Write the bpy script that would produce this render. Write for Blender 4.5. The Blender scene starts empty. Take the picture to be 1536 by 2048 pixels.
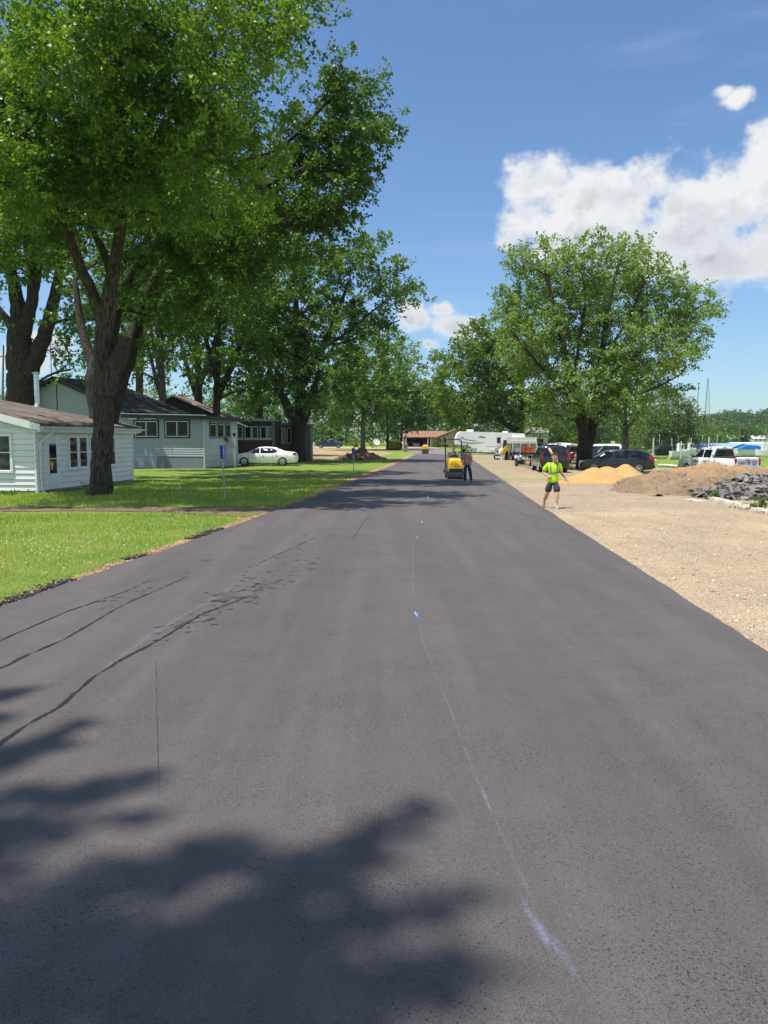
import bpy, bmesh, math, random
import numpy as np
from mathutils import Vector, Matrix, Quaternion
R=math.radians
random.seed(7); rng=np.random.default_rng(11)
scn=bpy.context.scene; col=scn.collection
# ---------------- camera ----------------
F=1540.0; CX,CY=768.0,1024.0; HOR=876.0; H=2.2
TH=math.atan((CY-HOR)/F)
cam_d=bpy.data.cameras.new('camera'); cam=bpy.data.objects.new('camera',cam_d); col.objects.link(cam)
cam_d.sensor_fit='VERTICAL'; cam_d.sensor_height=36; cam_d.lens=F/2048*36; cam_d.clip_start=.05; cam_d.clip_end=6000
cam.location=(0,0,H); cam.rotation_euler=(math.pi/2-TH,0,0); scn.camera=cam
def ray(px,py):
    u=(CY-py)/F; x=(px-CX)/F
    return x, math.cos(TH)+math.sin(TH)*u, -math.sin(TH)+math.cos(TH)*u
def at(px,py,d):
    x,y,z=ray(px,py); k=d/y
    return Vector((x*k,d,H+z*k))
def G(px,py,z0=0.0):
    x,y,z=ray(px,py); k=(z0-H)/z
    return Vector((x*k,y*k,z0))
SUN=Vector((-0.29,-0.14,0.945)).normalized()
def sstep(a,b,x): 
    t=np.clip((x-a)/(b-a),0,1); return t*t*(3-2*t)
def gz(x,y):
    return float(-0.55*sstep(12,22,x)*sstep(40,54,y))
def gzv(x,y):
    return -0.55*sstep(12,22,x)*sstep(40,54,y)
# ---------------- object helpers ----------------
def tag(o,label=None,cat=None,group=None,kind=None):
    if label: o['label']=label
    if cat: o['category']=cat
    if group: o['group']=group
    if kind: o['kind']=kind
    return o
def thing(name,label,cat,loc=(0,0,0),rz=0,group=None):
    o=bpy.data.objects.new(name,None); col.objects.link(o); o.empty_display_size=.2
    o.location=loc; o.rotation_euler=(0,0,rz)
    return tag(o,label,cat,group)
def link_mesh(name,me,mats,parent=None):
    o=bpy.data.objects.new(name,me); col.objects.link(o)
    for m in (mats if isinstance(mats,(list,tuple)) else [mats]): me.materials.append(m)
    if parent: o.parent=parent
    return o
def copytree(o,parent=None):
    c=o.copy(); col.objects.link(c)
    if parent: c.parent=parent
    for ch in [x for x in bpy.data.objects if x.parent==o]: copytree(ch,c)
    return c
class MB:
    def __init__(s): s.v=[]; s.f=[]; s.m=[]
    def add(s,vs,fs,m=0):
        n=len(s.v); s.v+= [tuple(v) for v in vs]; s.f+=[tuple(i+n for i in f) for f in fs]; s.m+=[m]*len(fs); return s
    def box(s,c,d,rz=0,m=0,M=None,taper=1.0):
        x,y,z=d[0]/2,d[1]/2,d[2]/2; vs=[]
        for k in (-1,1):
            t=taper if k>0 else 1
            for a,b in ((-1,-1),(1,-1),(1,1),(-1,1)): vs.append(Vector((a*x*t,b*y*t,k*z)))
        if M is None: M=Matrix.Rotation(rz,3,'Z')
        vs=[M@v+Vector(c) for v in vs]
        return s.add(vs,[(3,2,1,0),(4,5,6,7),(0,1,5,4),(1,2,6,5),(2,3,7,6),(3,0,4,7)],m)
    def tube(s,pts,rs,n=8,m=0,cap=True,sq=None):
        pts=[Vector(p) for p in pts]
        if not hasattr(rs,'__len__'): rs=[rs]*len(pts)
        t0=(pts[1]-pts[0]).normalized(); up=Vector((0,0,1)) if abs(t0.z)<.9 else Vector((1,0,0))
        a=t0.cross(up).normalized(); vs=[]
        for i,p in enumerate(pts):
            t=(pts[min(i+1,len(pts)-1)]-pts[max(i-1,0)]).normalized()
            a=(a-t*a.dot(t)).normalized(); b=t.cross(a)
            for k in range(n):
                w=2*math.pi*(k+.5*(n==4))/n; r=rs[i]
                vs.append(p+(a*math.cos(w)+b*math.sin(w))*r)
        fs=[]
        for i in range(len(pts)-1):
            for k in range(n):
                k2=(k+1)%n; fs.append((i*n+k,i*n+k2,(i+1)*n+k2,(i+1)*n+k))
        if cap: fs.append(tuple(range(n-1,-1,-1))); fs.append(tuple((len(pts)-1)*n+k for k in range(n)))
        return s.add(vs,fs,m)
    def cyl(s,p0,p1,r0,r1=None,n=12,m=0): return s.tube([p0,p1],[r0,r1 if r1 is not None else r0],n,m)
    def prism(s,poly,ax,d0,d1,m=0):
        """poly 2D extruded along ax ('x','y','z') from d0 to d1"""
        def V(p,d):
            return (d,p[0],p[1]) if ax=='x' else ((p[0],d,p[1]) if ax=='y' else (p[0],p[1],d))
        n=len(poly); vs=[V(p,d0) for p in poly]+[V(p,d1) for p in poly]
        fs=[tuple(range(n-1,-1,-1)),tuple(range(n,2*n))]+[(i,(i+1)%n,n+(i+1)%n,n+i) for i in range(n)]
        return s.add(vs,fs,m)
    def quad(s,a,b,c,d,m=0): return s.add([a,b,c,d],[(0,1,2,3)],m)
    def sphere(s,c,r,n=10,k=6,m=0,sc=(1,1,1)):
        vs=[];fs=[]
        for i in range(k+1):
            ph=math.pi*i/k
            for j in range(n):
                w=2*math.pi*j/n; vs.append(Vector((math.sin(ph)*math.cos(w)*sc[0]*r,math.sin(ph)*math.sin(w)*sc[1]*r,math.cos(ph)*sc[2]*r))+Vector(c))
        for i in range(k):
            for j in range(n): fs.append((i*n+j,(i+1)*n+j,(i+1)*n+(j+1)%n,i*n+(j+1)%n))
        return s.add(vs,fs,m)
    def mesh(s,name,smooth=False,fix=True):
        me=bpy.data.meshes.new(name); me.from_pydata(s.v,[],s.f); me.update()
        for p,m in zip(me.polygons,s.m): p.material_index=m
        if fix:
            bm=bmesh.new(); bm.from_mesh(me); bmesh.ops.recalc_face_normals(bm,faces=bm.faces); bm.to_mesh(me); bm.free()
        if smooth:
            for p in me.polygons: p.use_smooth=True
            me.set_sharp_from_angle(angle=R(40))
        return me
    def build(s,name,mat,parent=None,smooth=False,fix=True):
        return link_mesh(name,s.mesh(name,smooth,fix),mat,parent)
def np_mesh(name,V,Fq):
    """V (n,3) float, Fq (m,4) int quads"""
    me=bpy.data.meshes.new(name); me.vertices.add(len(V)); me.vertices.foreach_set('co',V.astype(np.float32).ravel())
    k=Fq.shape[1]; me.loops.add(len(Fq)*k); me.loops.foreach_set('vertex_index',Fq.astype(np.int32).ravel())
    me.polygons.add(len(Fq)); me.polygons.foreach_set('loop_start',np.arange(0,len(Fq)*k,k,dtype=np.int32))
    me.polygons.foreach_set('loop_total',np.full(len(Fq),k,dtype=np.int32)); me.update(calc_edges=True); return me
# ---------------- material helpers ----------------
class NT:
    def __init__(s,nt): s.nt=nt; s.n=nt.nodes; s.l=nt.links
    def new(s,t,**kw):
        n=s.n.new(t)
        for k,v in kw.items(): setattr(n,k,v)
        return n
    def put(s,inp,v):
        if isinstance(v,bpy.types.NodeSocket): s.l.new(v,inp)
        elif v is not None:
            if isinstance(v,(tuple,list)) and len(v)==3 and inp.type=='RGBA': v=(*v,1)
            inp.default_value=v
    def math(s,op,a,b=None,c=None,clamp=False):
        n=s.new('ShaderNodeMath',operation=op,use_clamp=clamp)
        for i,v in enumerate((a,b,c)): s.put(n.inputs[i],v) if v is not None else None
        return n.outputs[0]
    def vm(s,op,a,b=None):
        n=s.new('ShaderNodeVectorMath',operation=op); s.put(n.inputs[0],a)
        if b is not None: s.put(n.inputs[1],b)
        return n.outputs['Value'] if op in('LENGTH','DOT_PRODUCT') else n.outputs[0]
    def mix(s,f,a,b,blend='MIX'):
        n=s.new('ShaderNodeMix',data_type='RGBA',blend_type=blend); s.put(n.inputs[0],f); s.put(n.inputs[6],a); s.put(n.inputs[7],b); return n.outputs[2]
    def noise(s,vec,scale,detail=4,rough=.55,out='Fac',dist=0):
        n=s.new('ShaderNodeTexNoise'); s.put(n.inputs['Vector'],vec) if vec is not None else None
        n.inputs['Scale'].default_value=scale; n.inputs['Detail'].default_value=detail; n.inputs['Roughness'].default_value=rough; n.inputs['Distortion'].default_value=dist
        return n.outputs[out]
    def voro(s,vec,scale,feat='F1',out='Distance'):
        n=s.new('ShaderNodeTexVoronoi',feature=feat); s.put(n.inputs['Vector'],vec); n.inputs['Scale'].default_value=scale; return n.outputs[out]
    def ramp(s,f,a,b,lo=0,hi=1,smooth=True):
        n=s.new('ShaderNodeMapRange'); n.interpolation_type='SMOOTHSTEP' if smooth else 'LINEAR'
        s.put(n.inputs[0],f); n.inputs[1].default_value=a; n.inputs[2].default_value=b; n.inputs[3].default_value=lo; n.inputs[4].default_value=hi; return n.outputs[0]
    def obj(s): return s.new('ShaderNodeTexCoord').outputs['Object']
    def pos(s): return s.new('ShaderNodeNewGeometry').outputs['Position']
    def bump(s,h,strength,dist=.01):
        n=s.new('ShaderNodeBump'); s.put(n.inputs['Height'],h); n.inputs['Strength'].default_value=strength; n.inputs['Distance'].default_value=dist; return n.outputs[0]
def newmat(name):
    m=bpy.data.materials.new(name); m.use_nodes=True; t=NT(m.node_tree); b=m.node_tree.nodes['Principled BSDF']; return m,t,b
MC={}
def mat(name,c,rough=.7,metal=0,var=.12,vs=3.0,bump=0,bs=30.0,spec=.4,coat=0,c2=None,dist=.01,emit=None):
    if name in MC: return MC[name]
    m,t,b=newmat(name); p=t.obj()
    n=t.noise(p,vs,5); n2=t.noise(p,vs*9,3)
    f=t.ramp(t.math('ADD',t.math('MULTIPLY',n,.65),t.math('MULTIPLY',n2,.35)),.3,.7)
    ca=tuple(x*(1-var) for x in c); cb=c2 or tuple(min(1,x*(1+var)) for x in c)
    t.put(b.inputs['Base Color'],t.mix(f,(*ca,1),(*cb,1)))
    b.inputs['Roughness'].default_value=rough; b.inputs['Metallic'].default_value=metal; b.inputs['Specular IOR Level'].default_value=spec
    if coat: b.inputs['Coat Weight'].default_value=coat; b.inputs['Coat Roughness'].default_value=.05
    if bump: t.put(b.inputs['Normal'],t.bump(t.noise(p,bs,4),bump,dist))
    MC[name]=m; return m
def glass(name,c=(.02,.025,.03),rough=.03):
    if name in MC: return MC[name]
    m,t,b=newmat(name); p=t.obj()
    n=t.noise(p,2.0,3); t.put(b.inputs['Base Color'],t.mix(t.ramp(n,.4,.6),tuple(x*.5 for x in c)+(1,),tuple(min(1,x*1.8) for x in c)+(1,)))
    b.inputs['Roughness'].default_value=rough; b.inputs['Specular IOR Level'].default_value=.45
    MC[name]=m; return m
# ---------------- world ----------------
w=bpy.data.worlds.new('World'); scn.world=w; w.use_nodes=True; t=NT(w.node_tree)
bg=w.node_tree.nodes['Background']
sky=t.new('ShaderNodeTexSky',sky_type='NISHITA'); sky.sun_disc=False; sky.sun_elevation=math.asin(SUN.z); sky.sun_rotation=math.atan2(SUN.x,SUN.y)
sky.altitude=250; sky.air_density=1.0; sky.dust_density=.6; sky.ozone_density=1.6
D=t.new('ShaderNodeTexCoord').outputs['Generated']
sep=t.new('ShaderNodeSeparateXYZ'); t.put(sep.inputs[0],D)
u=t.math('ARCTAN2',sep.outputs[0],sep.outputs[1]); v=t.math('ARCSINE',sep.outputs[2])
cmb=t.new('ShaderNodeCombineXYZ'); t.put(cmb.inputs[0],u); t.put(cmb.inputs[1],v); UV=cmb.outputs[0]
warp=t.vm('SCALE',t.vm('SUBTRACT',t.noise(D,7,3,.5,'Color'),(.5,.5,.5)),None)
warp.node.inputs['Scale'].default_value=.06
UVw=t.vm('ADD',UV,warp)
def uvof(px,py):
    x,y,z=ray(px,py); l=math.sqrt(x*x+y*y+z*z); return math.atan2(x,y),math.asin(z/l)
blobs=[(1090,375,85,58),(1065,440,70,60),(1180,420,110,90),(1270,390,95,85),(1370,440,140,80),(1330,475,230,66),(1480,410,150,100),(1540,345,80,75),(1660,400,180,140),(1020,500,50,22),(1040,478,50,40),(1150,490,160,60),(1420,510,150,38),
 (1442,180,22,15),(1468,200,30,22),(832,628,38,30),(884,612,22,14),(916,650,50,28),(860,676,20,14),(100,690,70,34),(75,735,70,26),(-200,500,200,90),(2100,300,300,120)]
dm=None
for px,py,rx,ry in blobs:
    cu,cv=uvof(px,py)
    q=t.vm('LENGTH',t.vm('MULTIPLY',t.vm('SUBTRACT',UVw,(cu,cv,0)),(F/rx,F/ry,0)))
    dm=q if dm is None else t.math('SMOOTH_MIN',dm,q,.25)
for cu,cv,ru,rv_ in [(2.4,.70,.7,.26),(-2.5,.6,.6,.24),(1.6,.85,.45,.20),(3.0,.3,.5,.12),(-1.9,.25,.4,.12),(1.9,.3,.4,.12)]:  # clouds outside the view, added as neutral fill light for the shaded parts
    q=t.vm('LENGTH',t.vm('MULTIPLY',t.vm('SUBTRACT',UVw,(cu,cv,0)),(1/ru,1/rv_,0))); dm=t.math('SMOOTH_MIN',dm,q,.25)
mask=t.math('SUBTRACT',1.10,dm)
def fb(off):
    P=t.vm('ADD',D,off); 
    return t.noise(t.vm('MULTIPLY',P,(1,1,1.25)),15,9,.60)
n0=fb((0,0,0)); n1=fb((-.012,-.004,.022))
n2_=t.noise(D,46,5,.6)
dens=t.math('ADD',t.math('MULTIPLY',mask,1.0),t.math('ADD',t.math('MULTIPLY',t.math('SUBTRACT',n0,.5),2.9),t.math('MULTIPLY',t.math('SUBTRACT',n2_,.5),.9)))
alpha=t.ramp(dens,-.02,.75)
lit=t.ramp(t.math('SUBTRACT',n0,n1),-.10,.11)
# lower body of the cloud is greyer
thick=t.ramp(dens,.25,1.1)
vv=t.ramp(v,uvof(1300,545)[1],uvof(1300,330)[1])
soft_n=t.noise(t.vm('ADD',D,(.3,.1,.2)),7,3,.5)
sh0_=t.math('ADD',t.math('MULTIPLY',t.math('SUBTRACT',1.0,vv),.62),t.math('ADD',t.math('MULTIPLY',t.math('SUBTRACT',.5,lit),.50),t.math('MULTIPLY',t.math('SUBTRACT',soft_n,.50),1.1)))
shade=t.math('MULTIPLY',thick,sh0_,clamp=True)
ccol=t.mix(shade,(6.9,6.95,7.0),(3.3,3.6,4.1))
cir=t.ramp(t.noise(t.vm('MULTIPLY',D,(1.5,1.5,9)),3.2,5,.6),.50,.85,0,.14)
skyc=t.mix(1.0,sky.outputs[0],(.80,1.01,1.19),'MULTIPLY')
base=t.mix(cir,skyc,(6.0,6.6,7.6))
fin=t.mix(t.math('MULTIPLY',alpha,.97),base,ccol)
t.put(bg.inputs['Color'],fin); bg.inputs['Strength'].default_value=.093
sd=bpy.data.lights.new('sun','SUN'); sd.energy=4.6; sd.angle=R(.6); sd.color=(1,.955,.88)
so=bpy.data.objects.new('sun',sd); col.objects.link(so); so.rotation_euler=SUN.to_track_quat('Z','Y').to_euler(); so.location=(-20,-10,60)
scn.view_settings.view_transform='Standard'; scn.view_settings.look='None'; scn.view_settings.exposure=.50; scn.view_settings.gamma=1
scn.cycles.max_bounces=7; scn.cycles.diffuse_bounces=4; scn.cycles.glossy_bounces=3; scn.cycles.transmission_bounces=4; scn.cycles.transparent_max_bounces=12
scn.cycles.use_denoising=True; scn.cycles.denoiser='OPENIMAGEDENOISE'; scn.cycles.denoising_input_passes='RGB_ALBEDO_NORMAL'; scn.cycles.denoising_prefilter='ACCURATE'; scn.cycles.sample_clamp_indirect=4
# ---------------- ground materials ----------------
def grass_nodes(t,p):
    big=t.noise(p,.16,5,.6); mid=t.noise(p,1.3,5,.6); fine=t.noise(p,17,4,.7)
    a=t.mix(t.ramp(big,.35,.65),(.17,.285,.045),(.265,.335,.060))
    a=t.mix(t.ramp(mid,.45,.72,0,.75),a,(.36,.34,.12))
    a=t.mix(t.ramp(fine,.30,.62,.75,0),a,(.085,.145,.025))
    return a,fine
def gravel_nodes(t,p):
    big=t.noise(p,.22,5,.62); mid=t.noise(p,2.2,5,.65); st=t.noise(t.vm('MULTIPLY',p,(1.6,.35,1)),1.0,5,.6)
    a=t.mix(t.ramp(big,.38,.62),(.41,.30,.175),(.30,.215,.13))
    a=t.mix(t.ramp(st,.46,.66,0,.75),a,(.235,.175,.125))
    sp_=t.new('ShaderNodeSeparateXYZ'); t.put(sp_.inputs[0],p); dk=t.ramp(t.math('ADD',t.noise(t.vm('MULTIPLY',p,(.5,1,1)),.35,5,.65),t.ramp(sp_.outputs[1],14,30,-.10,.10)),.46,.60,0,.75); a=t.mix(dk,a,(.25,.185,.13))
    a=t.mix(t.ramp(mid,.5,.75,0,.5),a,(.45,.345,.225))
    cell=t.voro(p,34,'F1','Color'); sc=t.new('ShaderNodeSeparateColor'); t.put(sc.inputs[0],cell)
    a=t.mix(t.ramp(sc.outputs[0],.0,1,.0,.55),a,t.mix(sc.outputs[1],(.24,.19,.14),(.62,.52,.40)))
    return a,t.math('ADD',t.voro(p,34),t.math('MULTIPLY',t.noise(p,9,4),.5))
def m_ground():
    m,t,b=newmat('lawn_grass'); p=t.pos(); a,f=grass_nodes(t,p)
    t.put(b.inputs['Base Color'],a); b.inputs['Roughness'].default_value=.9; b.inputs['Specular IOR Level'].default_value=.15
    t.put(b.inputs['Normal'],t.bump(t.math('ADD',f,t.noise(p,60,3)),.9,.05)); return m
def edged(m,t,b,amp,scale,soft=.04):
    """alpha from the 'edge' attribute (metres inside the outline) broken up by noise"""
    at_=t.new('ShaderNodeAttribute',attribute_name='edge'); p=t.pos()
    n=t.math('ADD',t.math('MULTIPLY',t.noise(p,scale,6,.65),.7),t.math('MULTIPLY',t.noise(p,scale*8,3,.6),.3))
    e=t.math('ADD',at_.outputs['Fac'],t.math('MULTIPLY',t.math('SUBTRACT',n,.5),amp*2))
    t.put(b.inputs['Alpha'],t.ramp(e,-soft,soft))
def m_gravel(name='gravel_lot',amp=.35,sc=.9,tint=None,grassy=0.0):
    m,t,b=newmat(name); p=t.pos(); a,h=gravel_nodes(t,p)
    if tint: a=t.mix(1.0,a,(*tint,1),'MULTIPLY')
    if grassy:
        g,_=grass_nodes(t,p); n=t.math('ADD',t.math('MULTIPLY',t.noise(t.vm('MULTIPLY',p,(.5,1,1)),.28,6,.65),.8),t.math('MULTIPLY',t.noise(p,12,3),.2))
        sp=t.new('ShaderNodeSeparateXYZ'); t.put(sp.inputs[0],p)
        far=t.ramp(sp.outputs[1],26,46,0,.10)
        a=t.mix(t.ramp(t.math('ADD',n,far),.60,.68,0,grassy),a,g)
    t.put(b.inputs['Base Color'],a); b.inputs['Roughness'].default_value=.95; b.inputs['Specular IOR Level'].default_value=.15
    t.put(b.inputs['Normal'],t.bump(h,.55,.02)); edged(m,t,b,amp,sc); return m
def m_asphalt(name='fresh_asphalt',base=(.099,.086,.082)):
    m,t,b=newmat(name); p=t.pos()
    sp=t.vm('MULTIPLY',p,(1,1,1))
    fine=t.voro(sp,210,'F1'); fc=t.voro(sp,150,'F1','Color'); sc=t.new('ShaderNodeSeparateColor'); t.put(sc.inputs[0],fc)
    big=t.noise(p,.35,5,.6); mid=t.noise(p,3.0,5,.65); lane=t.noise(t.vm('MULTIPLY',p,(1.6,.10,1)),1.0,5,.55)
    a=t.mix(t.ramp(big,.3,.7),base,tuple(x*1.16 for x in base))
    a=t.mix(t.ramp(lane,.40,.62,0,.75),a,(base[0]*1.38,base[1]*1.36,base[2]*1.38,1)); lane2=t.noise(t.vm('MULTIPLY',p,(.9,.05,1)),1.0,4,.6); a=t.mix(t.ramp(lane2,.5,.68,0,.5),a,tuple(x*.72 for x in base))
    a=t.mix(t.ramp(mid,.35,.65,0,.25),a,tuple(x*.78 for x in base))
    a=t.mix(t.ramp(sc.outputs[0],.25,1,0,.55),a,t.mix(sc.outputs[1],tuple(x*.45 for x in base),tuple(x*1.9 for x in base)))
    # open pits and missing fines
    pit=t.noise(t.vm('MULTIPLY',p,(1,1.0,1)),72,4,.75); pz=t.noise(p,1.1,4,.6)
    pm=t.ramp(t.math('ADD',pit,t.math('MULTIPLY',pz,.22)),.710,.79)
    a=t.mix(t.math('MULTIPLY',pm,.85),a,(.020,.019,.020))
    # rare bright stone chips
    ch=t.ramp(t.math('MULTIPLY',sc.outputs[2],t.ramp(fine,.45,.2)),.975,.99); a=t.mix(t.math('MULTIPLY',ch,.7),a,(.38,.36,.35))
    t.put(b.inputs['Base Color'],a); t.put(b.inputs['Roughness'],t.ramp(mid,.3,.7,.60,.78)); b.inputs['Specular IOR Level'].default_value=.42
    h=t.math('SUBTRACT',t.math('ADD',t.math('MULTIPLY',fine,1.1),t.math('MULTIPLY',t.noise(p,90,3),.5)),t.math('MULTIPLY',pm,1.2))
    t.put(b.inputs['Normal'],t.bump(h,.8,.007)); return m
M_ASPH=m_asphalt()
# ---------------- sheets ----------------
def sdf_poly(P,poly):
    """signed distance (inside +) of points P (n,2) to polygon"""
    poly=np.array(poly,float); n=len(poly); d=np.full(len(P),1e9); ins=np.zeros(len(P),bool)
    for i in range(n):
        a=poly[i]; b=poly[(i+1)%n]; e=b-a; w_=P-a
        tt=np.clip((w_@e)/max(e@e,1e-9),0,1); d=np.minimum(d,np.linalg.norm(w_-tt[:,None]*e,axis=1))
        c=((a[1]>P[:,1])!=(b[1]>P[:,1]))
        with np.errstate(divide='ignore',invalid='ignore'): xx=(b[0]-a[0])*(P[:,1]-a[1])/(b[1]-a[1])+a[0]
        ins^=(c&(P[:,0]<xx))
    return np.where(ins,d,-d)
def sheet(name,poly,res,z,m,margin=.6,ex=False):
    poly=[(p[0],p[1]) for p in poly]; xs=[p[0] for p in poly]; ys=[p[1] for p in poly]
    nx=max(2,int((max(xs)-min(xs)+2*margin)/res)+1); ny=max(2,int((max(ys)-min(ys)+2*margin)/res)+1)
    gx=np.linspace(min(xs)-margin,max(xs)+margin,nx); gy=np.linspace(min(ys)-margin,max(ys)+margin,ny)
    X,Y=np.meshgrid(gx,gy); P=np.stack([X.ravel(),Y.ravel()],1); sd_=sdf_poly(P,poly)
    idx=np.arange(nx*ny).reshape(ny,nx); Q=np.stack([idx[:-1,:-1],idx[:-1,1:],idx[1:,1:],idx[1:,:-1]],-1).reshape(-1,4)
    keep=(sd_[Q]>-margin).any(1); Q=Q[keep]; used=np.unique(Q); mp=-np.ones(nx*ny,int); mp[used]=np.arange(len(used)); Q=mp[Q]
    V=np.column_stack([P[used],gzv(P[used,0],P[used,1])+z]); me=np_mesh(name,V,Q)
    a=me.attributes.new('edge','FLOAT','POINT'); a.data.foreach_set('value',sd_[used].astype(np.float32))
    o=link_mesh(name,me,m); tag(o,kind='structure'); return o
# ground: one sheet to the horizon
gx=np.unique(np.concatenate([np.linspace(-2500,-60,14),np.linspace(-60,90,151),np.linspace(90,2500,14)]))
gy=np.unique(np.concatenate([np.linspace(-400,-10,8),np.linspace(-10,140,151),np.linspace(140,3500,24)]))
X,Y=np.meshgrid(gx,gy); idx=np.arange(X.size).reshape(X.shape); Q=np.stack([idx[:-1,:-1],idx[:-1,1:],idx[1:,1:],idx[1:,:-1]],-1).reshape(-1,4)
V=np.column_stack([X.ravel(),Y.ravel(),gzv(X.ravel(),Y.ravel())]); g=link_mesh('ground',np_mesh('ground',V,Q),m_ground()); tag(g,kind='structure')
# road outline from ground points
Lp=[(0,1222),(120,1178),(250,1131),(380,1086),(500,1043),(560,1021),(640,992),(700,967),(770,938),(800,925),(834,908)]
Rp=[(1536,1312),(1400,1222),(1240,1117),(1090,1020),(1000,957),(965,934),(940,917),(920,907)]
L=[G(*p) for p in Lp]; Rr=[G(*p) for p in Rp]
def extend(P,y): 
    a,b=P[0],P[2]; k=(y-a.y)/(b.y-a.y); return Vector((a.x+(b.x-a.x)*k,y,0))
L=[extend(L,-12)]+L; Rr=[extend(Rr,-12)]+Rr
L[0].x-=1.0
def resample(P,step):
    out=[]; 
    for a,b in zip(P[:-1],P[1:]):
        n=max(1,int((b-a).length/step)); out+=[a.lerp(b,i/n) for i in range(n)]
    return out+[P[-1]]
def wob(P,a):
    r=random.Random(3); o=[]; s=0
    for p in P:
        s=s*.72+r.uniform(-1,1)*a; o.append(Vector((p.x+s,p.y,0)))
    return o
def interp(P,y):
    for a,b in zip(P[:-1],P[1:]):
        if a.y<=y<=b.y: return a.x+(b.x-a.x)*(y-a.y)/(b.y-a.y)
    return P[-1].x if y>P[-1].y else P[0].x
ys=list(np.concatenate([np.arange(-12,12,.12),np.arange(12,50,.3),np.arange(50,min(L[-1].y,Rr[-1].y),1.0)]))
b_=MB(); rl=random.Random(5); sl=sr=0; vs=[];N=len(ys); ZR=.045
rowx=[]
for y in ys:
    sl=sl*.7+rl.uniform(-.03,.03); sr=sr*.7+rl.uniform(-.014,.014)
    xl=interp(L,y)+sl; xr=interp(Rr,y)+sr; row=[(xl-.05,y,-.02),(xl,y,ZR)]+[(xl+(xr-xl)*k/6,y,ZR) for k in range(1,6)]+[(xr,y,ZR),(xr+.05,y,-.02)]; vs+=row
k=9; fs=[(i*k+j,i*k+j+1,(i+1)*k+j+1,(i+1)*k+j) for i in range(N-1) for j in range(k-1)]
b_.add(vs,fs); b_.add([vs[(N-1)*k+j] for j in range(k)],[tuple(range(k))])
tag(b_.build('road',M_ASPH,fix=True),kind='structure')
def rx(y,side): return interp(L if side<0 else Rr,y)
# old drive continuing to the ranch house
old=m_asphalt('old_asphalt',(.19,.165,.165)); 
m_old,tt_,bb_=old,NT(old.node_tree),old.node_tree.nodes['Principled BSDF']; edged(m_old,tt_,bb_,.3,.5)
sheet('driveway',[G(836,909),G(918,908),G(905,903),G(880,899),G(812,898),G(806,900),G(826,905)],1.5,.012,m_old)
conc=m_gravel('pale_driveway',.2,.4,(1.25,1.2,1.25)); sheet('forecourt',[G(812,898.5),G(884,898.5),G(872,893),G(810,893)],3,.02,conc)
# gravel lot on the right of the road
MG=m_gravel(grassy=.85,amp=.5,sc=.5)
ryr=[(rx(y,1)-.5,y) for y in (-12,0,10,20,30,40,50,60,75,90)]
sheet('gravel_lot',ryr+[(G(950,906).x,G(950,906).y),(G(1080,908).x,G(1080,908).y),(24,72),(34,62),(60,58),(60,-12)],.6,.012,MG)
# dirt shoulder on the left, driveway strip, stripped patch
MD=m_gravel('dirt_shoulder',.22,2.2,(1.0,.85,.72))
sh=[(rx(y,-1)+.4,y) for y in (-12,0,8,14,20,30,40,60,80,100)]; sh2=[(rx(y,-1)-w_,y) for y,w_ in ((100,.9),(80,.7),(60,.6),(40,.75),(36,1.2),(30,.5),(20,.38),(14,.30),(8,.32),(0,.2),(-12,.2))]
sheet('road_shoulder',sh+sh2,.25,.010,MD,margin=.4)
MP=m_gravel('dirt_driveway',.35,1.1,(.50,.47,.48),grassy=.6)
sheet('dirt_driveway',[G(-300,1016),G(0,1013),G(250,1014),G(450,1016),G(600,1012),G(560,1022),G(500,1034),G(440,1031),G(330,1025),G(150,1022),G(0,1024),G(-300,1028)],.3,.016,MP)
MS=m_gravel('stripped_soil',.6,.5,(1.12,1.02,.86),grassy=.3)
sheet('bare_soil_patch',[G(592,917),G(700,920),G(745,921),G(765,912),G(790,907),G(740,900),G(620,897),G(560,898)],1.0,.012,MS)
sheet('bare_soil_path',[G(590,925),G(640,922),G(600,916),G(560,914)],1.0,.016,MS)
far=m_gravel('far_road_gravel',.6,.2,(1.35,1.3,1.3))
a_=[(120,235),(40,232),(40,226),(120,229)]
sheet('far_road',[G(1190,898),G(1380,899),G(1700,901),G(1700,896),G(1380,895),G(1190,895)],6,.02,far)
sheet('farm_lane',[G(540,896.5),G(700,897),G(800,898),G(806,896),G(700,894.5),G(540,894)],3,.016,far)
# decals on the asphalt: wet streaks, chalk line, paint dabs
def strip(name,pts,wids,m,z):
    P=[G(px,py) for px,py in pts]; P2=[];W=[]
    for i in range(len(P)-1):
        n=max(2,int((P[i+1]-P[i]).length/.12))
        for k in range(n): P2.append(P[i].lerp(P[i+1],k/n)); W.append(wids[i]+(wids[i+1]-wids[i])*k/n)
    P2.append(P[-1]); W.append(wids[-1]); V=[];E=[]
    for i,p in enumerate(P2):
        tg=(P2[min(i+1,len(P2)-1)]-P2[max(0,i-1)]).normalized(); nn=Vector((-tg.y,tg.x,0))
        en=min(1,min(i,len(P2)-1-i)/4)
        for s_ in (-1,0,1):
            q=p+nn*s_*W[i]; V.append((q.x,q.y,z)); E.append((1.0 if s_==0 else 0.0)*en)
    n=len(P2); Q=np.array([(i*3+j,i*3+j+1,(i+1)*3+j+1,(i+1)*3+j) for i in range(n-1) for j in (0,1)])
    me=np_mesh(name,np.array(V),Q); a=me.attributes.new('edge','FLOAT','POINT'); a.data.foreach_set('value',np.array(E,np.float32))
    return tag(link_mesh(name,me,m),kind='structure')
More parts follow.
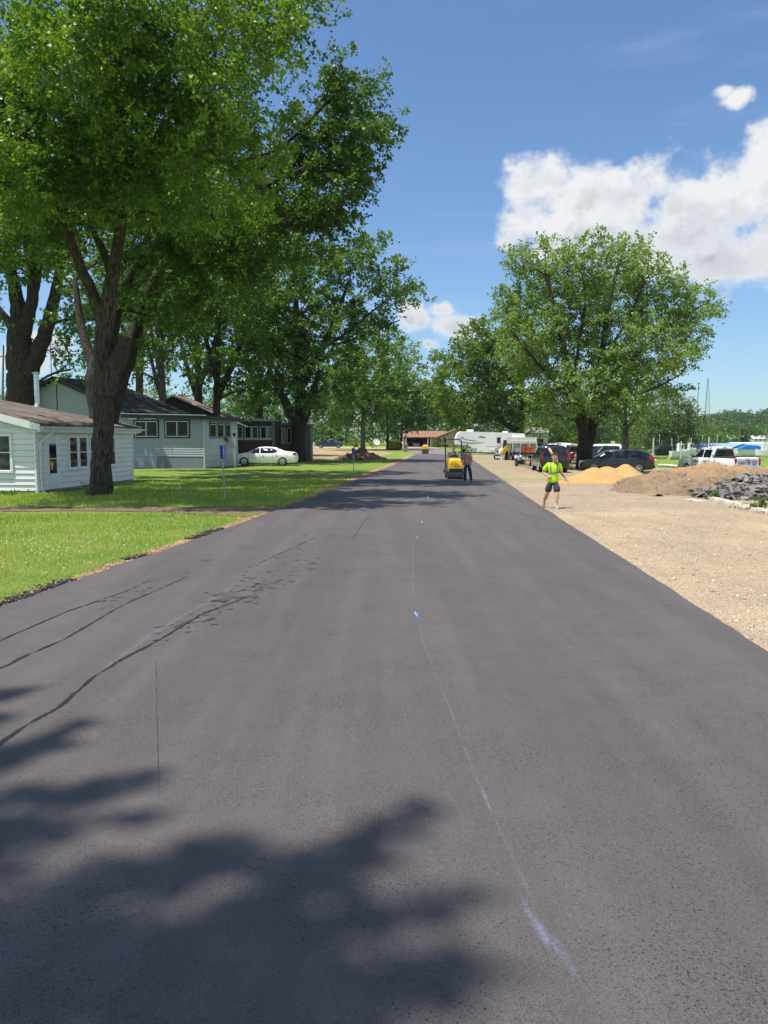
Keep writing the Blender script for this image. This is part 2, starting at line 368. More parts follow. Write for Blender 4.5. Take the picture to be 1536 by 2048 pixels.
def m_decal(name,c,th,soft,sc,stretch,rough,strength=1.0,spec=.3):
    m,t,b=newmat(name); p=t.pos(); at_=t.new('ShaderNodeAttribute',attribute_name='edge')
    # stretch noise along the travel direction
    mp=t.new('ShaderNodeMapping'); mp.inputs['Rotation'].default_value=(0,0,stretch[2]); mp.inputs['Scale'].default_value=(stretch[0],stretch[1],1); t.put(mp.inputs['Vector'],p)
    n=t.math('ADD',t.math('MULTIPLY',t.noise(mp.outputs[0],sc,6,.7),.75),t.math('MULTIPLY',t.noise(p,sc*14,3,.6),.25))
    e=t.math('ADD',t.math('MULTIPLY',at_.outputs['Fac'],.62),n)
    t.put(b.inputs['Alpha'],t.math('MULTIPLY',t.ramp(e,th,th+soft),strength))
    t.put(b.inputs['Base Color'],t.mix(t.ramp(t.noise(p,40,3),.3,.7),tuple(x*.75 for x in c),tuple(min(1,x*1.2) for x in c)))
    b.inputs['Roughness'].default_value=rough; b.inputs['Specular IOR Level'].default_value=spec; return m
WET=m_decal('wet_film',(.022,.020,.020),1.0,.04,5.0,(3.5,.8,R(38)),.8,.92,.2)
DROP=m_decal('wet_drops',(.02,.018,.018),1.06,.02,7.0,(3.4,.6,R(48)),.5,.85,.25)
DUST=m_decal('dust_scuff',(.23,.205,.19),.82,.5,3.0,(3,.6,R(-8)),.9,.48)
SCF=m_decal('stone_scuff',(.24,.22,.20),1.0,.4,6.0,(2,.7,R(-8)),.9,.5)
DRY=m_decal('pale_film',(.165,.155,.165),.78,.35,2.0,(2,.6,R(38)),.9,.6)
BLU=m_decal('blue_chalk',(.22,.22,.30),.70,.5,4.0,(4,.5,R(-14)),.85,.6)
BLP=m_decal('blue_paint',(.16,.36,.90),.80,.05,16,(2,1,0),.7,.95)
TAR=m_decal('seam',(.03,.025,.028),.85,.3,6,(1,1,0),.8,.55)
strip('water_streak',[(-450,1500),(-120,1350),(0,1290),(130,1232),(250,1190),(325,1155)],[.04,.05,.07,.07,.06,.03],WET,.050)
strip('water_streak',[(-500,1640),(-250,1480),(0,1347),(60,1317),(130,1287),(190,1250),(250,1215),(330,1180),(400,1148)],[.06,.12,.14,.10,.09,.07,.06,.05,.02],WET,.050)
strip('water_streak',[(-700,2250),(-350,1830),(0,1500),(60,1458),(120,1425),(190,1362),(250,1325),(320,1288),(400,1238),(470,1210),(545,1182)],[.05,.10,.11,.11,.09,.07,.12,.06,.09,.05,.03],WET,.050)
strip('water_streak',[(500,1140),(570,1108),(640,1075)],[.04,.05,.03],WET,.050)
strip('water_streak',[(700,1090),(720,1060),(740,1030)],[.03,.03,.03],WET,.050)
WB=MB(); rd=random.Random(12)
def dash(px,py,L_,w_):
    c=G(px,py); a=R(42)+rd.uniform(-.25,.25); d=Vector((math.cos(a),math.sin(a),0)); n_=Vector((-d.y,d.x,0)); P=[]
    for i in range(9): t_=2*math.pi*i/9; P.append(c+d*math.cos(t_)*L_*rd.uniform(.6,1.1)+n_*math.sin(t_)*w_*rd.uniform(.5,1.2)+Vector((0,0,.0495)))
    WB.add(P,[tuple(range(9))])
for (ax,ay,bx,by,sp_,n_) in ((330,1285,560,1165,16,60),(420,1215,640,1120,22,70),(200,1225,420,1130,14,22),(480,1150,700,1080,14,20),(560,1100,650,1060,6,8)):
    for i in range(n_): f_=rd.random(); dash(ax+(bx-ax)*f_+rd.gauss(0,sp_),ay+(by-ay)*f_+rd.gauss(0,sp_*.5),rd.uniform(.02,.09)*(1.8 if rd.random()<.15 else 1),rd.uniform(.006,.016))
tag(WB.build('water_drops',mat('wet_asphalt',(.022,.020,.020),.75,var=.2,spec=.2),None,fix=False),'small dark wet dashes on the asphalt between the water streaks','wet spots',kind='stuff')
strip('dried_film',[(170,1380),(300,1280),(400,1220),(480,1170)],[.10,.22,.22,.1],DRY,.048)
strip('chalk_line',[(1120,1960),(1052,1790),(1000,1680),(955,1580),(915,1470),(880,1380),(845,1290),(826,1180),(826,1100),(838,1030),(852,970),(868,925)],[.06,.06,.03,.028,.028,.03,.035,.04,.04,.05,.06,.06],DUST,.050)
strip('chalk_line',[(1010,1715),(985,1650),(962,1590),(945,1545)],[.02,.032,.03,.01],BLU,.054)
strip('chalk_line',[(1250,2120),(1130,1950),(1060,1850),(1010,1760)],[.05,.07,.07,.03],BLU,.054)
strip('scuff_mark',[(660,1680),(630,1620),(600,1560)],[.06,.07,.02],DUST,.050)
strip('scuff_mark',[(850,1600),(740,1530),(660,1440)],[.14,.16,.04],SCF,.050)
strip('scuff_mark',[(985,1805),(920,1640),(830,1500),(760,1300)],[.16,.12,.05,.02],SCF,.050)
strip('paving_seam',[(322,1680),(317,1540),(313,1410),(312,1310)],[.010,.010,.012,.012],TAR,.051)
strip('paving_seam',[(1440,2080),(1400,1980),(1350,1880)],[.008,.009,.008],TAR,.051)
for (x,y,dx,dy,w_) in ((832,1237,5,15,.06),(842,1270,2,8,.02),(835,1081,2,6,.03),(844,1048,2,5,.03),(868,1157,3,6,.02),(856,996,2,5,.05),(822,1642,14,18,.02),(790,1475,8,12,.018),(818,1510,6,10,.018)):
    strip('paint_dab',[(x-dx,y-dy),(x,y),(x+dx,y+dy)],[w_]*3,BLP if y<1280 else BLU,.055)
# ---------------- grass blades and pebbles (uncountable stuff) ----------------
def blades(name,pts,hs,ws,m):
    n=len(pts); a=rng.uniform(0,2*np.pi,n); lean=rng.uniform(-.6,.6,(n,2)); d=np.stack([np.cos(a),np.sin(a)],1)*ws[:,None]
    V=np.zeros((n,4,3)); V[:,0,:2]=pts[:,:2]-d; V[:,1,:2]=pts[:,:2]+d; V[:,2,:2]=pts[:,:2]+lean*hs[:,None]+d*.3; V[:,3,:2]=pts[:,:2]+lean*hs[:,None]-d*.3
    z=gzv(pts[:,0],pts[:,1]); V[:,0,2]=V[:,1,2]=z-.005; V[:,2,2]=V[:,3,2]=z+hs
    me=np_mesh(name,V.reshape(-1,3),np.arange(n*4).reshape(-1,4)); return link_mesh(name,me,m)
def m_leafy(name,c1,c2,trans=.4,c3=None,rough=.5):
    m=bpy.data.materials.new(name); m.use_nodes=True; t=NT(m.node_tree); m.node_tree.nodes.remove(m.node_tree.nodes['Principled BSDF'])
    out=m.node_tree.nodes['Material Output']; ri=t.new('ShaderNodeNewGeometry').outputs['Random Per Island']
    p=t.pos(); big=t.noise(p,1.15,4,.6)
    fi=t.math('ADD',t.math('MULTIPLY',ri,.45),t.math('MULTIPLY',t.ramp(t.noise(p,.38,3,.5),.35,.65),.55)); c=t.mix(fi,c1,c2); c=t.mix(t.ramp(big,.42,.66,0,.7),c,c3 or c2)
    d=t.new('ShaderNodeBsdfPrincipled'); t.put(d.inputs['Base Color'],c); d.inputs['Roughness'].default_value=rough; d.inputs['Specular IOR Level'].default_value=.35
    tr=t.new('ShaderNodeBsdfTranslucent'); t.put(tr.inputs['Color'],t.mix(1.0,c,(1.5,1.35,.45,1),'MULTIPLY'))
    mx=t.new('ShaderNodeMixShader'); mx.inputs[0].default_value=trans; t.l.new(d.outputs[0],mx.inputs[1]); t.l.new(tr.outputs[0],mx.inputs[2]); t.l.new(mx.outputs[0],out.inputs[0]); return m
def lawn_pts(n,y0,y1,xl,side=-1,pw=1.6):
    y=y0+(y1-y0)*rng.random(n)**pw; xr=np.array([rx(v,-1) for v in np.round(y,1)])-.22
    x=xr-(rng.random(n)**.9)*(xr+xl); return np.stack([x,y],1)
P=lawn_pts(330000,4.5,40,30); k=P[:,0]<-.72*(P[:,1])-4; P=P[~k]
drv=(np.abs(P[:,1]-23.5)<1.3)&(rng.random(len(P))<.93); P=P[~drv]
nz=np.sin(P[:,0]*1.7+1.3*np.sin(P[:,1]*.9))*np.sin(P[:,1]*1.3+P[:,0]*.6)
hs=rng.uniform(.025,.065,len(P))*(1+.35*nz)*(1+(rng.random(len(P))<.03)*.9)*np.clip(.55+.03*P[:,1],.6,1.3); ws=rng.uniform(.004,.011,len(P))*np.clip(P[:,1]/14,.9,2.4)
tag(blades('grass',P,hs,ws,m_leafy('grass_blade',(.20,.37,.055),(.40,.50,.11),.40,(.46,.48,.16))),'short lawn grass between the asphalt edge and the white cottage','grass',kind='stuff')
# white clover heads
n=300; c=np.concatenate([rng.normal((G(110,1075).x,G(110,1075).y),(2.2,1.3),(n//2,2)),rng.normal((G(30,1110).x,G(30,1110).y),(1.2,1.2),(n//2,2))])
V=[];Fq=[]
cl=MB()
for x,y in c:
    if x>rx(y,-1)-.4: continue
    cl.sphere((x,y,.05+random.random()*.02),random.uniform(.008,.014),5,3)
tag(cl.build('clover_flowers',mat('clover_white',(.78,.78,.70)),fix=False),'white clover heads dotted over the near lawn','flowers',kind='stuff')
def pebbles(name,pts,s0,s1,m,label,cat):
    n=len(pts); s=rng.uniform(s0,s1,n)*(1+2*(rng.random(n)<.02)); base=np.array([[1,0,0],[0,1,0],[-1,0,0],[0,-1,0],[0,0,.8],[0,0,-.5]],float)
    V=base[None]*s[:,None,None]*(.7+.6*rng.random((n,6,1))); a=rng.uniform(0,6.28,n); ca,sa=np.cos(a),np.sin(a)
    x=V[:,:,0]*ca[:,None]-V[:,:,1]*sa[:,None]; y=V[:,:,0]*sa[:,None]+V[:,:,1]*ca[:,None]; V[:,:,0]=x+pts[:,0:1]; V[:,:,1]=y+pts[:,1:2]; V[:,:,2]+=(.012+gzv(pts[:,0],pts[:,1]))[:,None]+pts[:,2:3]
    f=np.array([[0,1,4],[1,2,4],[2,3,4],[3,0,4],[1,0,5],[2,1,5],[3,2,5],[0,3,5]]); Q=(np.arange(n)[:,None,None]*6+f[None]).reshape(-1,3)
    return tag(link_mesh(name,np_mesh(name,V.reshape(-1,3),Q),m),label,cat,kind='stuff')
def m_peb(name,a,b_c,rough=.9):
    m,t,b=newmat(name); ri=t.new('ShaderNodeNewGeometry').outputs['Random Per Island']; t.put(b.inputs['Base Color'],t.mix(ri,a,b_c)); b.inputs['Roughness'].default_value=rough; b.inputs['Specular IOR Level'].default_value=.2; return m
n=60000; y=5.5+34*rng.random(n)**1.7; xr=np.array([rx(v,1) for v in np.round(y,1)])+.03; x=xr+rng.random(n)**1.3*(.52*y+2-xr*0); z=np.zeros(n)
P=np.stack([x,y,z],1); P=P[P[:,0]<.53*P[:,1]+1]
pebbles('gravel_stones',P,.004,.015,m_peb('lot_stone',(.26,.20,.14),(.62,.52,.40)),'loose pale gravel stones over the lot beside the new asphalt','gravel')
# crumbs of black asphalt spilled on the left lawn edge
n=2300; y=8.5+10*rng.random(n); xr=np.array([rx(v,-1) for v in np.round(y,1)]); x=xr-.06-np.abs(rng.normal(0,.13,n)); P=np.stack([x,y,np.full(n,.01)+.02*rng.random(n)],1); k=np.sin(y*1.9)+np.sin(y*.7+1)>-.1
pebbles('asphalt_crumbs',P[k],.007,.026,m_peb('crumb',(.02,.02,.02),(.09,.085,.085)),'black asphalt crumbs spilled along the lawn edge of the road','asphalt crumbs')
n=5000; y=6+50*rng.random(n)**1.6; xr=np.array([rx(v,-1) for v in np.round(y,1)]); x=xr-.03-np.abs(rng.normal(0,.16,n)); P=np.stack([x,y,np.zeros(n)],1)
pebbles('dirt_clods',P,.006,.022,m_peb('clod',(.16,.09,.05),(.42,.27,.17)),'reddish dirt clods along the left edge of the asphalt','dirt clods')
# ---------------- trees ----------------
LSC=1.14
def m_leafx(): pass
def m_bark(name,c=(.085,.066,.052),c2=(.17,.135,.105)):
    m,t,b=newmat(name); p=t.obj(); s=t.vm('MULTIPLY',p,(1,1,.16)); rid=t.noise(s,16,5,.65); big=t.noise(p,1.1,4)
    a=t.mix(t.ramp(rid,.36,.62),tuple(x*.45 for x in c),c2); a=t.mix(t.ramp(big,.4,.7,0,.5),a,c)
    mo=t.noise(p,4,4,.6); a=t.mix(t.ramp(mo,.6,.72,0,.35),a,(.11,.12,.06))
    t.put(b.inputs['Base Color'],a); b.inputs['Roughness'].default_value=.93; b.inputs['Specular IOR Level'].default_value=.15
    t.put(b.inputs['Normal'],t.bump(rid,.9,.05)); return m
BARK=m_bark('maple_bark',(.058,.047,.040),(.115,.094,.076)); BARKD=m_bark('dark_bark',(.040,.034,.029),(.085,.070,.057)); BARKG=m_bark('grey_bark',(.12,.10,.085),(.22,.19,.16))
LF_A=m_leafy('leaf_maple',(.030,.088,.012),(.145,.275,.032),.36,(.25,.40,.05),rough=.42)
LF_D=m_leafy('leaf_deep',(.024,.072,.012),(.085,.18,.026),.34,(.15,.27,.035),rough=.42)
LF_E=m_leafy('leaf_mid',(.040,.105,.020),(.130,.235,.042),.36,(.19,.32,.055),rough=.45)
LF_R=m_leafy('leaf_silver',(.11,.20,.055),(.235,.35,.115),.40,(.22,.34,.09))
LF_W=m_leafy('leaf_walnut',(.080,.150,.022),(.155,.245,.035),.38,(.14,.23,.03))
LF_P=m_leafy('leaf_pale',(.13,.21,.07),(.21,.30,.12),.4,(.18,.27,.09))
LF_O=m_leafy('leaf_willow',(.085,.125,.035),(.14,.18,.06),.35,(.12,.16,.05))
def nrm(a): return a/np.maximum(np.linalg.norm(a,axis=-1,keepdims=True),1e-6)
def leaf_arrays(C,Dr,L,n,size,rg,droop=.25,spread=.20):
    N=len(C); t_=rg.random((N,n))**.75; Ls=L*rg.uniform(.6,1.25,(N,1))
    pos=C[:,None]+Dr[:,None]*(t_*Ls)[...,None]; sp=spread*L*(1.1-.6*t_)[...,None]
    pos=pos+rg.normal(0,1,(N,n,3))*sp*np.array([1,1,.7]); pos[...,2]-=droop*L*t_**2
    pos=pos.reshape(-1,3); D2=np.repeat(Dr,n,0); M=N*n
    a=nrm(D2*.6+rg.normal(0,.75,(M,3))+np.array([0,0,-.35])); nn=nrm(np.array([0,0,1.0])+rg.normal(0,.55,(M,3))+D2*.25)
    b=nrm(np.cross(a,nn)); s=size*rg.uniform(.6,1.35,(M,1)); w_=.46
    V=np.stack([pos,pos+a*s*.45+b*s*w_,pos+a*s*1.05,pos+a*s*.45-b*s*w_],1); return V.reshape(-1,3)
def crown_mesh(name,lobes,L,n,size,dens,rg,droop=.25,up=.35,zmin=None,spread=.15):
    """lobes: (x,y,z,rx,ry,rz,densmul)"""
    Cs=[];Ds=[]
    for (x,y,z,rx_,ry_,rz_,dm_) in lobes:
        k=max(4,int(2.9*dens*dm_*(rx_*rz_+ry_*rz_+rx_*ry_)/3*4.2)); d=nrm(rg.normal(0,1,(k,3))); r=(.45+.60*rg.random((k,1))**.55)
        # sprays gathered on bough tips, with an uneven outline
        m_=5 if k>=40 else 1; kc=max(1,k//m_); d=d[:kc]; r=r[:kc]
        lump=1+.20*np.sin(d[:,0:1]*3.1+x*2)*np.sin(d[:,2:3]*3.7+z)+.12*np.sin(d[:,1:2]*7+y)
        p=np.array([x,y,z])+d*r*lump*np.array([rx_,ry_,rz_]); D1=nrm(d*.9+rg.normal(0,.4,(kc,3))+np.array([0,0,up]))
        p=np.repeat(p,m_,0); D1=np.repeat(D1,m_,0); n_=len(p)
        if m_>1: p=p+rg.normal(0,1,(n_,3))*np.array([.34,.34,.20])*L
        Cs.append(p); Ds.append(nrm(D1+rg.normal(0,.30,(n_,3))))
    C=np.concatenate(Cs); Dr=np.concatenate(Ds)
    if zmin is not None: k=C[:,2]>zmin; C=C[k]; Dr=Dr[k]
    V=leaf_arrays(C,Dr,L,n,size*LSC,rg,droop,spread); print(name,len(V)//4); return np_mesh(name,V,np.arange(len(V)).reshape(-1,4)),C,Dr
def curve(a,b,bend,n=6,rr=None,sag=0):
    a=Vector(a);b=Vector(b); rr=rr or random; o=(b-a).cross(Vector((0,0,1))); o=o.normalized() if o.length>1e-3 else Vector((1,0,0)); k=rr.uniform(-1,1)*bend; ku=rr.uniform(.2,1)*bend-sag
    L_=(b-a).length
    return [a.lerp(b,i/n)+(o*k+Vector((0,0,ku)))*L_*math.sin(math.pi*i/n) for i in range(n+1)]
def taper(r0,r1,n): return [r0+(r1-r0)*(i/(n))**.8 for i in range(n+1)]
def gnarl(pts,amt,rr,sub=3):
    out=[]
    for a,b in zip(pts[:-1],pts[1:]):
        for i in range(sub): out.append(a.lerp(b,i/sub)+Vector((rr.uniform(-1,1),rr.uniform(-1,1),0))*amt)
    return out+[pts[-1]]
def catmull(P,sub=4):
    """P: list of Vector4-ish (x,y,z,r)"""
    out=[]; n=len(P)
    for i in range(n-1):
        p0=P[max(i-1,0)];p1=P[i];p2=P[i+1];p3=P[min(i+2,n-1)]
        for k in range(sub):
            t_=k/sub; out.append(tuple(.5*((2*p1[j])+(-p0[j]+p2[j])*t_+(2*p0[j]-5*p1[j]+4*p2[j]-p3[j])*t_*t_+(-p0[j]+3*p1[j]-3*p2[j]+p3[j])*t_**3) for j in range(4)))
    out.append(tuple(P[-1])); return out
def tree(name,label,cat,limbs,lobes,L=.9,n=22,size=.13,dens=1.0,leafm=None,bark=None,seed=1,group=None,flare=1.35,branchy=9,droop=.25,up=.35,zmin=None,extra=None,base=None,twigs=True,spread=.15):
    """limbs: lists of (x,y,z,r) world; the first is the trunk"""
    rr=random.Random(seed); rg=np.random.default_rng(seed)
    b0=Vector(limbs[0][0][:3]) if base is None else Vector(base); root=thing(name,label,cat,b0,0,group); off=b0
    mb=MB(); pts_all=[]
    for li,l in enumerate(limbs):
        c=catmull(l,5); P=[Vector(q[:3])-off for q in c]; rs=[max(.012,q[3]) for q in c]
        if li==0 and flare>1:
            z0=P[0].z
            for i,p in enumerate(P):
                h=(p.z-z0)/max(rs[0]*2.2,.2)
                if h<1: rs[i]*=1+(flare-1)*(1-h)**2
            P.insert(0,P[0]-Vector((0,0,.25))); rs.insert(0,rs[0]*1.12)
        mb.tube([p+Vector((rr.uniform(-1,1),rr.uniform(-1,1),0))*rs[i]*.10 for i,p in enumerate(P)],rs,14 if rs[0]>.2 else 8)
        pts_all+=[(p,rs[i]) for i,p in enumerate(P) if (p.z>1.5)]
    lob=[(x-off.x,y-off.y,z-off.z,a,b,c,d) for x,y,z,a,b,c,d in lobes]
    # primary branches to lobes, nearest first so that branches chain
    for lb in sorted(lob,key=lambda q:min((Vector(q[:3])-p).length for p,_ in pts_all)):
        c=Vector(lb[:3]); R_=max(lb[3:6])
        best=min(pts_all,key=lambda q:(q[0]-c).length*(1+.6*max(0,q[0].z-c.z+.3*(q[0]-c).length)/max(.5,(q[0]-c).length)))
        d=(best[0]-c).length
        if d<.3: continue
        r0=min(best[1]*.62,.05+.028*R_+.012*d); n_=6; P=curve(best[0],c,.10,n_,rr); rs=taper(r0,r0*.45,n_)
        mb.tube(P,rs,7); pts_all+=[(P[i],rs[i]) for i in range(2,n_+1)]
        for k in range(int(branchy)):
            v=Vector((rr.gauss(0,1),rr.gauss(0,1),rr.gauss(.3,.8))).normalized(); e=c+Vector((v.x*lb[3],v.y*lb[4],v.z*lb[5]))*rr.uniform(.75,1.0)
            s_=P[rr.randint(n_-2,n_)]; Q=curve(s_,e,.12,4,rr); mb.tube(Q,taper(r0*.38,.012 if twigs else .02,4),5)
    if extra: extra(mb,off,rr)
    mb.build('trunk',bark or BARK,root,smooth=True,fix=False)
    me,C,Dr=crown_mesh('crown',lob,L,n,size,dens,rg,droop,up,None if zmin is None else zmin-off.z,spread)
    link_mesh('crown',me,leafm or LF_A,root); return root
def lobe_px(px,py,d,r,ry=None,rd=None,dm_=1.0):
    c=at(px,py,d); k=d/F; return (c.x,c.y,c.z,r*k,(rd if rd else (r*k)*.9),(ry or r*.85)*k,dm_)
def lim(pts): return [(*at(px,py,d),w_*d/F/2) for px,py,d,w_ in pts]   # px, py, depth, width in px
rr=random.Random(2)
# main maple beside the cottage
base=G(200,990)
mainlimbs=[[(base.x,base.y,0,.40),*lim([(203,930,29.6,40),(206,860,29.6,40),(207,780,29.6,42),(208,700,29.6,39),(212,640,29.6,34),(224,560,29.4,27),(240,470,29,22),(262,380,28.5,17),(290,280,28,18),(330,160,27.5,12)])],
 lim([(212,660,29.6,24),(186,590,29.4,22),(160,530,29,20),(135,460,28.5,16),(105,380,28,12),(60,280,27,12)]),
 lim([(228,560,29.5,22),(205,500,30,15),(185,455,30.5,12),(170,380,31,9)]),
 lim([(250,420,28.7,14),(300,340,29,12),(380,320,29.5,10),(480,320,30,8),(560,300,30,6)]),
 lim([(240,470,29,16),(285,330,28,14),(360,200,27.5,11),(430,110,27,8)])]
def stub(mb,off,rr_):
    P=[at(212,790,29.5),at(226,740,29.45),at(243,700,29.4),at(252,672,29.35)]
    mb.tube([p-off for p in P],[.36,.34,.25,.24],12); 
    mb.tube([at(252,672,29.35)-off,at(253,669.5,29.34)-off],[.215,.21],12,m=1)
Lb=[]
def LB(s,d,jit=2.2,dm_=1.0):
    out=[]
    for q in s:
        px,py,r=q[:3]; dd=q[3] if len(q)>3 else d+rr.uniform(-jit,jit)+(max(0,px-1270)*.045 if d==56 else 0); out.append(lobe_px(px,py,dd,r,dm_=dm_))
    return out
main=LB([(40,60,120),(-60,180,130),(170,30,120),(310,10,120),(440,30,110),(555,5,88),(598,40,44),(250,130,110),(110,170,120),(30,270,120),(380,140,110),(505,50,68),(200,250,110),(320,250,100),(415,260,80),(500,300,60),(90,360,100),(300,350,85),(400,350,75),(-80,340,130),(200,120,100),(430,195,48),(180,380,60),(20,400,70)],25.6,3.0)
main+=LB([(330,430,70,31),(420,420,70,31.5),(20,440,90,30),(110,450,60,31)],30)
t1=tree('maple_tree','tall maple with a sawn-off limb stub, its trunk in front of the white cottage','tree',mainlimbs,main,L=.85,n=32,size=.102,dens=5.6,leafm=LF_A,seed=4,branchy=6,extra=stub)
STUB=mat('cut_wood',(.30,.20,.13),var=.3,vs=8)
for c in t1.children:
    if c.name.startswith('trunk'): c.data.materials.append(STUB)
# leaning maple just behind it, its crown reaching over the road
bb=G(213,962)
backlimbs=[[(bb.x,bb.y,0,.62),*lim([(208,880,38,56),(200,800,38,60),(196,745,38,52),(215,690,38,40),(240,600,37,30),(300,500,36,24),(380,430,35.5,20),(470,390,35,16),(560,360,35,12),(640,320,34.5,8)])],
 lim([(212,870,38,46),(232,790,38.5,40),(262,700,39,34),(290,600,39,26),(330,520,39.5,20)]),
 lim([(196,760,38,30),(176,700,38.5,22),(160,640,39,18),(150,560,39.5,12)]),
 lim([(380,430,35.5,14),(470,450,36,12),(560,440,35.5,9),(640,430,35,6)]),
 lim([(470,390,35,10),(560,300,34.5,9),(640,220,34,7),(700,160,34,5)])]
backlimbs=[[(a,b,c,w*.82) for a,b,c,w in l] for l in backlimbs]
def shr(l,cx,cy,k,kr=1.0): return [(cx+(q[0]-cx)*k,cy+(q[1]-cy)*k,q[2]*kr,*q[3:]) for q in l]
back=LB(shr([(700,215,62),(745,155,30),(765,140,16),(790,135,8),(680,150,30),(690,100,18),(720,265,66),(770,275,28),(795,283,14),(740,235,46),(640,290,68),(690,340,56),(720,375,32),(650,400,70),(690,440,34),(590,380,80),(618,310,38),(590,262,22),(570,460,70),(640,480,48),(500,400,80),(450,480,80),(520,520,70),(400,540,75),(330,560,70),(625,192,18),(588,128,14),(572,165,9),(300,480,80),(730,320,30)],560,330,.90,.95),35,1.8)
back+=LB([(330,380,90,42),(430,330,90,42),(520,440,80,42),(560,380,80,45),(430,480,70,44),(300,500,70,46),(500,540,60,48),(380,560,60,50),(580,480,60,48)],44)  # deeper lobes behind the front foliage, added to shade the lawn
for _x in range(270,600,42):  # hidden lobes set sunward of lawn points, added to cast shade there
    for _y in (941,955,972,990):
        g_=G(_x+rr.uniform(-20,20),_y)
        if g_.x<rx(g_.y,-1)-1.5 and rr.random()<.8:
            h_=rr.uniform(11,14); p_=g_+SUN*(h_/SUN.z); back.append((p_.x,p_.y,p_.z,1.3,1.0,.8,1.0))
back+=LB([(380,620,60),(300,640,50),(440,600,60)],38)
tree('maple_tree','dark maple behind the stub-limbed trunk, its leafy arm reaching toward the road','tree',backlimbs,back,L=.85,n=28,size=.118,dens=4.8,leafm=LF_D,bark=BARKD,seed=9,branchy=5)
# many-stemmed tree behind the cottage, far left
b3=G(40,933)
l3=[[(b3.x,b3.y,0,.7),*lim([(40,860,59,62),(42,780,59,62),(40,720,59,58),(38,660,59,50),(36,610,59,34),(22,540,59,24),(14,470,58,18),(5,380,58,12)])],
 lim([(50,760,59,44),(78,700,59,36),(98,640,59,30),(112,580,59,24),(122,520,59,18),(130,450,58,12)]),
 lim([(42,680,59,36),(60,620,58.5,28),(66,560,58.5,24),(58,500,58,22),(40,430,58,14)]),
 lim([(60,620,58.5,22),(74,560,58.5,18),(84,500,58.5,14)]),
 lim([(36,680,59,26),(14,640,59,18),(-20,600,59,14)])]
l3=[[(a,b,c,w*.86) for a,b,c,w in l] for l in l3]
lb3=LB([(20,450,70),(90,470,60),(130,520,50),(-20,520,60),(0,390,80),(130,430,70),(150,590,36),(125,650,30),(160,690,34),(-40,420,90),(60,400,70),(-10,620,40),(190,640,50),(220,560,60),(100,700,22),(140,740,18)],58,3,.85)
tree('maple_tree','forked many-stemmed tree rising behind the brown roof of the white cottage','tree',l3,lb3,L=1.2,n=22,size=.20,dens=1.6,leafm=LF_E,bark=BARKD,seed=12,branchy=5)
# grove behind the grey house
def simple_tree(name,label,cat,bx,by_,d,trunkw,top,lobes,leafm,seed,L=1.3,n=20,size=.22,dens=1.3,fork=None,bark=None,group=None,lean=0,**kw):
    z0=gz((bx-CX)/F*d,d); b=Vector(((bx-CX)/F*d,d,z0)); w_=trunkw*d/F/2
    tp=at(bx+lean,top,d); mid=b.lerp(tp,.5); limbs=[[(b.x,b.y,b.z,w_),(mid.x,mid.y,mid.z,w_*.72),(tp.x,tp.y,tp.z,w_*.35)]]
    rq=random.Random(seed)
    if fork:
        for (fy,ex,ey,wf) in fork:
            s=at(bx+lean*.5,fy,d); e=at(ex,ey,d+rq.uniform(-2,2)); m_=s.lerp(e,.5)+Vector((0,0,-(e-s).length*.05)); wf=wf*d/F/2
            limbs.append([(s.x,s.y,s.z,wf),(m_.x,m_.y,m_.z,wf*.75),(e.x,e.y,e.z,wf*.4)])
    return tree(name,label,cat,limbs,lobes,L=L,n=n,size=size,dens=dens,leafm=leafm,seed=seed,bark=bark or BARKD,group=group,**kw)
simple_tree('shade_tree','slim tree with a pale trunk above the dark roof, left of the brown gable','tree',335,0,66,16,560,LB([(330,640,50),(290,600,60),(270,690,34),(350,700,34),(310,740,30),(380,580,60),(260,740,22)],66,3),LF_E,21,fork=[(760,300,650,10),(800,285,640,9)],lean=-22,bark=BARKG)
simple_tree('shade_tree','dark trunk rising directly behind the brown gable peak','tree',402,0,80,17,500,LB([(400,600,70),(450,660,60),(360,660,50),(410,710,50),(470,590,60)],80,3),LF_D,22,fork=[(800,350,640,12),(780,450,620,12)],lean=-14)
simple_tree('shade_tree','thick dark trunk right of the brown gable peak, in front of the reddish roof','tree',432,0,66,16,480,LB([(430,620,60),(500,640,60),(470,720,55),(520,560,60),(420,740,36),(500,780,34),(440,540,60)],66,3),LF_D,23,fork=[(790,500,640,14),(770,395,600,12),(800,470,700,9)],lean=8)
simple_tree('shade_tree','leafy tree behind the long-windowed brown house','tree',520,0,96,16,640,LB([(520,700,60),(560,760,46),(470,790,40),(540,640,60),(600,700,56),(500,830,16),(545,815,24)],96,4),LF_E,24,fork=[(800,560,660,12),(790,480,690,10)],size=.26,L=1.6)
simple_tree('shade_tree','tall tree behind the grove, its top hidden by the leaning maple','tree',280,0,100,18,500,LB([(280,620,70),(220,640,60),(200,730,26),(300,720,40),(320,560,80),(240,560,80)],100,4),LF_E,25,fork=[(760,240,640,12)],size=.26,L=1.6)
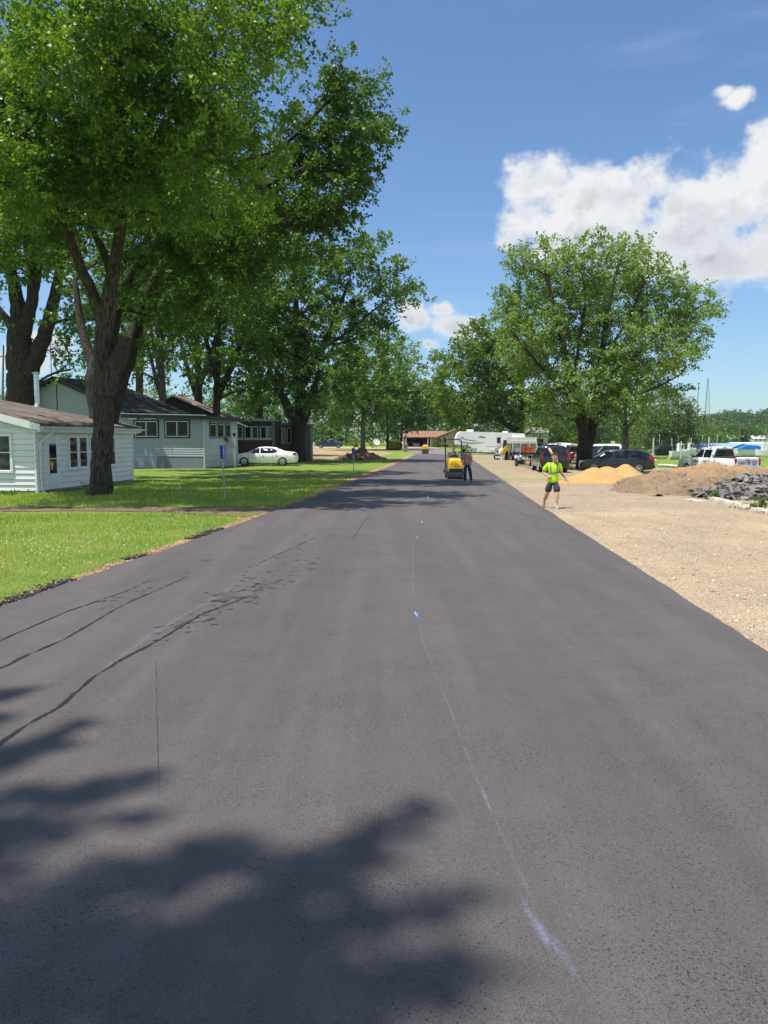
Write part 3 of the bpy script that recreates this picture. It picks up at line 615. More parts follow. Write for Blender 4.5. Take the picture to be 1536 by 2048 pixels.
# big tree by the white sedan
simple_tree('shade_tree','broad thick-trunked tree standing behind the tail of the white sedan','tree',596,0,72,29,640,LB([(700,515,55),(745,495,36),(770,560,38),(650,560,80),(720,600,70),(790,588,30),(825,585,16),(838,597,9),(600,630,90),(680,680,70),(740,670,42),(770,700,34),(560,700,80),(640,750,60),(520,640,80),(690,760,44),(590,790,50),(740,740,36),(540,780,36),(480,560,60),(640,490,60),(560,540,60)],72,4.0,.8),LF_E,31,size=.20,L=1.2,n=22,dens=2.0,
 fork=[(850,548,760,22),(850,640,740,22),(800,590,560,20),(780,700,560,14),(720,760,610,8),(700,800,640,5),(690,540,640,14)],lean=10,flare=1.25,branchy=7)
simple_tree('shade_tree','straight-trunked tree standing behind the brown dirt mound','tree',726,0,140,9.5,720,LB([(725,750,52),(690,790,46),(765,790,44),(730,700,36),(700,730,36),(750,820,34),(690,830,26),(660,800,34)],140,4),LF_E,32,size=.34,L=1.8,dens=.9,fork=[(820,700,770,5),(810,750,770,5)],bark=BARKG)
simple_tree('shade_tree','slender tree between the dirt mound and the clipped hedge','tree',775,0,150,5.5,740,LB([(775,780,40),(800,800,34),(760,820,30),(780,745,30)],150,4),LF_E,33,size=.36,L=1.8,dens=.9,fork=[(810,800,760,3)])
simple_tree('shade_tree','leaning thin tree at the left corner of the ranch house','tree',801,0,158,5,760,LB([(812,800,36),(838,820,28),(800,830,30),(825,780,24)],158,4),LF_D,34,size=.36,L=1.8,dens=.9,lean=10)
simple_tree('shade_tree','pale green airy tree top standing above the darker trees left of the road','tree',790,0,185,6,710,LB([(795,715,32),(815,740,26),(780,750,34),(808,697,16),(826,765,22)],185,4,.7),LF_P,35,size=.36,L=2.2,dens=.8)
simple_tree('shade_tree','low bushy tree overhanging the left end of the ranch roof','tree',850,0,215,6,770,LB([(835,775,22),(860,800,24),(845,830,26),(875,790,22),(890,820,26)],215,4),LF_E,36,size=.5,L=2.4,dens=.9)
# right: the big silver maple
bR=G(1168,936)
rl_=[[(bR.x,bR.y,-.1,.54),*lim([(1168,905,56,30),(1168,870,56,28),(1160,830,56,30),(1145,780,56,22),(1128,700,56,17),(1110,620,56,12),(1090,540,56,7)])],
 lim([(1176,900,56.5,24),(1186,840,56.5,30),(1196,780,56.5,22),(1205,700,56.5,17),(1220,600,57,12),(1240,520,57,7)]),
 lim([(1190,800,56.5,16),(1225,750,57,12),(1290,690,57.5,9),(1360,640,58,6),(1420,600,58,3)]),
 lim([(1160,820,55.5,14),(1115,770,55,9),(1070,720,54,7),(1020,660,54,4)]),
 lim([(1190,830,56.8,14),(1240,800,57.5,9),(1300,780,58,6),(1360,750,58,4)]),
 lim([(1205,720,56.5,11),(1255,640,56,8),(1290,560,56,5)]),
 lim([(1145,780,56,12),(1160,680,55,9),(1170,600,55,6),(1160,530,55,4)])]
rl_=[rl_[0]]+[[(a,b,c,w*.68) for a,b,c,w in l] for l in rl_[1:]]; rl_[0]=[q if i<2 else (q[0],q[1],q[2],q[3]*.75) for i,q in enumerate(rl_[0])]
rlob=LB(shr([(1030,520,34),(1070,505,34),(1120,505,36),(1015,490,14),(1085,478,14),(1165,540,44),(1030,580,44),(1010,610,30),(1090,590,62),(1060,660,60),(1010,660,26),(1150,620,72),(1230,520,50),(1262,482,26),(1290,500,34),(1240,590,70),(1310,560,48),(1330,620,62),(1390,560,30),(1415,600,28),(1445,600,12),(1400,640,40),(1370,690,44),(1390,720,24),(1300,690,70),(1230,690,76),(1140,720,70),(1070,740,48),(1120,790,52),(1200,780,66),(1280,760,58),(1340,760,36),(1020,710,26),(1180,480,30),(1210,840,30),(1260,820,34),(1100,840,24)],1195,720,.92,.98),56,4.2,.80)
tree('silver_maple','large spreading grey-green maple standing alone on the right, above the black crossover','tree',rl_,rlob,L=1.0,n=22,size=.14,dens=5.2,leafm=LF_R,seed=41,bark=BARKD,branchy=8,up=.6,flare=1.2,droop=.15)
simple_tree('walnut_tree','yellow-green spreading tree with a low forked trunk behind the camping trailer','tree',1040,0,118,16,800,LB([(940,720,50),(905,720,24),(980,690,50),(960,670,30),(1020,720,50),(920,780,50),(890,800,20),(985,770,60),(1040,780,50),(935,830,34),(1000,830,30),(1060,690,40),(1085,820,26),(1060,850,20)],118,5),LF_W,42,size=.30,L=1.7,dens=1.3,fork=[(868,972,812,12),(860,1000,780,10),(855,1052,790,11),(840,1075,770,7)],bark=BARKD,lean=4)
simple_tree('shade_tree','smaller dark-trunked tree on the grass behind the black crossover','tree',1250,0,108,14,800,LB([(1240,810,30),(1280,800,34),(1225,770,30),(1300,820,22),(1320,790,30),(1260,770,30)],108,4,.8),LF_E,43,size=.26,L=1.4,dens=1.1,fork=[(860,1290,810,8),(850,1225,800,7)])
simple_tree('willow_tree','drooping olive tree with one bare pale branch beside the marina','tree',1345,0,150,8,840,LB([(1330,820,28),(1355,805,24),(1375,835,24),(1390,860,22),(1345,850,32),(1315,850,26),(1300,870,22),(1370,880,18),(1330,800,16)],150,4,.9),LF_O,44,size=.28,L=2.2,dens=1.3,up=-.3,droop=.7)
# the shade tree left of the photographer: only its shadow falls on the near asphalt
def shade_lobe(px,py,h,r,rz=None):
    px-=55; py+=22
    g=G(px,py); h*=2.2; r*=.62; p=g+SUN*(h/SUN.z); return (p.x,p.y,p.z,r,r,(rz or r*.8),1.0)
sl_=[]
for px,py,h,r in [(60,1900,9,.62),(230,1930,9.5,.55),(400,1930,9,.5),(300,2020,8.6,.55),(540,1980,9.2,.44),(650,1950,9,.3),(560,2050,8.6,.45),(700,2030,9,.28),(120,2050,8.5,.7),(420,1850,9.2,.30),(560,1880,9,.30),(670,1870,9,.24),(740,1880,9,.16),(220,1830,9.4,.34),(80,1800,9.6,.34),(20,1730,10,.26),(-150,1750,9.8,.7),(-200,1560,10.6,.35),(-120,1450,11,.2),(-60,1650,10,.25)]:
    sl_.append(shade_lobe(px,py,h,r))
for (ax,ay,bx,by,r0_) in ((640,1760,890,1618,.15),(230,1770,520,1682,.17),(380,1760,560,1700,.1),(640,1850,965,1792,.17),(740,2000,1015,1942,.17),(20,1650,350,1550,.12),(0,1600,240,1568,.08),(0,1545,215,1443,.10),(20,1510,185,1478,.07),(-20,1405,95,1370,.08),(-20,1440,70,1424,.06),(520,1840,795,1735,.13),(-20,1700,320,1630,.14),(600,1790,760,1690,.08)):
    for i_ in range(7):
        f_=i_/6; sl_.append(shade_lobe(ax+(bx-ax)*f_,ay+(by-ay)*f_,9.4+rr.uniform(-.5,.5),(r0_*(1-.62*f_))/.62))
trk=(-8.5,-4.5)
sh_l=[[(trk[0],trk[1],0,.5),(trk[0]+.1,trk[1]+.2,4.5,.42),(trk[0]+.4,trk[1]+.8,9,.34),(-7.6,-1.5,13,.2),(-6.6,.5,17.3,.1)],[(trk[0]+.2,trk[1]+.4,5,.25),(-9,-1,11,.18),(-8.4,1,15,.1),(-9,3,19,.06)],[(trk[0],trk[1],5,.3),(-9.5,-6,9,.2),(-9,-6,13,.1)]]
big_=[(-12,-6,17,3,3,2.6,.012),(-13,-7,13,3,3,2.2,.012),(-10,-8,20,3,3,2.4,.012)]
tree('maple_tree','overhanging maple at the roadside whose leafy shade falls across the near asphalt','tree',sh_l,sl_+big_,L=.12,n=16,size=.075,dens=30.0,leafm=LF_A,seed=52,branchy=2,spread=.22,base=(-8.5,-4.5,0))
# ---------------- far wood and hills ----------------
def wood(name,label,rows,leafm,seed,n_per=150,size=.9,lo=.0):
    rg=np.random.default_rng(seed); Cs=[];Ds=[]
    for (x,y,zb,h,r) in rows:
        k=n_per; d=nrm(rg.normal(0,1,(k,3))); q=np.array([x,y,zb+h*.55])+d*np.array([r,r,h*.5])*(.7+.3*rg.random((k,1)))*(1+.22*np.sin(d[:,0:1]*4+x)*np.sin(d[:,2:3]*5+y)); Cs.append(q); Ds.append(nrm(d+rg.normal(0,.4,(k,3))+[0,0,.3]))
    V=leaf_arrays(np.concatenate(Cs),np.concatenate(Ds),size*2.2,5,size,rg,.2,.35); o=link_mesh(name,np_mesh(name,V,np.arange(len(V)).reshape(-1,4)),leafm); return tag(o,label,'trees',kind='stuff')
rg=np.random.default_rng(5); rows=[]
for x in np.arange(-150,70,4.6):
    for j in range(3):
        y=232+j*11+rg.uniform(-4,4)+abs(x+20)*.05; h=rg.uniform(12,17)+j*1.6; rows.append((x+rg.uniform(-2,2),y,0,h,rg.uniform(3.0,4.6)))
wood('background_wood','dense dark green wood closing the view behind the ranch house and lawns',rows,LF_D,61,170,.55)
rows=[(x+rg.uniform(-2,2),228+rg.uniform(-3,3),-.5,rg.uniform(4,7.5),rg.uniform(2.4,3.6)) for x in np.arange(-140,-8,5)]+[(x+rg.uniform(-2,2),236+rg.uniform(-3,3),0,rg.uniform(9,13),rg.uniform(3,4.5)) for x in np.arange(18,84,4.5)]
wood('understorey_wood','lighter bushy growth along the foot of the background wood',rows,LF_E,62,150,.5)
rows=[(x+rg.uniform(-3,3),262+rg.uniform(-8,8),-.5,rg.uniform(9,14)*(1.0 if x<95 else .62),rg.uniform(3.5,5.2)) for x in np.arange(60,112,3.6)]+[(x+rg.uniform(-3,3),250+rg.uniform(-5,5),-.5,rg.uniform(5,9)*(1.0 if x<95 else .5),rg.uniform(3,4)) for x in np.arange(56,112,4)]
wood('shore_wood','mid green trees along the far shore behind the parked vehicles',rows,LF_E,63,150,.55)
# wooded hill
def hillz(x,y):
    k=(x/np.maximum(y,1)*F+CX)     # silhouette described against bearing
    return 0
hx=np.linspace(60,1300,90); hy=np.linspace(420,1500,50); X,Y=np.meshgrid(hx,hy)
def hz(X,Y): return 34*sstep(430,760,Y)*sstep(180,330,X+.12*(Y-700))*(.82+.18*np.sin(X*.011+1)+.10*np.sin(X*.031)+.07*np.sin(Y*.02+X*.008))-2
_hz0=hz
def hz(X,Y): return (_hz0(X,Y)+2)*np.interp(X/np.maximum(Y,1)*F+CX,[1100,1330,1390,1440,1475,1510,1545,1600],[.25,.35,.50,.86,.90,.74,1.15,1.2])-2
V=np.column_stack([X.ravel(),Y.ravel(),hz(X,Y).ravel()]); idx=np.arange(X.size).reshape(X.shape); Q=np.stack([idx[:-1,:-1],idx[:-1,1:],idx[1:,1:],idx[1:,:-1]],-1).reshape(-1,4)
LF_H=m_leafy('leaf_hill',(.045,.085,.03),(.095,.15,.045),.25,(.12,.18,.05)); [setattr(n_.inputs['Scale'],'default_value',.05) for n_ in LF_H.node_tree.nodes if n_.bl_idname=='ShaderNodeTexNoise']
tag(link_mesh('hill',np_mesh('hill',V,Q),mat('hill_green',(.05,.09,.03),.95,var=.3,vs=.03)),kind='structure')
rows=[]
for i in range(1100):
    y=rg.uniform(470,800); x=rg.uniform(.36*y,.56*y)
    z=float(hz(np.array(x),np.array(y)))
    if z<0.5 : continue
    rows.append((x,y,z-1,rg.uniform(7,14),rg.uniform(4,8)))
wood('hillside_wood','far-off bluish green wood covering the low hill at the right edge',rows,LF_H,64,60,1.15)
rows=[(rg.uniform(.36*y_,.50*y_),y_,-1,rg.uniform(6,11),rg.uniform(3,5)) for y_ in rg.uniform(430,470,60)]+[(x,415+rg.uniform(-6,6),-.5,rg.uniform(5,8),4) for x in np.arange(120,185,5)]
wood('hill_foot_wood','dark trees at the foot of the far hill behind the marina',rows,LF_D,65,80,1.0)
# ---------------- building helpers ----------------
def m_siding(name,c,rough=.55):
    m,t,b=newmat(name); p=t.obj(); n=t.noise(p,.9,5,.6); st=t.noise(t.vm('MULTIPLY',p,(6,6,.5)),1.4,4,.6)
    a=t.mix(t.ramp(n,.3,.7),tuple(x*.92 for x in c),c); a=t.mix(t.ramp(st,.52,.75,0,.35),a,tuple(x*y for x,y in zip(c,(.78,.77,.70))))
    t.put(b.inputs['Base Color'],a); b.inputs['Roughness'].default_value=rough; b.inputs['Specular IOR Level'].default_value=.3
    t.put(b.inputs['Normal'],t.bump(t.noise(p,3,3),.15,.02)); return m
def m_shingle(name,c,c2):
    m,t,b=newmat(name); p=t.obj(); big=t.noise(p,.7,5,.65); 
    br=t.new('ShaderNodeTexBrick'); mp=t.new('ShaderNodeMapping'); t.put(mp.inputs['Vector'],p); mp.inputs['Rotation'].default_value=(0,0,R(90)); t.put(br.inputs['Vector'],mp.outputs[0])
    br.inputs['Scale'].default_value=1.0; br.inputs['Brick Width'].default_value=.30; br.inputs['Row Height'].default_value=.14; br.inputs['Mortar Size'].default_value=.010; br.inputs['Bias'].default_value=0
    t.put(br.inputs['Color1'],(*c,1)); t.put(br.inputs['Color2'],tuple(x*1.35 for x in c)+(1,)); t.put(br.inputs['Mortar'],tuple(x*.4 for x in c)+(1,))
    a=t.mix(t.ramp(big,.42,.68,0,.8),br.outputs[0],c2); a=t.mix(t.ramp(t.noise(t.vm('MULTIPLY',p,(1,.3,1)),3,4),.5,.7,0,.4),a,tuple(x*.45 for x in c))
    t.put(b.inputs['Base Color'],a); b.inputs['Roughness'].default_value=.95; b.inputs['Specular IOR Level'].default_value=.15; t.put(b.inputs['Normal'],t.bump(t.noise(p,40,4),.5,.02)); return m
WHITE=m_siding('white_siding',(.88,.87,.85)); WTRIM=mat('white_trim',(.86,.86,.86),.5,var=.06); GREYS=m_siding('grey_siding',(.38,.41,.425)); 
DTRIM=mat('dark_trim',(.018,.017,.022),.5,var=.2); GL=glass('window_glass',(.012,.015,.018)); GL.node_tree.nodes['Principled BSDF'].inputs['Specular IOR Level'].default_value=.22; GLG=glass('green_glass',(.035,.06,.05)); GLB=glass('dim_glass',(.045,.05,.055))
ALU=mat('aluminium',(.55,.56,.57),.35,.9,var=.1); SHB=m_shingle('brown_shingles',(.130,.105,.090),(.215,.175,.145)); SHD=m_shingle('charcoal_shingles',(.040,.038,.042),(.11,.095,.09)); SHR=m_shingle('rust_shingles',(.26,.135,.095),(.33,.19,.14))
FOUND=mat('foundation_paint',(.17,.20,.235),.8,var=.1,bump=.2); FOUNDL=mat('foundation_pale',(.36,.40,.42),.85,var=.25,vs=2)
class Wall:
    def __init__(s,O,d,n): s.O=Vector((O[0],O[1],0)); s.d=Vector((d[0],d[1],0)).normalized(); s.n=Vector((n[0],n[1],0)).normalized()
    def p(s,a,z,o=0): return s.O+s.d*a+s.n*o+Vector((0,0,z))
    def box(s,mb,s0,s1,z0,z1,o0,o1,m=0):
        vs=[s.p(a,z,o) for z in (z0,z1) for (a,o) in ((s0,o0),(s1,o0),(s1,o1),(s0,o1))]
        return mb.add(vs,[(3,2,1,0),(4,5,6,7),(0,1,5,4),(1,2,6,5),(2,3,7,6),(3,0,4,7)],m)
    def lap(s,mb,s0,s1,z0,ztop,pitch,dep=.034,m=0,holes=()):
        """ztop: number or function of s (gable)"""
        f=ztop if callable(ztop) else (lambda a:ztop); zmax=max(f(s0+(s1-s0)*i/60) for i in range(61)); z=z0
        while z<zmax-1e-4:
            zt=min(z+pitch,zmax); zm=(z+zt)/2; ss=[s0+(s1-s0)*i/120 for i in range(121) if f(s0+(s1-s0)*i/120)>=zm-1e-6]
            if len(ss)>1:
                segs=[(ss[0],ss[-1])]
                for h in holes:
                    if h[2]<zm<h[3]: segs=[q for (a,b) in segs for q in ((a,min(b,h[0])),(max(a,h[1]),b)) if q[1]-q[0]>.01]
                for a,b in segs:
                    g=min(.026,pitch*.16); zg_=z+g; r_=-.035  # recess added under each board so a shade line forms
                    mb.add([s.p(a,zg_,dep),s.p(b,zg_,dep),s.p(b,zt,0),s.p(a,zt,0)],[(0,1,2,3)],m); mb.add([s.p(a,zg_,r_),s.p(b,zg_,r_),s.p(b,zg_,dep),s.p(a,zg_,dep)],[(0,1,2,3)],m)
                    mb.add([s.p(a,z,r_),s.p(b,z,r_),s.p(b,zg_,r_),s.p(a,zg_,r_)],[(0,1,2,3)],m); mb.add([s.p(a,z,0),s.p(b,z,0),s.p(b,z,r_),s.p(a,z,r_)],[(0,1,2,3)],m)
                    for q in (a,b): mb.add([s.p(q,zg_,r_),s.p(q,zg_,dep),s.p(q,zt,0),s.p(q,zt,r_)],[(0,1,2,3)],m)
            z=zt
    def sfrom(s,px,base=Vector((0,0,0))):
        """distance along the wall seen at pixel column px (base = world offset)"""
        k=(px-CX)/F*1.0; O=s.O+base
        # X = k' * Y with the row taken at the horizon
        x,y,z=ray(px,HOR); k=x/y
        return (k*O.y-O.x)/(s.d.x-k*s.d.y)
    def window(s,root,s0,s1,z0,z1,fm,gm,trim=.07,mull=(),rail=(),sash=None,name='window',depth=.075,thin=.03,sash_m=None):
        fr=MB(); s.box(fr,s0-trim,s0,z0-trim,z1+trim,-.02,depth); s.box(fr,s1,s1+trim,z0-trim,z1+trim,-.02,depth); s.box(fr,s0,s1,z1,z1+trim,-.02,depth); s.box(fr,s0,s1,z0-trim,z0,-.02,depth+.02)
        w_=fr.build(name,fm,root); sm=sash_m or fm
        mu=MB(); e=thin
        for a,b,c,d in ((s0,s0+e,z0,z1),(s1-e,s1,z0,z1),(s0+e,s1-e,z1-e,z1),(s0+e,s1-e,z0,z0+e)): s.box(mu,a,b,c,d,.0,depth-.012)
        for q in mull: a=s0+(s1-s0)*q; s.box(mu,a-e*.6,a+e*.6,z0+e,z1-e,.0,depth-.009)
        for q in rail: a=z0+(z1-z0)*q; s.box(mu,s0+e,s1-e,a-e*.6,a+e*.6,.0,depth-.015)
        mu.build('sash',sm,w_); g_=MB(); g_.quad(s.p(s0,z0,.045),s.p(s1,z0,.045),s.p(s1,z1,.045),s.p(s0,z1,.045)); g_.build('pane',gm,w_); return w_
def slab(mb,poly,t=.12,m=0):
    n=len(poly); P=[Vector(p) for p in poly]; vs=P+[p-Vector((0,0,t)) for p in P]
    mb.add(vs,[tuple(range(n)),tuple(range(2*n-1,n-1,-1))]+[(i,(i+1)%n,n+(i+1)%n,n+i) for i in range(n)],m)
# ---------------- white cottage ----------------
C0=G(76,987); C1=G(267,962); base=Vector((C0.x,C0.y,0))
cot=thing('cottage','small white lap-sided cottage with a brown roof, nearest house at the left edge','house',base)
dr=(C1-C0); Lr=dr.length; dr.normalize(); nr=Vector((dr.y,-dr.x,0)); dl=Vector((-dr.y,dr.x,0)); Wd=9.6; EZ=2.72
WR=Wall((0,0),dr,nr); WF=Wall((0,0),dl,-dr); WB=Wall(dr*Lr,dl,dr); WL=Wall(dl*Wd,dr,-nr)
SLP=.25
def zf(a): return EZ+SLP*min(a,Wd-a)
mb=MB(); WR.lap(mb,0,Lr,.08,EZ,.23); WF.lap(mb,0,Wd,.08,zf,.23); WB.lap(mb,0,Wd,.08,EZ,.23); WL.lap(mb,0,Lr,.08,EZ,.23); mb.build('wall',WHITE,cot,fix=False)
mb=MB(); 
for W_,l in ((WR,Lr),(WF,Wd)): W_.box(mb,-.0,.09,.0,EZ,.0,.03); W_.box(mb,l-.09,l,.0,EZ,0,.03)
mb.build('corner_board',WTRIM,cot)
mb=MB(); WR.box(mb,.05,Lr-.05,-.1,.09,-.15,-.02); WF.box(mb,.05,Wd-.05,-.1,.09,-.15,-.02); mb.build('foundation',FOUNDL,cot)
ov=.38
def cp(a,b,z): return dl*a+dr*b+Vector((0,0,z))   # a across to the left, b back
zE=EZ-ov*SLP+.14; zR=EZ+SLP*Wd/2+.14; hb=Wd/2*.95
rf=MB(); slab(rf,[cp(-ov,-.3,zE),cp(-ov,Lr+ov,zE),cp(Wd/2,Lr-hb,zR),cp(Wd/2,-.3,zR)],.10)
slab(rf,[cp(Wd+ov,-.3,zE),cp(Wd/2,-.3,zR),cp(Wd/2,Lr-hb,zR),cp(Wd+ov,Lr+ov,zE)],.10); slab(rf,[cp(-ov,Lr+ov,zE-.002),cp(Wd+ov,Lr+ov,zE-.002),cp(Wd/2,Lr-hb,zR-.002)],.10)
roof=rf.build('roof',SHB,cot)
fs_=MB(); # white rake boards at the gable, eave gutter along the right
for a0,a1 in ((-ov,Wd/2),(Wd/2,Wd+ov)):
    z0=zE+SLP*(a0+ov) if a0<Wd/2 else zR; z1=zR if a0<Wd/2 else zE
    P=[cp(a0,-.34,z0-.30),cp(a1,-.34,z1-.30),cp(a1,-.34,z1-.03),cp(a0,-.34,z0-.03)]; P2=[p+dr*.045 for p in P]; fs_.add(P+P2,[(0,1,2,3),(7,6,5,4),(0,4,5,1),(3,2,6,7),(0,3,7,4),(1,5,6,2)])
WR.box(fs_,-.3,Lr+.3,zE-.30,zE-.10,ov-.03,ov-.005); WR.box(fs_,-.3,Lr,zE-.34,zE-.30,0,ov-.03)
fs_.build('fascia',WTRIM,roof)
gt=MB(); WR.box(gt,-.25,Lr+.45,zE-.21,zE-.115,ov+.0,ov+.11); gt.build('gutter',mat('gutter_metal',(.62,.62,.60),.5,.2,var=.2,vs=4),roof)
dp=MB(); s_=lambda a,z,o: WR.p(a,z,o)
dp.tube([s_(.55,zE-.2,ov+.05),s_(.5,zE-.36,ov+.03),s_(.22,2.05,.09),s_(.16,1.9,.07),s_(.16,.12,.07),s_(.16,.05,.2)],.035,8); dp.build('downspout',WTRIM,cot)
# storm door
a0=WR.sfrom(89,base); a1=WR.sfrom(114,base)
d_=MB(); WR.box(d_,a0,a1,.12,2.14,.0,.06); door=d_.build('door',WTRIM,cot); w_=a1-a0
f_=MB(); WR.box(f_,a0-.09,a0,.10,2.22,0,.085); WR.box(f_,a1,a1+.09,.10,2.22,0,.085); WR.box(f_,a0,a1,2.14,2.22,0,.085); f_.build('door_frame',WTRIM,cot)
g_=MB(); WR.box(g_,a0+w_*.22,a1-w_*.22,.75,1.98,.05,.066); g_.build('pane',GL,door); g_=MB(); WR.box(g_,a0+w_*.2,a1-w_*.2,1.34,1.38,.05,.075); g_.build('rail',WTRIM,door)
g_=MB(); hp=WR.p(a1-.06,1.08,.05); g_.tube([hp,hp+nr*.05,hp+nr*.055+dr*-.09],.012,6); g_.build('handle',DTRIM,door)
YEL=mat('yellow_toy',(.75,.48,.03),.5,var=.1)
g_=MB(); c=WR.p(a0+w_*.36,1.12,.068); g_.cyl(c,c+nr*.012,.13,.13,16); g_.cyl(c+Vector((0,0,-.15)),c+Vector((0,0,-.15))+nr*.01,.07,.07,12); g_.build('yellow_ornament',YEL,door)
# windows
for x0,x1 in ((136,151.5),(156,171)):
    WR.window(cot,WR.sfrom(x0,base),WR.sfrom(x1,base),.92,2.24,WTRIM,GL,trim=.09,rail=(.5,))
WR.window(cot,WR.sfrom(213,base),WR.sfrom(227,base),.92,2.24,WTRIM,GL,trim=.09,rail=(.5,))
WR.window(cot,WR.sfrom(178,base),WR.sfrom(190,base),.92,2.24,WTRIM,GL,trim=.09,rail=(.5,))
WF.window(cot,1.05,2.05,.90,2.30,WTRIM,GLB,trim=.08,rail=(.52,)); WF.window(cot,5.2,6.2,.90,2.30,WTRIM,GL,trim=.08,rail=(.52,))
# door step and scrub at the wall foot
st_=MB(); WR.box(st_,a0-.1,a1+.5,0,.10,.06,.75); tag(st_.build('door_step',mat('weathered_step',(.16,.14,.12),.9,var=.3,bump=.4)),'low weathered step under the white cottage door','step').location=base
# flue pipe
fp=at(75,810,33.2); pipe=thing('flue_pipe','shiny metal flue pipe with a round cap on the brown cottage roof','chimney pipe',(fp.x,fp.y,fp.z-.1))
z=Vector((0,0,1)); GALV=mat('galvanised',(.62,.64,.66),.28,.95,var=.15,vs=6)
m_=MB(); m_.cyl(z*0,z*1.38,.105,.105,20); m_.build('pipe',GALV,pipe,smooth=True); m_=MB(); m_.tube([z*0,z*.05,z*.16],[.19,.17,.108],20); m_.build('flashing',mat('old_flashing',(.30,.30,.30),.5,.7),pipe,smooth=True)
m_=MB(); m_.cyl(z*.52,z*.58,.115,.115,20); m_.build('band',GALV,pipe); m_=MB(); m_.tube([z*1.36,z*1.42],[.08,.08],12); m_.tube([z*1.42,z*1.45,z*1.50],[.17,.175,.05],20); m_.build('cap',GALV,pipe,smooth=True)
# ---------------- grey house ----------------
uu=Vector((.30,1,0)).normalized(); vv_=Vector((-1,.30,0)).normalized(); g0=Vector((-12.9,55.5,0))
gh=thing('bungalow','grey lap-sided bungalow with black roof edges and black-framed windows, behind the white cottage','house',g0)
WA=Wall((0,0),vv_,-uu); WB2=Wall((0,0),uu,-vv_); sc_=1.044
SA=6.0*sc_; DA=4.86*sc_; S1=17.8*sc_; AP=11.95*sc_; ZE_=3.62
def zg(a): return 6.62-.40*abs(a-AP) if a>SA-.2 else ZE_
mb=MB(); WA.lap(mb,0,S1,.85,lambda a: max(ZE_,zg(a)) if a>SA else ZE_,.17,.026)
mb.build('wall',GREYS,gh,fix=False)
mb=MB(); WB2.lap(mb,0,DA,.95,ZE_,.17,.026); mb.build('end_wall',m_siding('pale_siding',(.50,.54,.57)),gh,fix=False)
mb=MB(); Wx=Wall(uu*DA,vv_,uu); Wx.box(mb,0,SA,0,ZE_,-.1,0); 
bw=[Wall(vv_*S1,uu,vv_),Wall(uu*9,vv_,uu)]; bw[0].box(mb,0,9,0,4,-.1,0); bw[1].box(mb,SA,S1,0,4,-.1,0); Wall(vv_*SA,uu,-vv_).box(mb,4.8,9,0,4,-.1,0)
mb.build('rear_wall',GREYS,gh)
mb=MB(); WA.box(mb,0,3.9,-.05,.86,-.1,-.004); WB2.box(mb,0.0,DA,-.05,.3,-.1,-.01); mb.build('foundation',FOUND,gh); mb=MB(); WA.box(mb,3.9,S1,-.05,.86,-.1,.004); mb.build('foundation',FOUNDL,gh)
mb=MB(); WB2.lap(mb,0,DA,.05,.95,.45,.01); mb.build('skirt',m_siding('skirt_paint',(.44,.46,.50)),gh,fix=False)
mb=MB(); WA.box(mb,-.012,.07,.0,ZE_,.0,.028); WB2.box(mb,-.0,.07,0,ZE_,.0,.028); WB2.box(mb,DA-.07,DA,0,ZE_,0,.028); mb.build('corner_board',m_siding('corner_grey',(.50,.55,.58)),gh)
def gp(a,b,z): return vv_*a+uu*b+Vector((0,0,z))
rf=MB(); slab(rf,[gp(-.45,-.45,3.80),gp(-.45,DA+.4,3.72),gp(SA+.3,DA+.4,3.92),gp(SA+.3,-.45,3.98)],.06); r1=rf.build('low_roof',SHD,gh)
fa=MB(); 
def fascia(A,B,t,h,n=Vector((0,0,0))): 
    P=[A+n*0,B+n*0,B-Vector((0,0,h)),A-Vector((0,0,h))]; P2=[p+n*t for p in P]; fa.add(P+P2,[(0,1,2,3),(7,6,5,4),(0,4,5,1),(3,2,6,7),(0,3,7,4),(1,5,6,2)])
fascia(gp(-.47,-.46,3.80),gp(SA+.3,-.46,3.98),.03,.30,-uu); fascia(gp(-.46,-.49,3.80),gp(-.46,DA+.4,3.72),.03,.30,-vv_); fa.build('fascia',DTRIM,r1)
fa=MB(); fascia(gp(-.5,-.50,3.83),gp(SA+.3,-.50,4.01),.04,.05,-uu); fa.build('drip_edge',ALU,r1)
rg_=6.62+.22; rf=MB(); e=.5
slab(rf,[gp(SA-e,-.4,rg_-.40*(AP-SA+e)),gp(SA-e,8.4,rg_-.40*(AP-SA+e)),gp(AP,7.2,rg_),gp(AP,-.4,rg_)],.10); slab(rf,[gp(AP,-.4,rg_),gp(AP,7.2,rg_),gp(S1+e,8.4,rg_-.40*(S1-AP+e)),gp(S1+e,-.4,rg_-.40*(S1-AP+e))],.10)
slab(rf,[gp(AP,7.2,rg_-.01),gp(SA-e,8.4,rg_-.41*(AP-SA+e)),gp(S1+e,8.4,rg_-.41*(S1-AP+e))],.08)
r2=rf.build('main_roof',SHD,gh)
fa=MB(); fascia(gp(SA-e,-.42,rg_-.40*(AP-SA+e)),gp(AP,-.42,rg_),.03,.30,-uu); fascia(gp(AP,-.42,rg_),gp(S1+e,-.42,rg_-.40*(S1-AP+e)),.03,.30,-uu); fa.build('rake_board',DTRIM,r2)
fa=MB(); WA.box(fa,AP-.04,AP+.04,ZE_+.2,6.5,.01,.03); fa.build('conduit',DTRIM,gh)
for x0,x1 in ((330.5,380),(269.5,318)):
    a,b=sorted((WA.sfrom(x0,g0),WA.sfrom(x1,g0))); WA.window(gh,a+.08,b-.08,2.30,3.42,DTRIM,GL,trim=.10,mull=(.5,),sash_m=WTRIM,thin=.045)
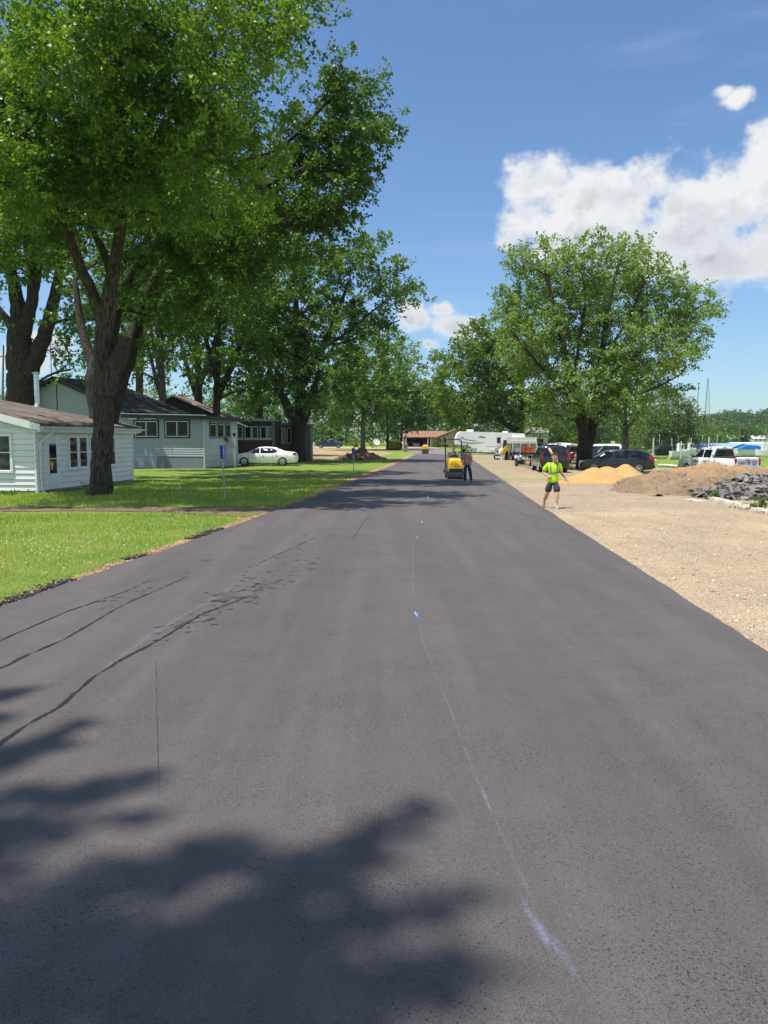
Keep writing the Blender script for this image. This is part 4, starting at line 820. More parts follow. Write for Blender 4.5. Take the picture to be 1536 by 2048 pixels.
for x0,x1 in ((419,432),(435.5,447),(451,460.5)):
    a,b=sorted((WB2.sfrom(x0,g0),WB2.sfrom(x1,g0))); WB2.window(gh,a+.04,b-.04,2.26,3.34,DTRIM,GL,trim=.05,rail=(.86,),sash_m=WTRIM,thin=.03)
# antenna on the ridge
ap=g0+gp(AP,-.5,0); an=thing('antenna_mast','thin dark antenna mast standing at the peak of the grey gable','antenna',(ap.x,ap.y,6.5))
m_=MB(); m_.cyl((0,0,-.2),(0,0,5.6),.03,.02,6); m_.build('mast',DTRIM,an); m_=MB(); m_.tube([(0,0,3.3),(0,0,3.55)],[.09,.06],8); m_.build('insulator',DTRIM,an)
# flag and lamp post by the grey house
lp=G(470,936); lp=Vector(((470-CX)/F*58.5,58.5,0)); la=thing('lamp_post','white yard lamp post with a dark lantern at the grey house end wall','lamp post',lp)
m_=MB(); m_.box((0,0,1.15),(.14,.14,2.3)); m_.build('post',WTRIM,la); m_=MB(); m_.tube([(0,0,2.3),(0,0,2.34),(0,0,2.36),(0,0,2.52),(0,0,2.60)],[.04,.05,.10,.13,.02],8); m_.build('lantern',mat('lantern_dark',(.03,.04,.035),.3,.4),la)
fl=thing('flag','small red and white striped flag with a blue corner hanging beside the lamp post','flag',lp+Vector((-.12,-.12,2.05)),0)
m_=MB(); m_.cyl((.1,.05,-.1),(-.72,-.1,.28),.012,.012,6); m_.build('pole',ALU,fl)
RED=mat('flag_red',(.50,.03,.04),.7,var=.1); FW=mat('flag_white',(.72,.72,.74),.7,var=.05); FB=mat('flag_blue',(.03,.05,.20),.7,var=.1)
m_=MB(); o=Vector((-.10,-.03,.0)); ex=Vector((-.58,-.06,.27)); ey=Vector((.36,.04,-.78))*.85
for i in range(13):
    for j in range(4):
        def q(a,b): return o+ex*(1-a)+ey*b+Vector((0,-.04*math.sin(6*b+3*a),0))
        can=(i<7 and j<2); m_.quad(q(i/13,j/4),q((i+1)/13,j/4),q((i+1)/13,(j+1)/4),q(i/13,(j+1)/4),m=2 if can else (i%2))
f2=m_.build('cloth',[RED,FW,FB],fl,fix=False); sm=f2.modifiers.new('thickness','SOLIDIFY'); sm.thickness=.006
# address posts
SBL=mat('sign_blue',(.010,.035,.36),.35,var=.08); POSTM=mat('galv_post',(.36,.39,.40),.5,.5,var=.15)
FONTM=mat('lettering_white',(.82,.84,.86),.5,var=.02)
def text_mesh(name,s,size,m,parent,M,ext=.002,align='CENTER',sp=1.0):
    cu=bpy.data.curves.new(name,'FONT'); cu.body=s; cu.size=size; cu.extrude=ext; cu.align_x=align; cu.align_y='CENTER'; cu.space_line=sp; cu.resolution_u=3
    tmp=bpy.data.objects.new('tmp',cu); col.objects.link(tmp); bpy.context.view_layer.update(); dg=bpy.context.evaluated_depsgraph_get(); me=bpy.data.meshes.new_from_object(tmp.evaluated_get(dg)); bpy.data.objects.remove(tmp)
    me.name=name; me.materials.clear(); o=link_mesh(name,me,m,parent); o.matrix_local=M; return o
def sign_post(px,pyb,pyt,d,wpx,hpx,leanpx,label,nums):
    b=G(px+leanpx,pyb); d=b.y; th=thing('address_post',label,'address sign',b,0,'blue address signs'); k=d/F
    top=Vector(((px-px-leanpx)*k,0,(pyb-pyt)*k*1.0)); 
    m_=MB(); m_.tube([(0,0,-.2),top],[.026,.026],6); m_.build('post',POSTM,th)
    zc=(pyb-pyt-hpx/2)*k; ax=top.normalized(); c=top-ax*(hpx*k/2); yaw=R(18)
    z_=ax; x_=Vector((math.cos(yaw),math.sin(yaw),0)); y_=z_.cross(x_).normalized(); x_=y_.cross(z_).normalized(); M=Matrix((x_,y_,z_)).transposed()
    w_=wpx*k; h_=hpx*k; m_=MB(); m_.box(c+y_*-.04+x_*w_*.05,(w_,.012,h_),M=M); pl=m_.build('plate',SBL,th)
    Mt=Matrix((x_,z_,-y_)).transposed().to_4x4(); Mt.translation=c+x_*w_*.24-y_*.048
    text_mesh('lettering','\n'.join(nums),h_*.27,FONTM,pl,Mt,.001,sp=.86); return th
sign_post(446,1000,891,27,11,26,5,'blue address sign reading 3880 on a leaning post in the shaded lawn','3880')
sign_post(706,946,896,48,6,12,2,'small blue address sign on a thin post beyond the lawn, near the road edge','')
# ---------------- brown house ----------------
BR=m_siding('brown_boards',(.085,.066,.055),.8); BRL=m_siding('taupe_boards',(.22,.20,.19),.8); b0=Vector((-13.0,70,0))
bh=thing('brown_house','brown house with a rust roof and a long row of pale-framed windows behind the sedan','house',b0)
xd=Vector((1,.04,0)).normalized(); yd=Vector((-.04,1,0)); WW=Wall((0,0),xd,-yd); Z3=3.72
xs=lambda px: WW.sfrom(px,b0)
mb=MB(); WW.box(mb,-7.5,xs(551),0,Z3,-.12,0); WW.box(mb,xs(551),xs(551)+.12,0,Z3,-6,-.0); Wall(xd*-7.5,yd,-xd).box(mb,0,6,0,Z3,-.1,0); bw_=mb.build('wall',BR,bh)
W2=Wall(xd*xs(551)+yd*3.2,xd,-yd); mb=MB(); W2.box(mb,.05,2.9,0,Z3-.25,-.12,0); W2.box(mb,2.9,3.0,0,Z3-.25,-4,0); 
mb.build('annex_wall',BRL,bh)
mb=MB(); 
for i in range(22): W2.box(mb,.1+i*.13,.125+i*.13,.05,1.6,0,.015)
mb.build('batten',mat('batten_dark',(.12,.105,.10),.8),bh)
mb=MB(); mb.prism([(xs(551)-.28,0),(xs(551)-.05,0),(xs(551)-.05,Z3),(xs(551)-.28,Z3)],'y',-.10,-.005); mb.build('pilaster',BRL,bh)
PF=mat('pale_frame',(.48,.55,.52),.5,var=.1)
for x0,x1,gm in ((472,485.5,GLG),(490,502.5,GL),(504.5,516,GLG),(521,533,GL),(535.5,547,GLG)): WW.window(bh,xs(x0)+.03,xs(x1)-.03,2.2-.0,3.2,PF,gm,trim=.06,thin=.03)
mb=MB(); WW.box(mb,xs(472),xs(549),2.02,2.13,0,.10); mb.build('sill',PF,bh)
for x0,x1 in ((558,563),(565,570),(575,582)): a,b=W2.sfrom(x0,b0),W2.sfrom(x1,b0); W2.window(bh,a,b,1.75,3.1,WTRIM,GLB,trim=.04,thin=.02)
rfm=MB(); ax_=-5.85
def bp(a,b,z): return xd*a+yd*b+Vector((0,0,z))
pz=6.05; sl2=.42
slab(rfm,[bp(ax_,-.5,pz),bp(xs(497),-.5,pz-sl2*(xs(497)-ax_)),bp(xs(497),8,pz-sl2*(xs(497)-ax_)),bp(ax_,8,pz)],.1); slab(rfm,[bp(ax_,-.5,pz),bp(ax_,8,pz),bp(-10.5,8,pz-sl2*4.65),bp(-10.5,-.5,pz-sl2*4.65)],.1); r3=rfm.build('roof',SHR,bh)
mb=MB(); mb.add([bp(ax_,-.02,pz-.12),bp(xs(492),-.02,Z3),bp(-10.2,-.02,Z3),bp(ax_,.1,pz-.12),bp(xs(492),.1,Z3),bp(-10.2,.1,Z3)],[(0,1,2),(5,4,3),(0,3,4,1),(0,2,5,3),(1,4,5,2)]); mb.build('gable',BR,bh)
fa=MB(); fascia(bp(ax_,-.52,pz+.02),bp(xs(497),-.52,pz-sl2*(xs(497)-ax_)),.03,.16,-yd); fascia(bp(ax_,-.52,pz+.02),bp(-10.5,-.52,pz-sl2*4.65),.03,.16,-yd); fa.build('rake_board',WTRIM,r3)
fa=MB(); slab(fa,[bp(xs(480),-.6,3.95),bp(xs(556),-.6,3.82),bp(xs(556),6,3.95),bp(xs(480),6,4.1)],.16); slab(fa,[bp(xs(551)+.1,2.8,3.55),bp(xs(551)+3.3,2.8,3.5),bp(xs(551)+3.3,8,3.7),bp(xs(551)+.1,8,3.75)],.14); fa.build('flat_roof',mat('flat_roof',(.30,.31,.30),.8,var=.2),bh)
# ---------------- ranch house ----------------
STONE=mat('tan_stone',(.42,.33,.19),.9,var=.35,vs=2.5,bump=.5,bs=6,dist=.05); TAN=mat('tan_boards',(.40,.31,.20),.8,var=.15); r0=Vector((4.96,199,0))
rh=thing('ranch_house','low tan stone ranch house with a rust-brown roof and open garage at the road end','house',r0)
wl=Wall((0,0),(1,0),(0,-1)); mb=MB()
wl.box(mb,.0,.7,0,2.46,-.3,0); wl.box(mb,.7,6.3,2.2,2.46,-.3,0); wl.box(mb,7.05,8.7,0,2.46,-.3,0); mb.prism([(0,0),(.3,0),(.3,2.46),(0,2.46)],'y',.3,7); mb.build('wall',STONE,rh)
mb=MB(); wl.box(mb,6.2,6.42,0,2.2,-.25,.04); wl.box(mb,6.95,7.08,0,2.2,-.2,.03); wl.box(mb,.66,.84,0,2.2,-.2,.03); mb.build('door_frame',WTRIM,rh); mb=MB(); wl.box(mb,6.42,6.95,0,2.2,-.2,-.1); mb.build('door',mat('dark_door',(.03,.025,.022),.6),rh)
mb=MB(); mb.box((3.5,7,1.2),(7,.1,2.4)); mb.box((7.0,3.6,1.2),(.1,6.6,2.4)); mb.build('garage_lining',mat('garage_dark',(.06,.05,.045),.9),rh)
rfm=MB(); slab(rfm,[(-.3,-.6,2.42),(9.2,-.6,2.42),(12.5,4,4.02),(0,4,4.02)],.12); slab(rfm,[(0,4,4.02),(12.5,4,4.02),(12.5,8.6,2.5),(-.3,8.6,2.5)],.12)
slab(rfm,[(8.4,-1.6,2.40),(13.9,-1.6,4.55),(13.9,9,4.55),(8.4,9,2.40)],.14); slab(rfm,[(13.9,-1.6,4.55),(19.4,-1.6,2.40),(19.4,9,2.40),(13.9,9,4.55)],.14); r4=rfm.build('roof',SHR,rh)
mb=MB(); mb.prism([(9.0,0),(18.8,0),(18.8,2.45),(13.9,4.36),(9.0,2.45)],'y',-1.1,-.8); mb.build('gable_wall',STONE,rh)
fa=MB()
for A,B in (((8.4,-1.64,2.42),(13.9,-1.64,4.58)),((19.4,-1.64,2.42),(13.9,-1.64,4.58))): fascia(Vector(A),Vector(B),.05,.22,Vector((0,-1,0)))
fascia(Vector((-.3,-.64,2.44)),Vector((8.6,-.64,2.44)),.05,.2,Vector((0,-1,0))); fa.build('fascia',mat('fascia_brown',(.10,.06,.045),.7),r4)
mb=MB(); mb.box((15,3,4.6),(1.0,.8,1.2)); mb.build('chimney',STONE,r4)
wg=Wall((0,-1.1),(1,0),(0,-1)); wg.window(rh,10.2,11.0,.5,2.35,mat('cream_frame',(.6,.55,.4),.6),GL,trim=.12); wg.window(rh,15.2,16.6,.9,2.2,mat('cream_frame',(.6,.55,.4),.6),GL,trim=.12,mull=(.5,))
# stone gate pillar
gp_=G(811,904); gpl=thing('stone_pillar','short stone gate pillar with a white lamp at the roadside near the ranch','pillar',gp_); mb=MB()
rq=random.Random(4)
for k in range(6):
    for j in range(2): mb.box((rq.uniform(-.02,.02)+(-.16+.32*j),0,.1+k*.2),(.31,.62+rq.uniform(-.04,.04),.19),rz=rq.uniform(-.04,.04))
mb.build('shaft',mat('fieldstone',(.34,.30,.26),.9,var=.5,vs=5,bump=.4),gpl); mb=MB(); mb.box((0,0,1.25),(.78,.78,.09)); mb.build('cap',mat('cap_concrete',(.5,.47,.42),.9),gpl)
mb=MB(); mb.cyl((-.5,0,0),(-.5,0,1.35),.03,.03,6); mb.sphere((-.5,0,1.45),.13,8,6); mb.build('lamp',WTRIM,gpl)
# white shed beyond the trucks
sh0=at(1038,893,128); sh0.z=0; sd_=thing('shed','long white shed with a weathered grey roof behind the orange sign','shed',sh0); mb=MB(); k=128/F
L_=58*k; mb.box((L_/2,2.5,1.55),(L_,5,3.1)); mb.build('wall',WHITE,sd_); rfm=MB(); slab(rfm,[(-.3,-.4,2.35-.0+.72),(L_+.3,-.4,3.07),(L_+.0,2.6,4.0),(0,2.6,4.0)],.1); slab(rfm,[(0,2.6,4.0),(L_,2.6,4.0),(L_+.3,5.5,3.07),(-.3,5.5,3.07)],.1); rfm.build('roof',m_shingle('weathered_roof',(.20,.19,.16),(.30,.28,.23)),sd_)
mb=MB(); mb.box((L_*.72,-.03,1.5),(1.1,.06,1.1)); mb.build('window',GL,sd_)
# marina, far buildings
BLUE=mat('dock_roof_blue',(.24,.37,.58),.5,var=.1); RUST=mat('barge_red',(.20,.055,.05),.75,var=.35,vs=.5); WM=mat('white_metal',(.75,.75,.73),.5,var=.08)
def dock(px0,px1,y,d,label,roofm,zr=3.1,dep=10):
    A=at(px0,y,d); Bx=at(px1,y,d); th=thing('boat_dock',label,'boat dock',(A.x,d,-1.0),0,None); Lx=Bx.x-A.x; z1=A.z+1.0
    mb=MB(); slab(mb,[(0,0,z1),(Lx,0,z1),(Lx,dep/2,z1+.9),(0,dep/2,z1+.9)],.12); slab(mb,[(0,dep/2,z1+.9),(Lx,dep/2,z1+.9),(Lx,dep,z1),(0,dep,z1)],.12); mb.build('roof',roofm,th)
    for i in range(int(Lx/3.2)+1):
        mb=MB(); 
        for yy in (.2,dep-.2): mb.cyl((.2+i*3.2,yy,-.4),(.2+i*3.2,yy,z1),.07,.07,6)
        mb.build('post',DTRIM,th)
    mb=MB(); mb.box((Lx/2,0,.15),(Lx,1.2,.3)); mb.build('deck',mat('deck_grey',(.45,.43,.40),.8,var=.2),th)
tag(link_mesh('lake_water',np_mesh('lake_water',np.array([[48,112,-.50],[420,112,-.50],[420,232,-.50],[48,232,-.50]],float),np.array([[0,1,2,3]])),mat('water',(.10,.13,.12),.12,var=.2,vs=.3,bump=.3,bs=2)),kind='structure')
dock(1376,1500,896,150,'long blue-roofed boat dock just behind the white pickup',BLUE)
dock(1478,1600,893,172,'white-roofed boat dock at the right edge, beyond the blue roofs',WM)
dock(1512,1640,897,140,'nearest blue-roofed boat dock cut by the right edge',BLUE)
def barge(px0,px1,y0,y1,d):
    A=at(px0,y0,d); Bx=at(px1,y1,d); th=thing('train','line of dull red freight wagons on the far shore','train',(A.x,d,0)); n=4; w_=(Bx.x-A.x)/n; zb=at(px0,y1,d).z; zt=A.z
    for i in range(n):
        mb=MB(); mb.box((w_*(i+.5),1.4,(zb+zt)/2),(w_*.96,2.8,zt-zb)); 
        for j in range(9): mb.box((w_*(i+.06+.11*j),-.06,(zb+zt)/2),(.25,.12,(zt-zb)*.95))
        mb.build('wagon',RUST,th)
barge(1436,1560,885.5,893,330)
def fbuild(px0,px1,yt,yb,d,label,roofc,pitch=.35,wallm=WHITE,wins=3):
    A=at(px0,yb,d); Bx=at(px1,yt,d); w_=Bx.x-A.x; h=Bx.z-A.z; th=thing('far_house',label,'house',(A.x,d,A.z)); rh_=h*.42; wh=h-rh_
    mb=MB(); mb.prism([(0,-1),(w_,-1),(w_,wh),(0,wh)],'y',0,8); mb.build('wall',wallm,th); rfm=MB(); slab(rfm,[(-.4,-.5,wh-.1),(w_+.4,-.5,wh-.1),(w_+.4,4,h),(-.4,4,h)],.15); slab(rfm,[(-.4,4,h),(w_+.4,4,h),(w_+.4,8.5,wh-.1),(-.4,8.5,wh-.1)],.15); rfm.build('roof',roofc,th)
    for i in range(wins): 
        mb=MB(); mb.box((w_*(i+.7)/(wins+.4),-.03,wh*.55),(w_*.12,.08,wh*.35)); mb.build('window',GL,th)
GRF=mat('grey_roof',(.42,.42,.42),.7,var=.1)
fbuild(1437,1458,868,883,420,'white house with a grey roof standing on the hill foot',GRF)
fbuild(1456,1474,871,885,415,'lower cream annex beside the white hill house',GRF,wallm=STONE,wins=2)
fbuild(1506,1545,871,884,430,'pale building with a broad light roof at the right edge below the hill',WM,wins=4)
emb=sheet('embankment',[(75,236),(320,330),(330,420),(110,420),(70,300)],6,.05,m_ground())
# lattice tower and mast on the hill
def tower(px,yt,d,label,lattice):
    b=at(px,845,d); b.z=float(hz(np.array(b.x),np.array(float(d)))) ; top=at(px,yt,d).z-b.z; th=thing('radio_tower' if lattice else 'radio_mast',label,'tower' if lattice else 'mast',b); 
    MT=mat('tower_steel',(.20,.24,.27),.6,.3)
    if lattice:
        mb=MB(); w_=lambda z:(1-z/top)*2.6+.45
        for sx,sy in ((-1,-1),(1,-1),(0,1)): mb.tube([(sx*w_(0),sy*w_(0),0),(sx*w_(top),sy*w_(top),top)],[.20,.14],4)
        mb.build('leg',MT,th); mb=MB(); n=14; c=[(-1,-1),(1,-1),(0,1)]
        for i in range(n):
            z0=top*i/n; z1=top*(i+1)/n
            for j in range(3): p=c[j];q=c[(j+1)%3]; mb.tube([(p[0]*w_(z0),p[1]*w_(z0),z0),(q[0]*w_(z1),q[1]*w_(z1),z1)],.10,3); mb.tube([(p[0]*w_(z1),p[1]*w_(z1),z1),(q[0]*w_(z1),q[1]*w_(z1),z1)],.08,3)
        mb.build('brace',MT,th)
    else:
        mb=MB(); mb.tube([(0,0,0),(0,0,top)],[.38,.28],6); mb.build('pole',MT,th); mb=MB(); mb.box((0,-.4,top-.8),(1.4,.4,1.2)); mb.build('antenna',MT,th)
tower(1412,757,640,'tall lattice radio tower on the hill, right of the slim mast',True); tower(1394,765,640,'slim grey mast on the hill, left of the lattice tower',False)
# ---------------- vehicles ----------------
TYRE=mat('tyre_rubber',(.022,.022,.022),.85,var=.3); RIM=mat('rim_silver',(.60,.61,.63),.3,.7,var=.1); RIMD=mat('wheel_gap',(.02,.02,.022),.7); CHROME=mat('chrome',(.7,.7,.7),.15,1.0,var=.05)
CGL=glass('car_glass',(.010,.013,.016),.02); TRIMB=mat('black_plastic',(.02,.02,.02),.6); LENS=mat('lamp_lens',(.75,.76,.78),.15,.2,var=.1); REDL=mat('tail_lens',(.38,.012,.015),.2,var=.15); PLATE=mat('plate_white',(.7,.72,.75),.5); ORL=mat('amber_lens',(.7,.25,.03),.3)
def paint(n,c,metal=.0,rough=.28): return mat(n,c,rough,metal,var=.05,vs=1.2,spec=.5,coat=.8)
def wheel(root,x,y,r,wd=.22,rim=RIM,spokes=5,rf=.64):
    s=1 if y>0 else -1; mb=MB(); prof=[(-wd/2,r*.62),(-wd/2,r*.9),(-wd*.36,r),(wd*.36,r),(wd/2,r*.9),(wd/2,r*.62)]; n=24; vs=[]
    for k in range(n):
        a=2*math.pi*k/n; vs+=[(x+q[1]*math.cos(a),y+q[0],r+q[1]*math.sin(a)) for q in prof]
    m=len(prof); fs=[(k*m+j,k*m+j+1,((k+1)%n)*m+j+1,((k+1)%n)*m+j) for k in range(n) for j in range(m-1)]; mb.add(vs,fs)
    mb.cyl((x,y-wd*.30,r),(x,y+wd*.30,r),r*.63,r*.63,20,m=1); w_=mb.build('wheel',[TYRE,RIMD],root,smooth=True)
    mb=MB(); yo=y+s*(wd*.30+.012); R1=r*rf; n=24; vs=[];
    for k in range(n):
        a=2*math.pi*k/n
        for q,o in ((R1,0),(R1,.05),(R1*.86,.05),(R1*.84,0)): vs.append((x+q*math.cos(a),yo+s*o,r+q*math.sin(a)))
    mb.add(vs,[(k*4+j,k*4+(j+1)%4,((k+1)%n)*4+(j+1)%4,((k+1)%n)*4+j) for k in range(n) for j in range(4)])
    for k in range(spokes):
        a=2*math.pi*(k+.25)/spokes; M=Matrix.Rotation(-a,3,'Y'); mb.box(Vector((x,yo+s*.022,r))+M@Vector((R1*.48,0,0)),(R1*.80,.04,R1*.30),M=M)
    mb.cyl((x,yo,r),(x,yo+s*.05,r),R1*.24,R1*.2,12); mb.build('rim',rim,w_); return w_
def sec(st,x):
    st=sorted(st)
    for a,b in zip(st[:-1],st[1:]):
        if a[0]<=x<=b[0]:
            k=(x-a[0])/(b[0]-a[0]); return [a[i]+(b[i]-a[i])*k for i in range(6)]
    return st[0] if x<st[0][0] else st[-1]
def ring(st):
    x,zb,zs,zt,wb,wt=st; h=[(0,zb),(wb*.80,zb),(wb*.955,zb+.07),(wb*.99,zb+(zs-zb)*.35),(wb,zb+(zs-zb)*.72),(wb*.975,zs-.03),(wb*.955,zs),(wt+ (wb*.955-wt)*.5,zs+(zt-zs)*.5-0),(wt+.01,zt-.07),(wt*.93,zt-.018),(wt*.6,zt),(0,zt+.012)]
    return [(x,y,z) for y,z in h]+[(x,-y,z) for y,z in h[-2:0:-1]]
def loft_body(st,wells,name,m,root,r):
    st=sorted(st); P=[]
    for i in range(len(st)-1):
        n=4
        for k in range(n): P.append(sec(st,st[i][0]+(st[i+1][0]-st[i][0])*k/n))
    P.append(st[-1]); vs=[];
    for s in P: vs+=ring(s)
    m_=len(ring(P[0])); fs=[(i*m_+j,i*m_+(j+1)%m_,(i+1)*m_+(j+1)%m_,(i+1)*m_+j) for i in range(len(P)-1) for j in range(m_)]+[tuple(range(m_)),tuple((len(P)-1)*m_+j for j in range(m_-1,-1,-1))]
    mb=MB(); mb.add(vs,fs); o=mb.build(name,[m,TRIMB],root)
    if wells:
        cut=MB()
        for wx,wy in wells:
            s=1 if wy>0 else -1; cut.cyl((wx,wy-s*.22,r*1.02),(wx,wy+s*.4,r*1.02),r*1.17,r*1.17,28,m=0)
        c=cut.build('tmp_cut',TRIMB); md=o.modifiers.new('b','BOOLEAN'); md.object=c; md.solver='EXACT'; md.operation='DIFFERENCE'
        try: md.material_mode='TRANSFER'
        except Exception: pass
        bpy.context.view_layer.update(); dg=bpy.context.evaluated_depsgraph_get(); me=bpy.data.meshes.new_from_object(o.evaluated_get(dg)); o.modifiers.clear(); o.data=me; bpy.data.objects.remove(c)
    for p in o.data.polygons: p.use_smooth=True
    o.data.set_sharp_from_angle(angle=R(32)); return o
def sidey(st,x,z,off=.010):
    s=sec(st,x); rg_=[(y,zz) for _,y,zz in ring(s)[:12]]
    for a,b in zip(rg_[1:-1],rg_[2:]):
        if a[1]<=z<=b[1] and b[1]>a[1]: return a[0]+(b[0]-a[0])*(z-a[1])/(b[1]-a[1])+off
    return rg_[6][0]+off
def sidepane(root,st,poly,name,m,off=.012,sides=(1,-1),sub=4,z2=None):
    for s in sides:
        mb=MB(); P=[]
        n=len(poly)
        for i in range(n):
            a,b=poly[i],poly[(i+1)%n]
            for k in range(sub): P.append((a[0]+(b[0]-a[0])*k/sub,a[1]+(b[1]-a[1])*k/sub))
        vs=[(x,s*sidey(st,x,z,off),z) for x,z in P]; cx=sum(p[0] for p in P)/len(P); cz=sum(p[1] for p in P)/len(P); vs.append((cx,s*sidey(st,cx,cz,off),cz)); k=len(P)
        mb.add(vs,[(i,(i+1)%k,k) for i in range(k)]); mb.build(name,m,root)
def screen(root,st,xa,xb,f0,f1,wf,name,m,off=.014):
    a,b=sec(st,xa),sec(st,xb); mb=MB(); P=[]
    for f in (f0,f1):
        x=xa+(xb-xa)*f; s=sec(st,x); w_=s[5]*wf
        P.append((x,s[3],w_))
    dx=P[1][0]-P[0][0]; dz=P[1][1]-P[0][1]; L_=math.hypot(dx,dz); nx,nz=(-dz/L_,dx/L_)
    if nz<0: nx,nz=-nx,-nz
    vs=[]
    for (x,z,w_) in P:
        for j in range(7): y=w_*(j/3-1); vs.append((x+nx*(off+.012),y,z+nz*(off+.012*(1-abs(j/3-1)**2))-.012*0))
    mb.add(vs,[(j,j+1,7+j+1,7+j) for j in range(6)]); mb.build(name,m,root)
def seams(root,st,lines,m=None):
    mb=MB()
    for ln in lines:
        for s in (1,-1):
            vs=[]
            for (x,z) in ln: y=s*sidey(st,x,z,.004); vs+=[(x-.009,y,z),(x+.009,y,z)] if abs(ln[0][0]-ln[-1][0])<abs(ln[0][1]-ln[-1][1]) else [(x,y,z-.008),(x,y,z+.008)]
            mb.add(vs,[(2*i,2*i+1,2*i+3,2*i+2) for i in range(len(ln)-1)])
    mb.build('door_seam',m or TRIMB,root)
def mirror_handles(root,st,mx,mz,hs,m):
    for s in (1,-1):
        y=sidey(st,mx,mz,0); mb=MB(); mb.sphere((mx,s*(y+.12),mz+.05),.11,8,6,sc=(.6,1,.75)); mb.box((mx,s*(y+.03),mz),(.06,.1,.04)); mb.build('mirror',m,root,smooth=True)
    for hx,hz in hs:
        for s in (1,-1): mb=MB(); mb.box((hx,s*(sidey(st,hx,hz,.018)),hz),(.17,.03,.03)); mb.build('handle',m,root)
def lamp_box(root,name,c,d,m,rz=0): mb=MB(); mb.box(c,d,rz=rz,taper=.92); return mb.build(name,m,root)
def vec_line(x,z0,z1,n=6,sl=0): return [(x+sl*i/n,z0+(z1-z0)*i/n) for i in range(n+1)]
def sedan(label,loc,rz,pm,group=None,name='sedan'):
    t=thing(name,label,'car',loc,rz,group)
    st=[(-2.50,.42,.66,.70,.74,.62),(-2.42,.28,.84,.92,.86,.74),(-2.25,.24,.92,1.03,.91,.78),(-1.75,.22,.94,1.07,.93,.76),(-.95,.20,.96,1.37,.935,.57),(-.25,.20,.95,1.44,.935,.60),(.40,.20,.94,1.40,.935,.59),(1.28,.20,.91,.99,.93,.78),(1.9,.22,.84,.90,.92,.76),(2.30,.24,.74,.78,.88,.70),(2.50,.30,.60,.64,.76,.6)]
    w_=[(1.45,.80),(1.45,-.80),(-1.40,.80),(-1.40,-.80)]; loft_body(st,w_,'body',pm,t,.335)
    for x,y in w_: wheel(t,x,y+(.035 if y>0 else -.035),.345)
    sidepane(t,st,[(1.10,.965),(.30,.955),(.30,1.355),(.46,1.345)],'side_window',CGL); sidepane(t,st,[(.24,.955),(-.80,.97),(-1.08,1.09),(-.74,1.32),(.24,1.36)],'side_window',CGL)
    screen(t,st,1.28,.40,.10,.96,.90,'windscreen',CGL); screen(t,st,-1.75,-.95,.12,.95,.86,'rear_window',CGL)
    seams(t,st,[vec_line(.27,.30,.95),vec_line(1.12,.30,.9),vec_line(-.72,.40,.95,6,.05),[( -1.0+i*.5,.62) for i in range(5)]]); mirror_handles(t,st,1.0,.97,[(.05,.82),(-.95,.84)],pm)
    for s in (1,-1):
        lamp_box(t,'headlight',(2.28,s*.66,.66),(.34,.30,.15),LENS); mb=MB(); x0=-2.42; mb.add([(-2.20,s*.925,.80),(-2.20,s*.925,.99),(-2.36,s*.90,1.0),(-2.44,s*.88,.80),(-2.47,s*.60,.82),(-2.40,s*.62,.98)],[(0,1,2,3),(3,2,5,4)]); mb.build('tail_light',REDL,t)
    lamp_box(t,'plate',(-2.50,0,.72),(.02,.32,.16),PLATE); lamp_box(t,'grille',(2.46,0,.50),(.08,.7,.16),TRIMB); return t
WPAINT=mat('white_paint',(.88,.87,.84),.45,0,var=.03,vs=1.2,spec=.3,coat=.15); BPAINT=paint('black_paint',(.010,.012,.016)); NAVY=paint('navy_paint',(.012,.022,.12)); MAROON=paint('maroon_paint',(.16,.015,.02)); SILV=paint('silver_paint',(.45,.46,.47),.6)
c=Vector(((530-CX)/F*61.6,61.6,0))
sd1=sedan('white sedan parked on the grass between the grey bungalow and the thick tree',c,math.pi+R(3),WPAINT); sd1.scale=(1.05,1.03,1.05)
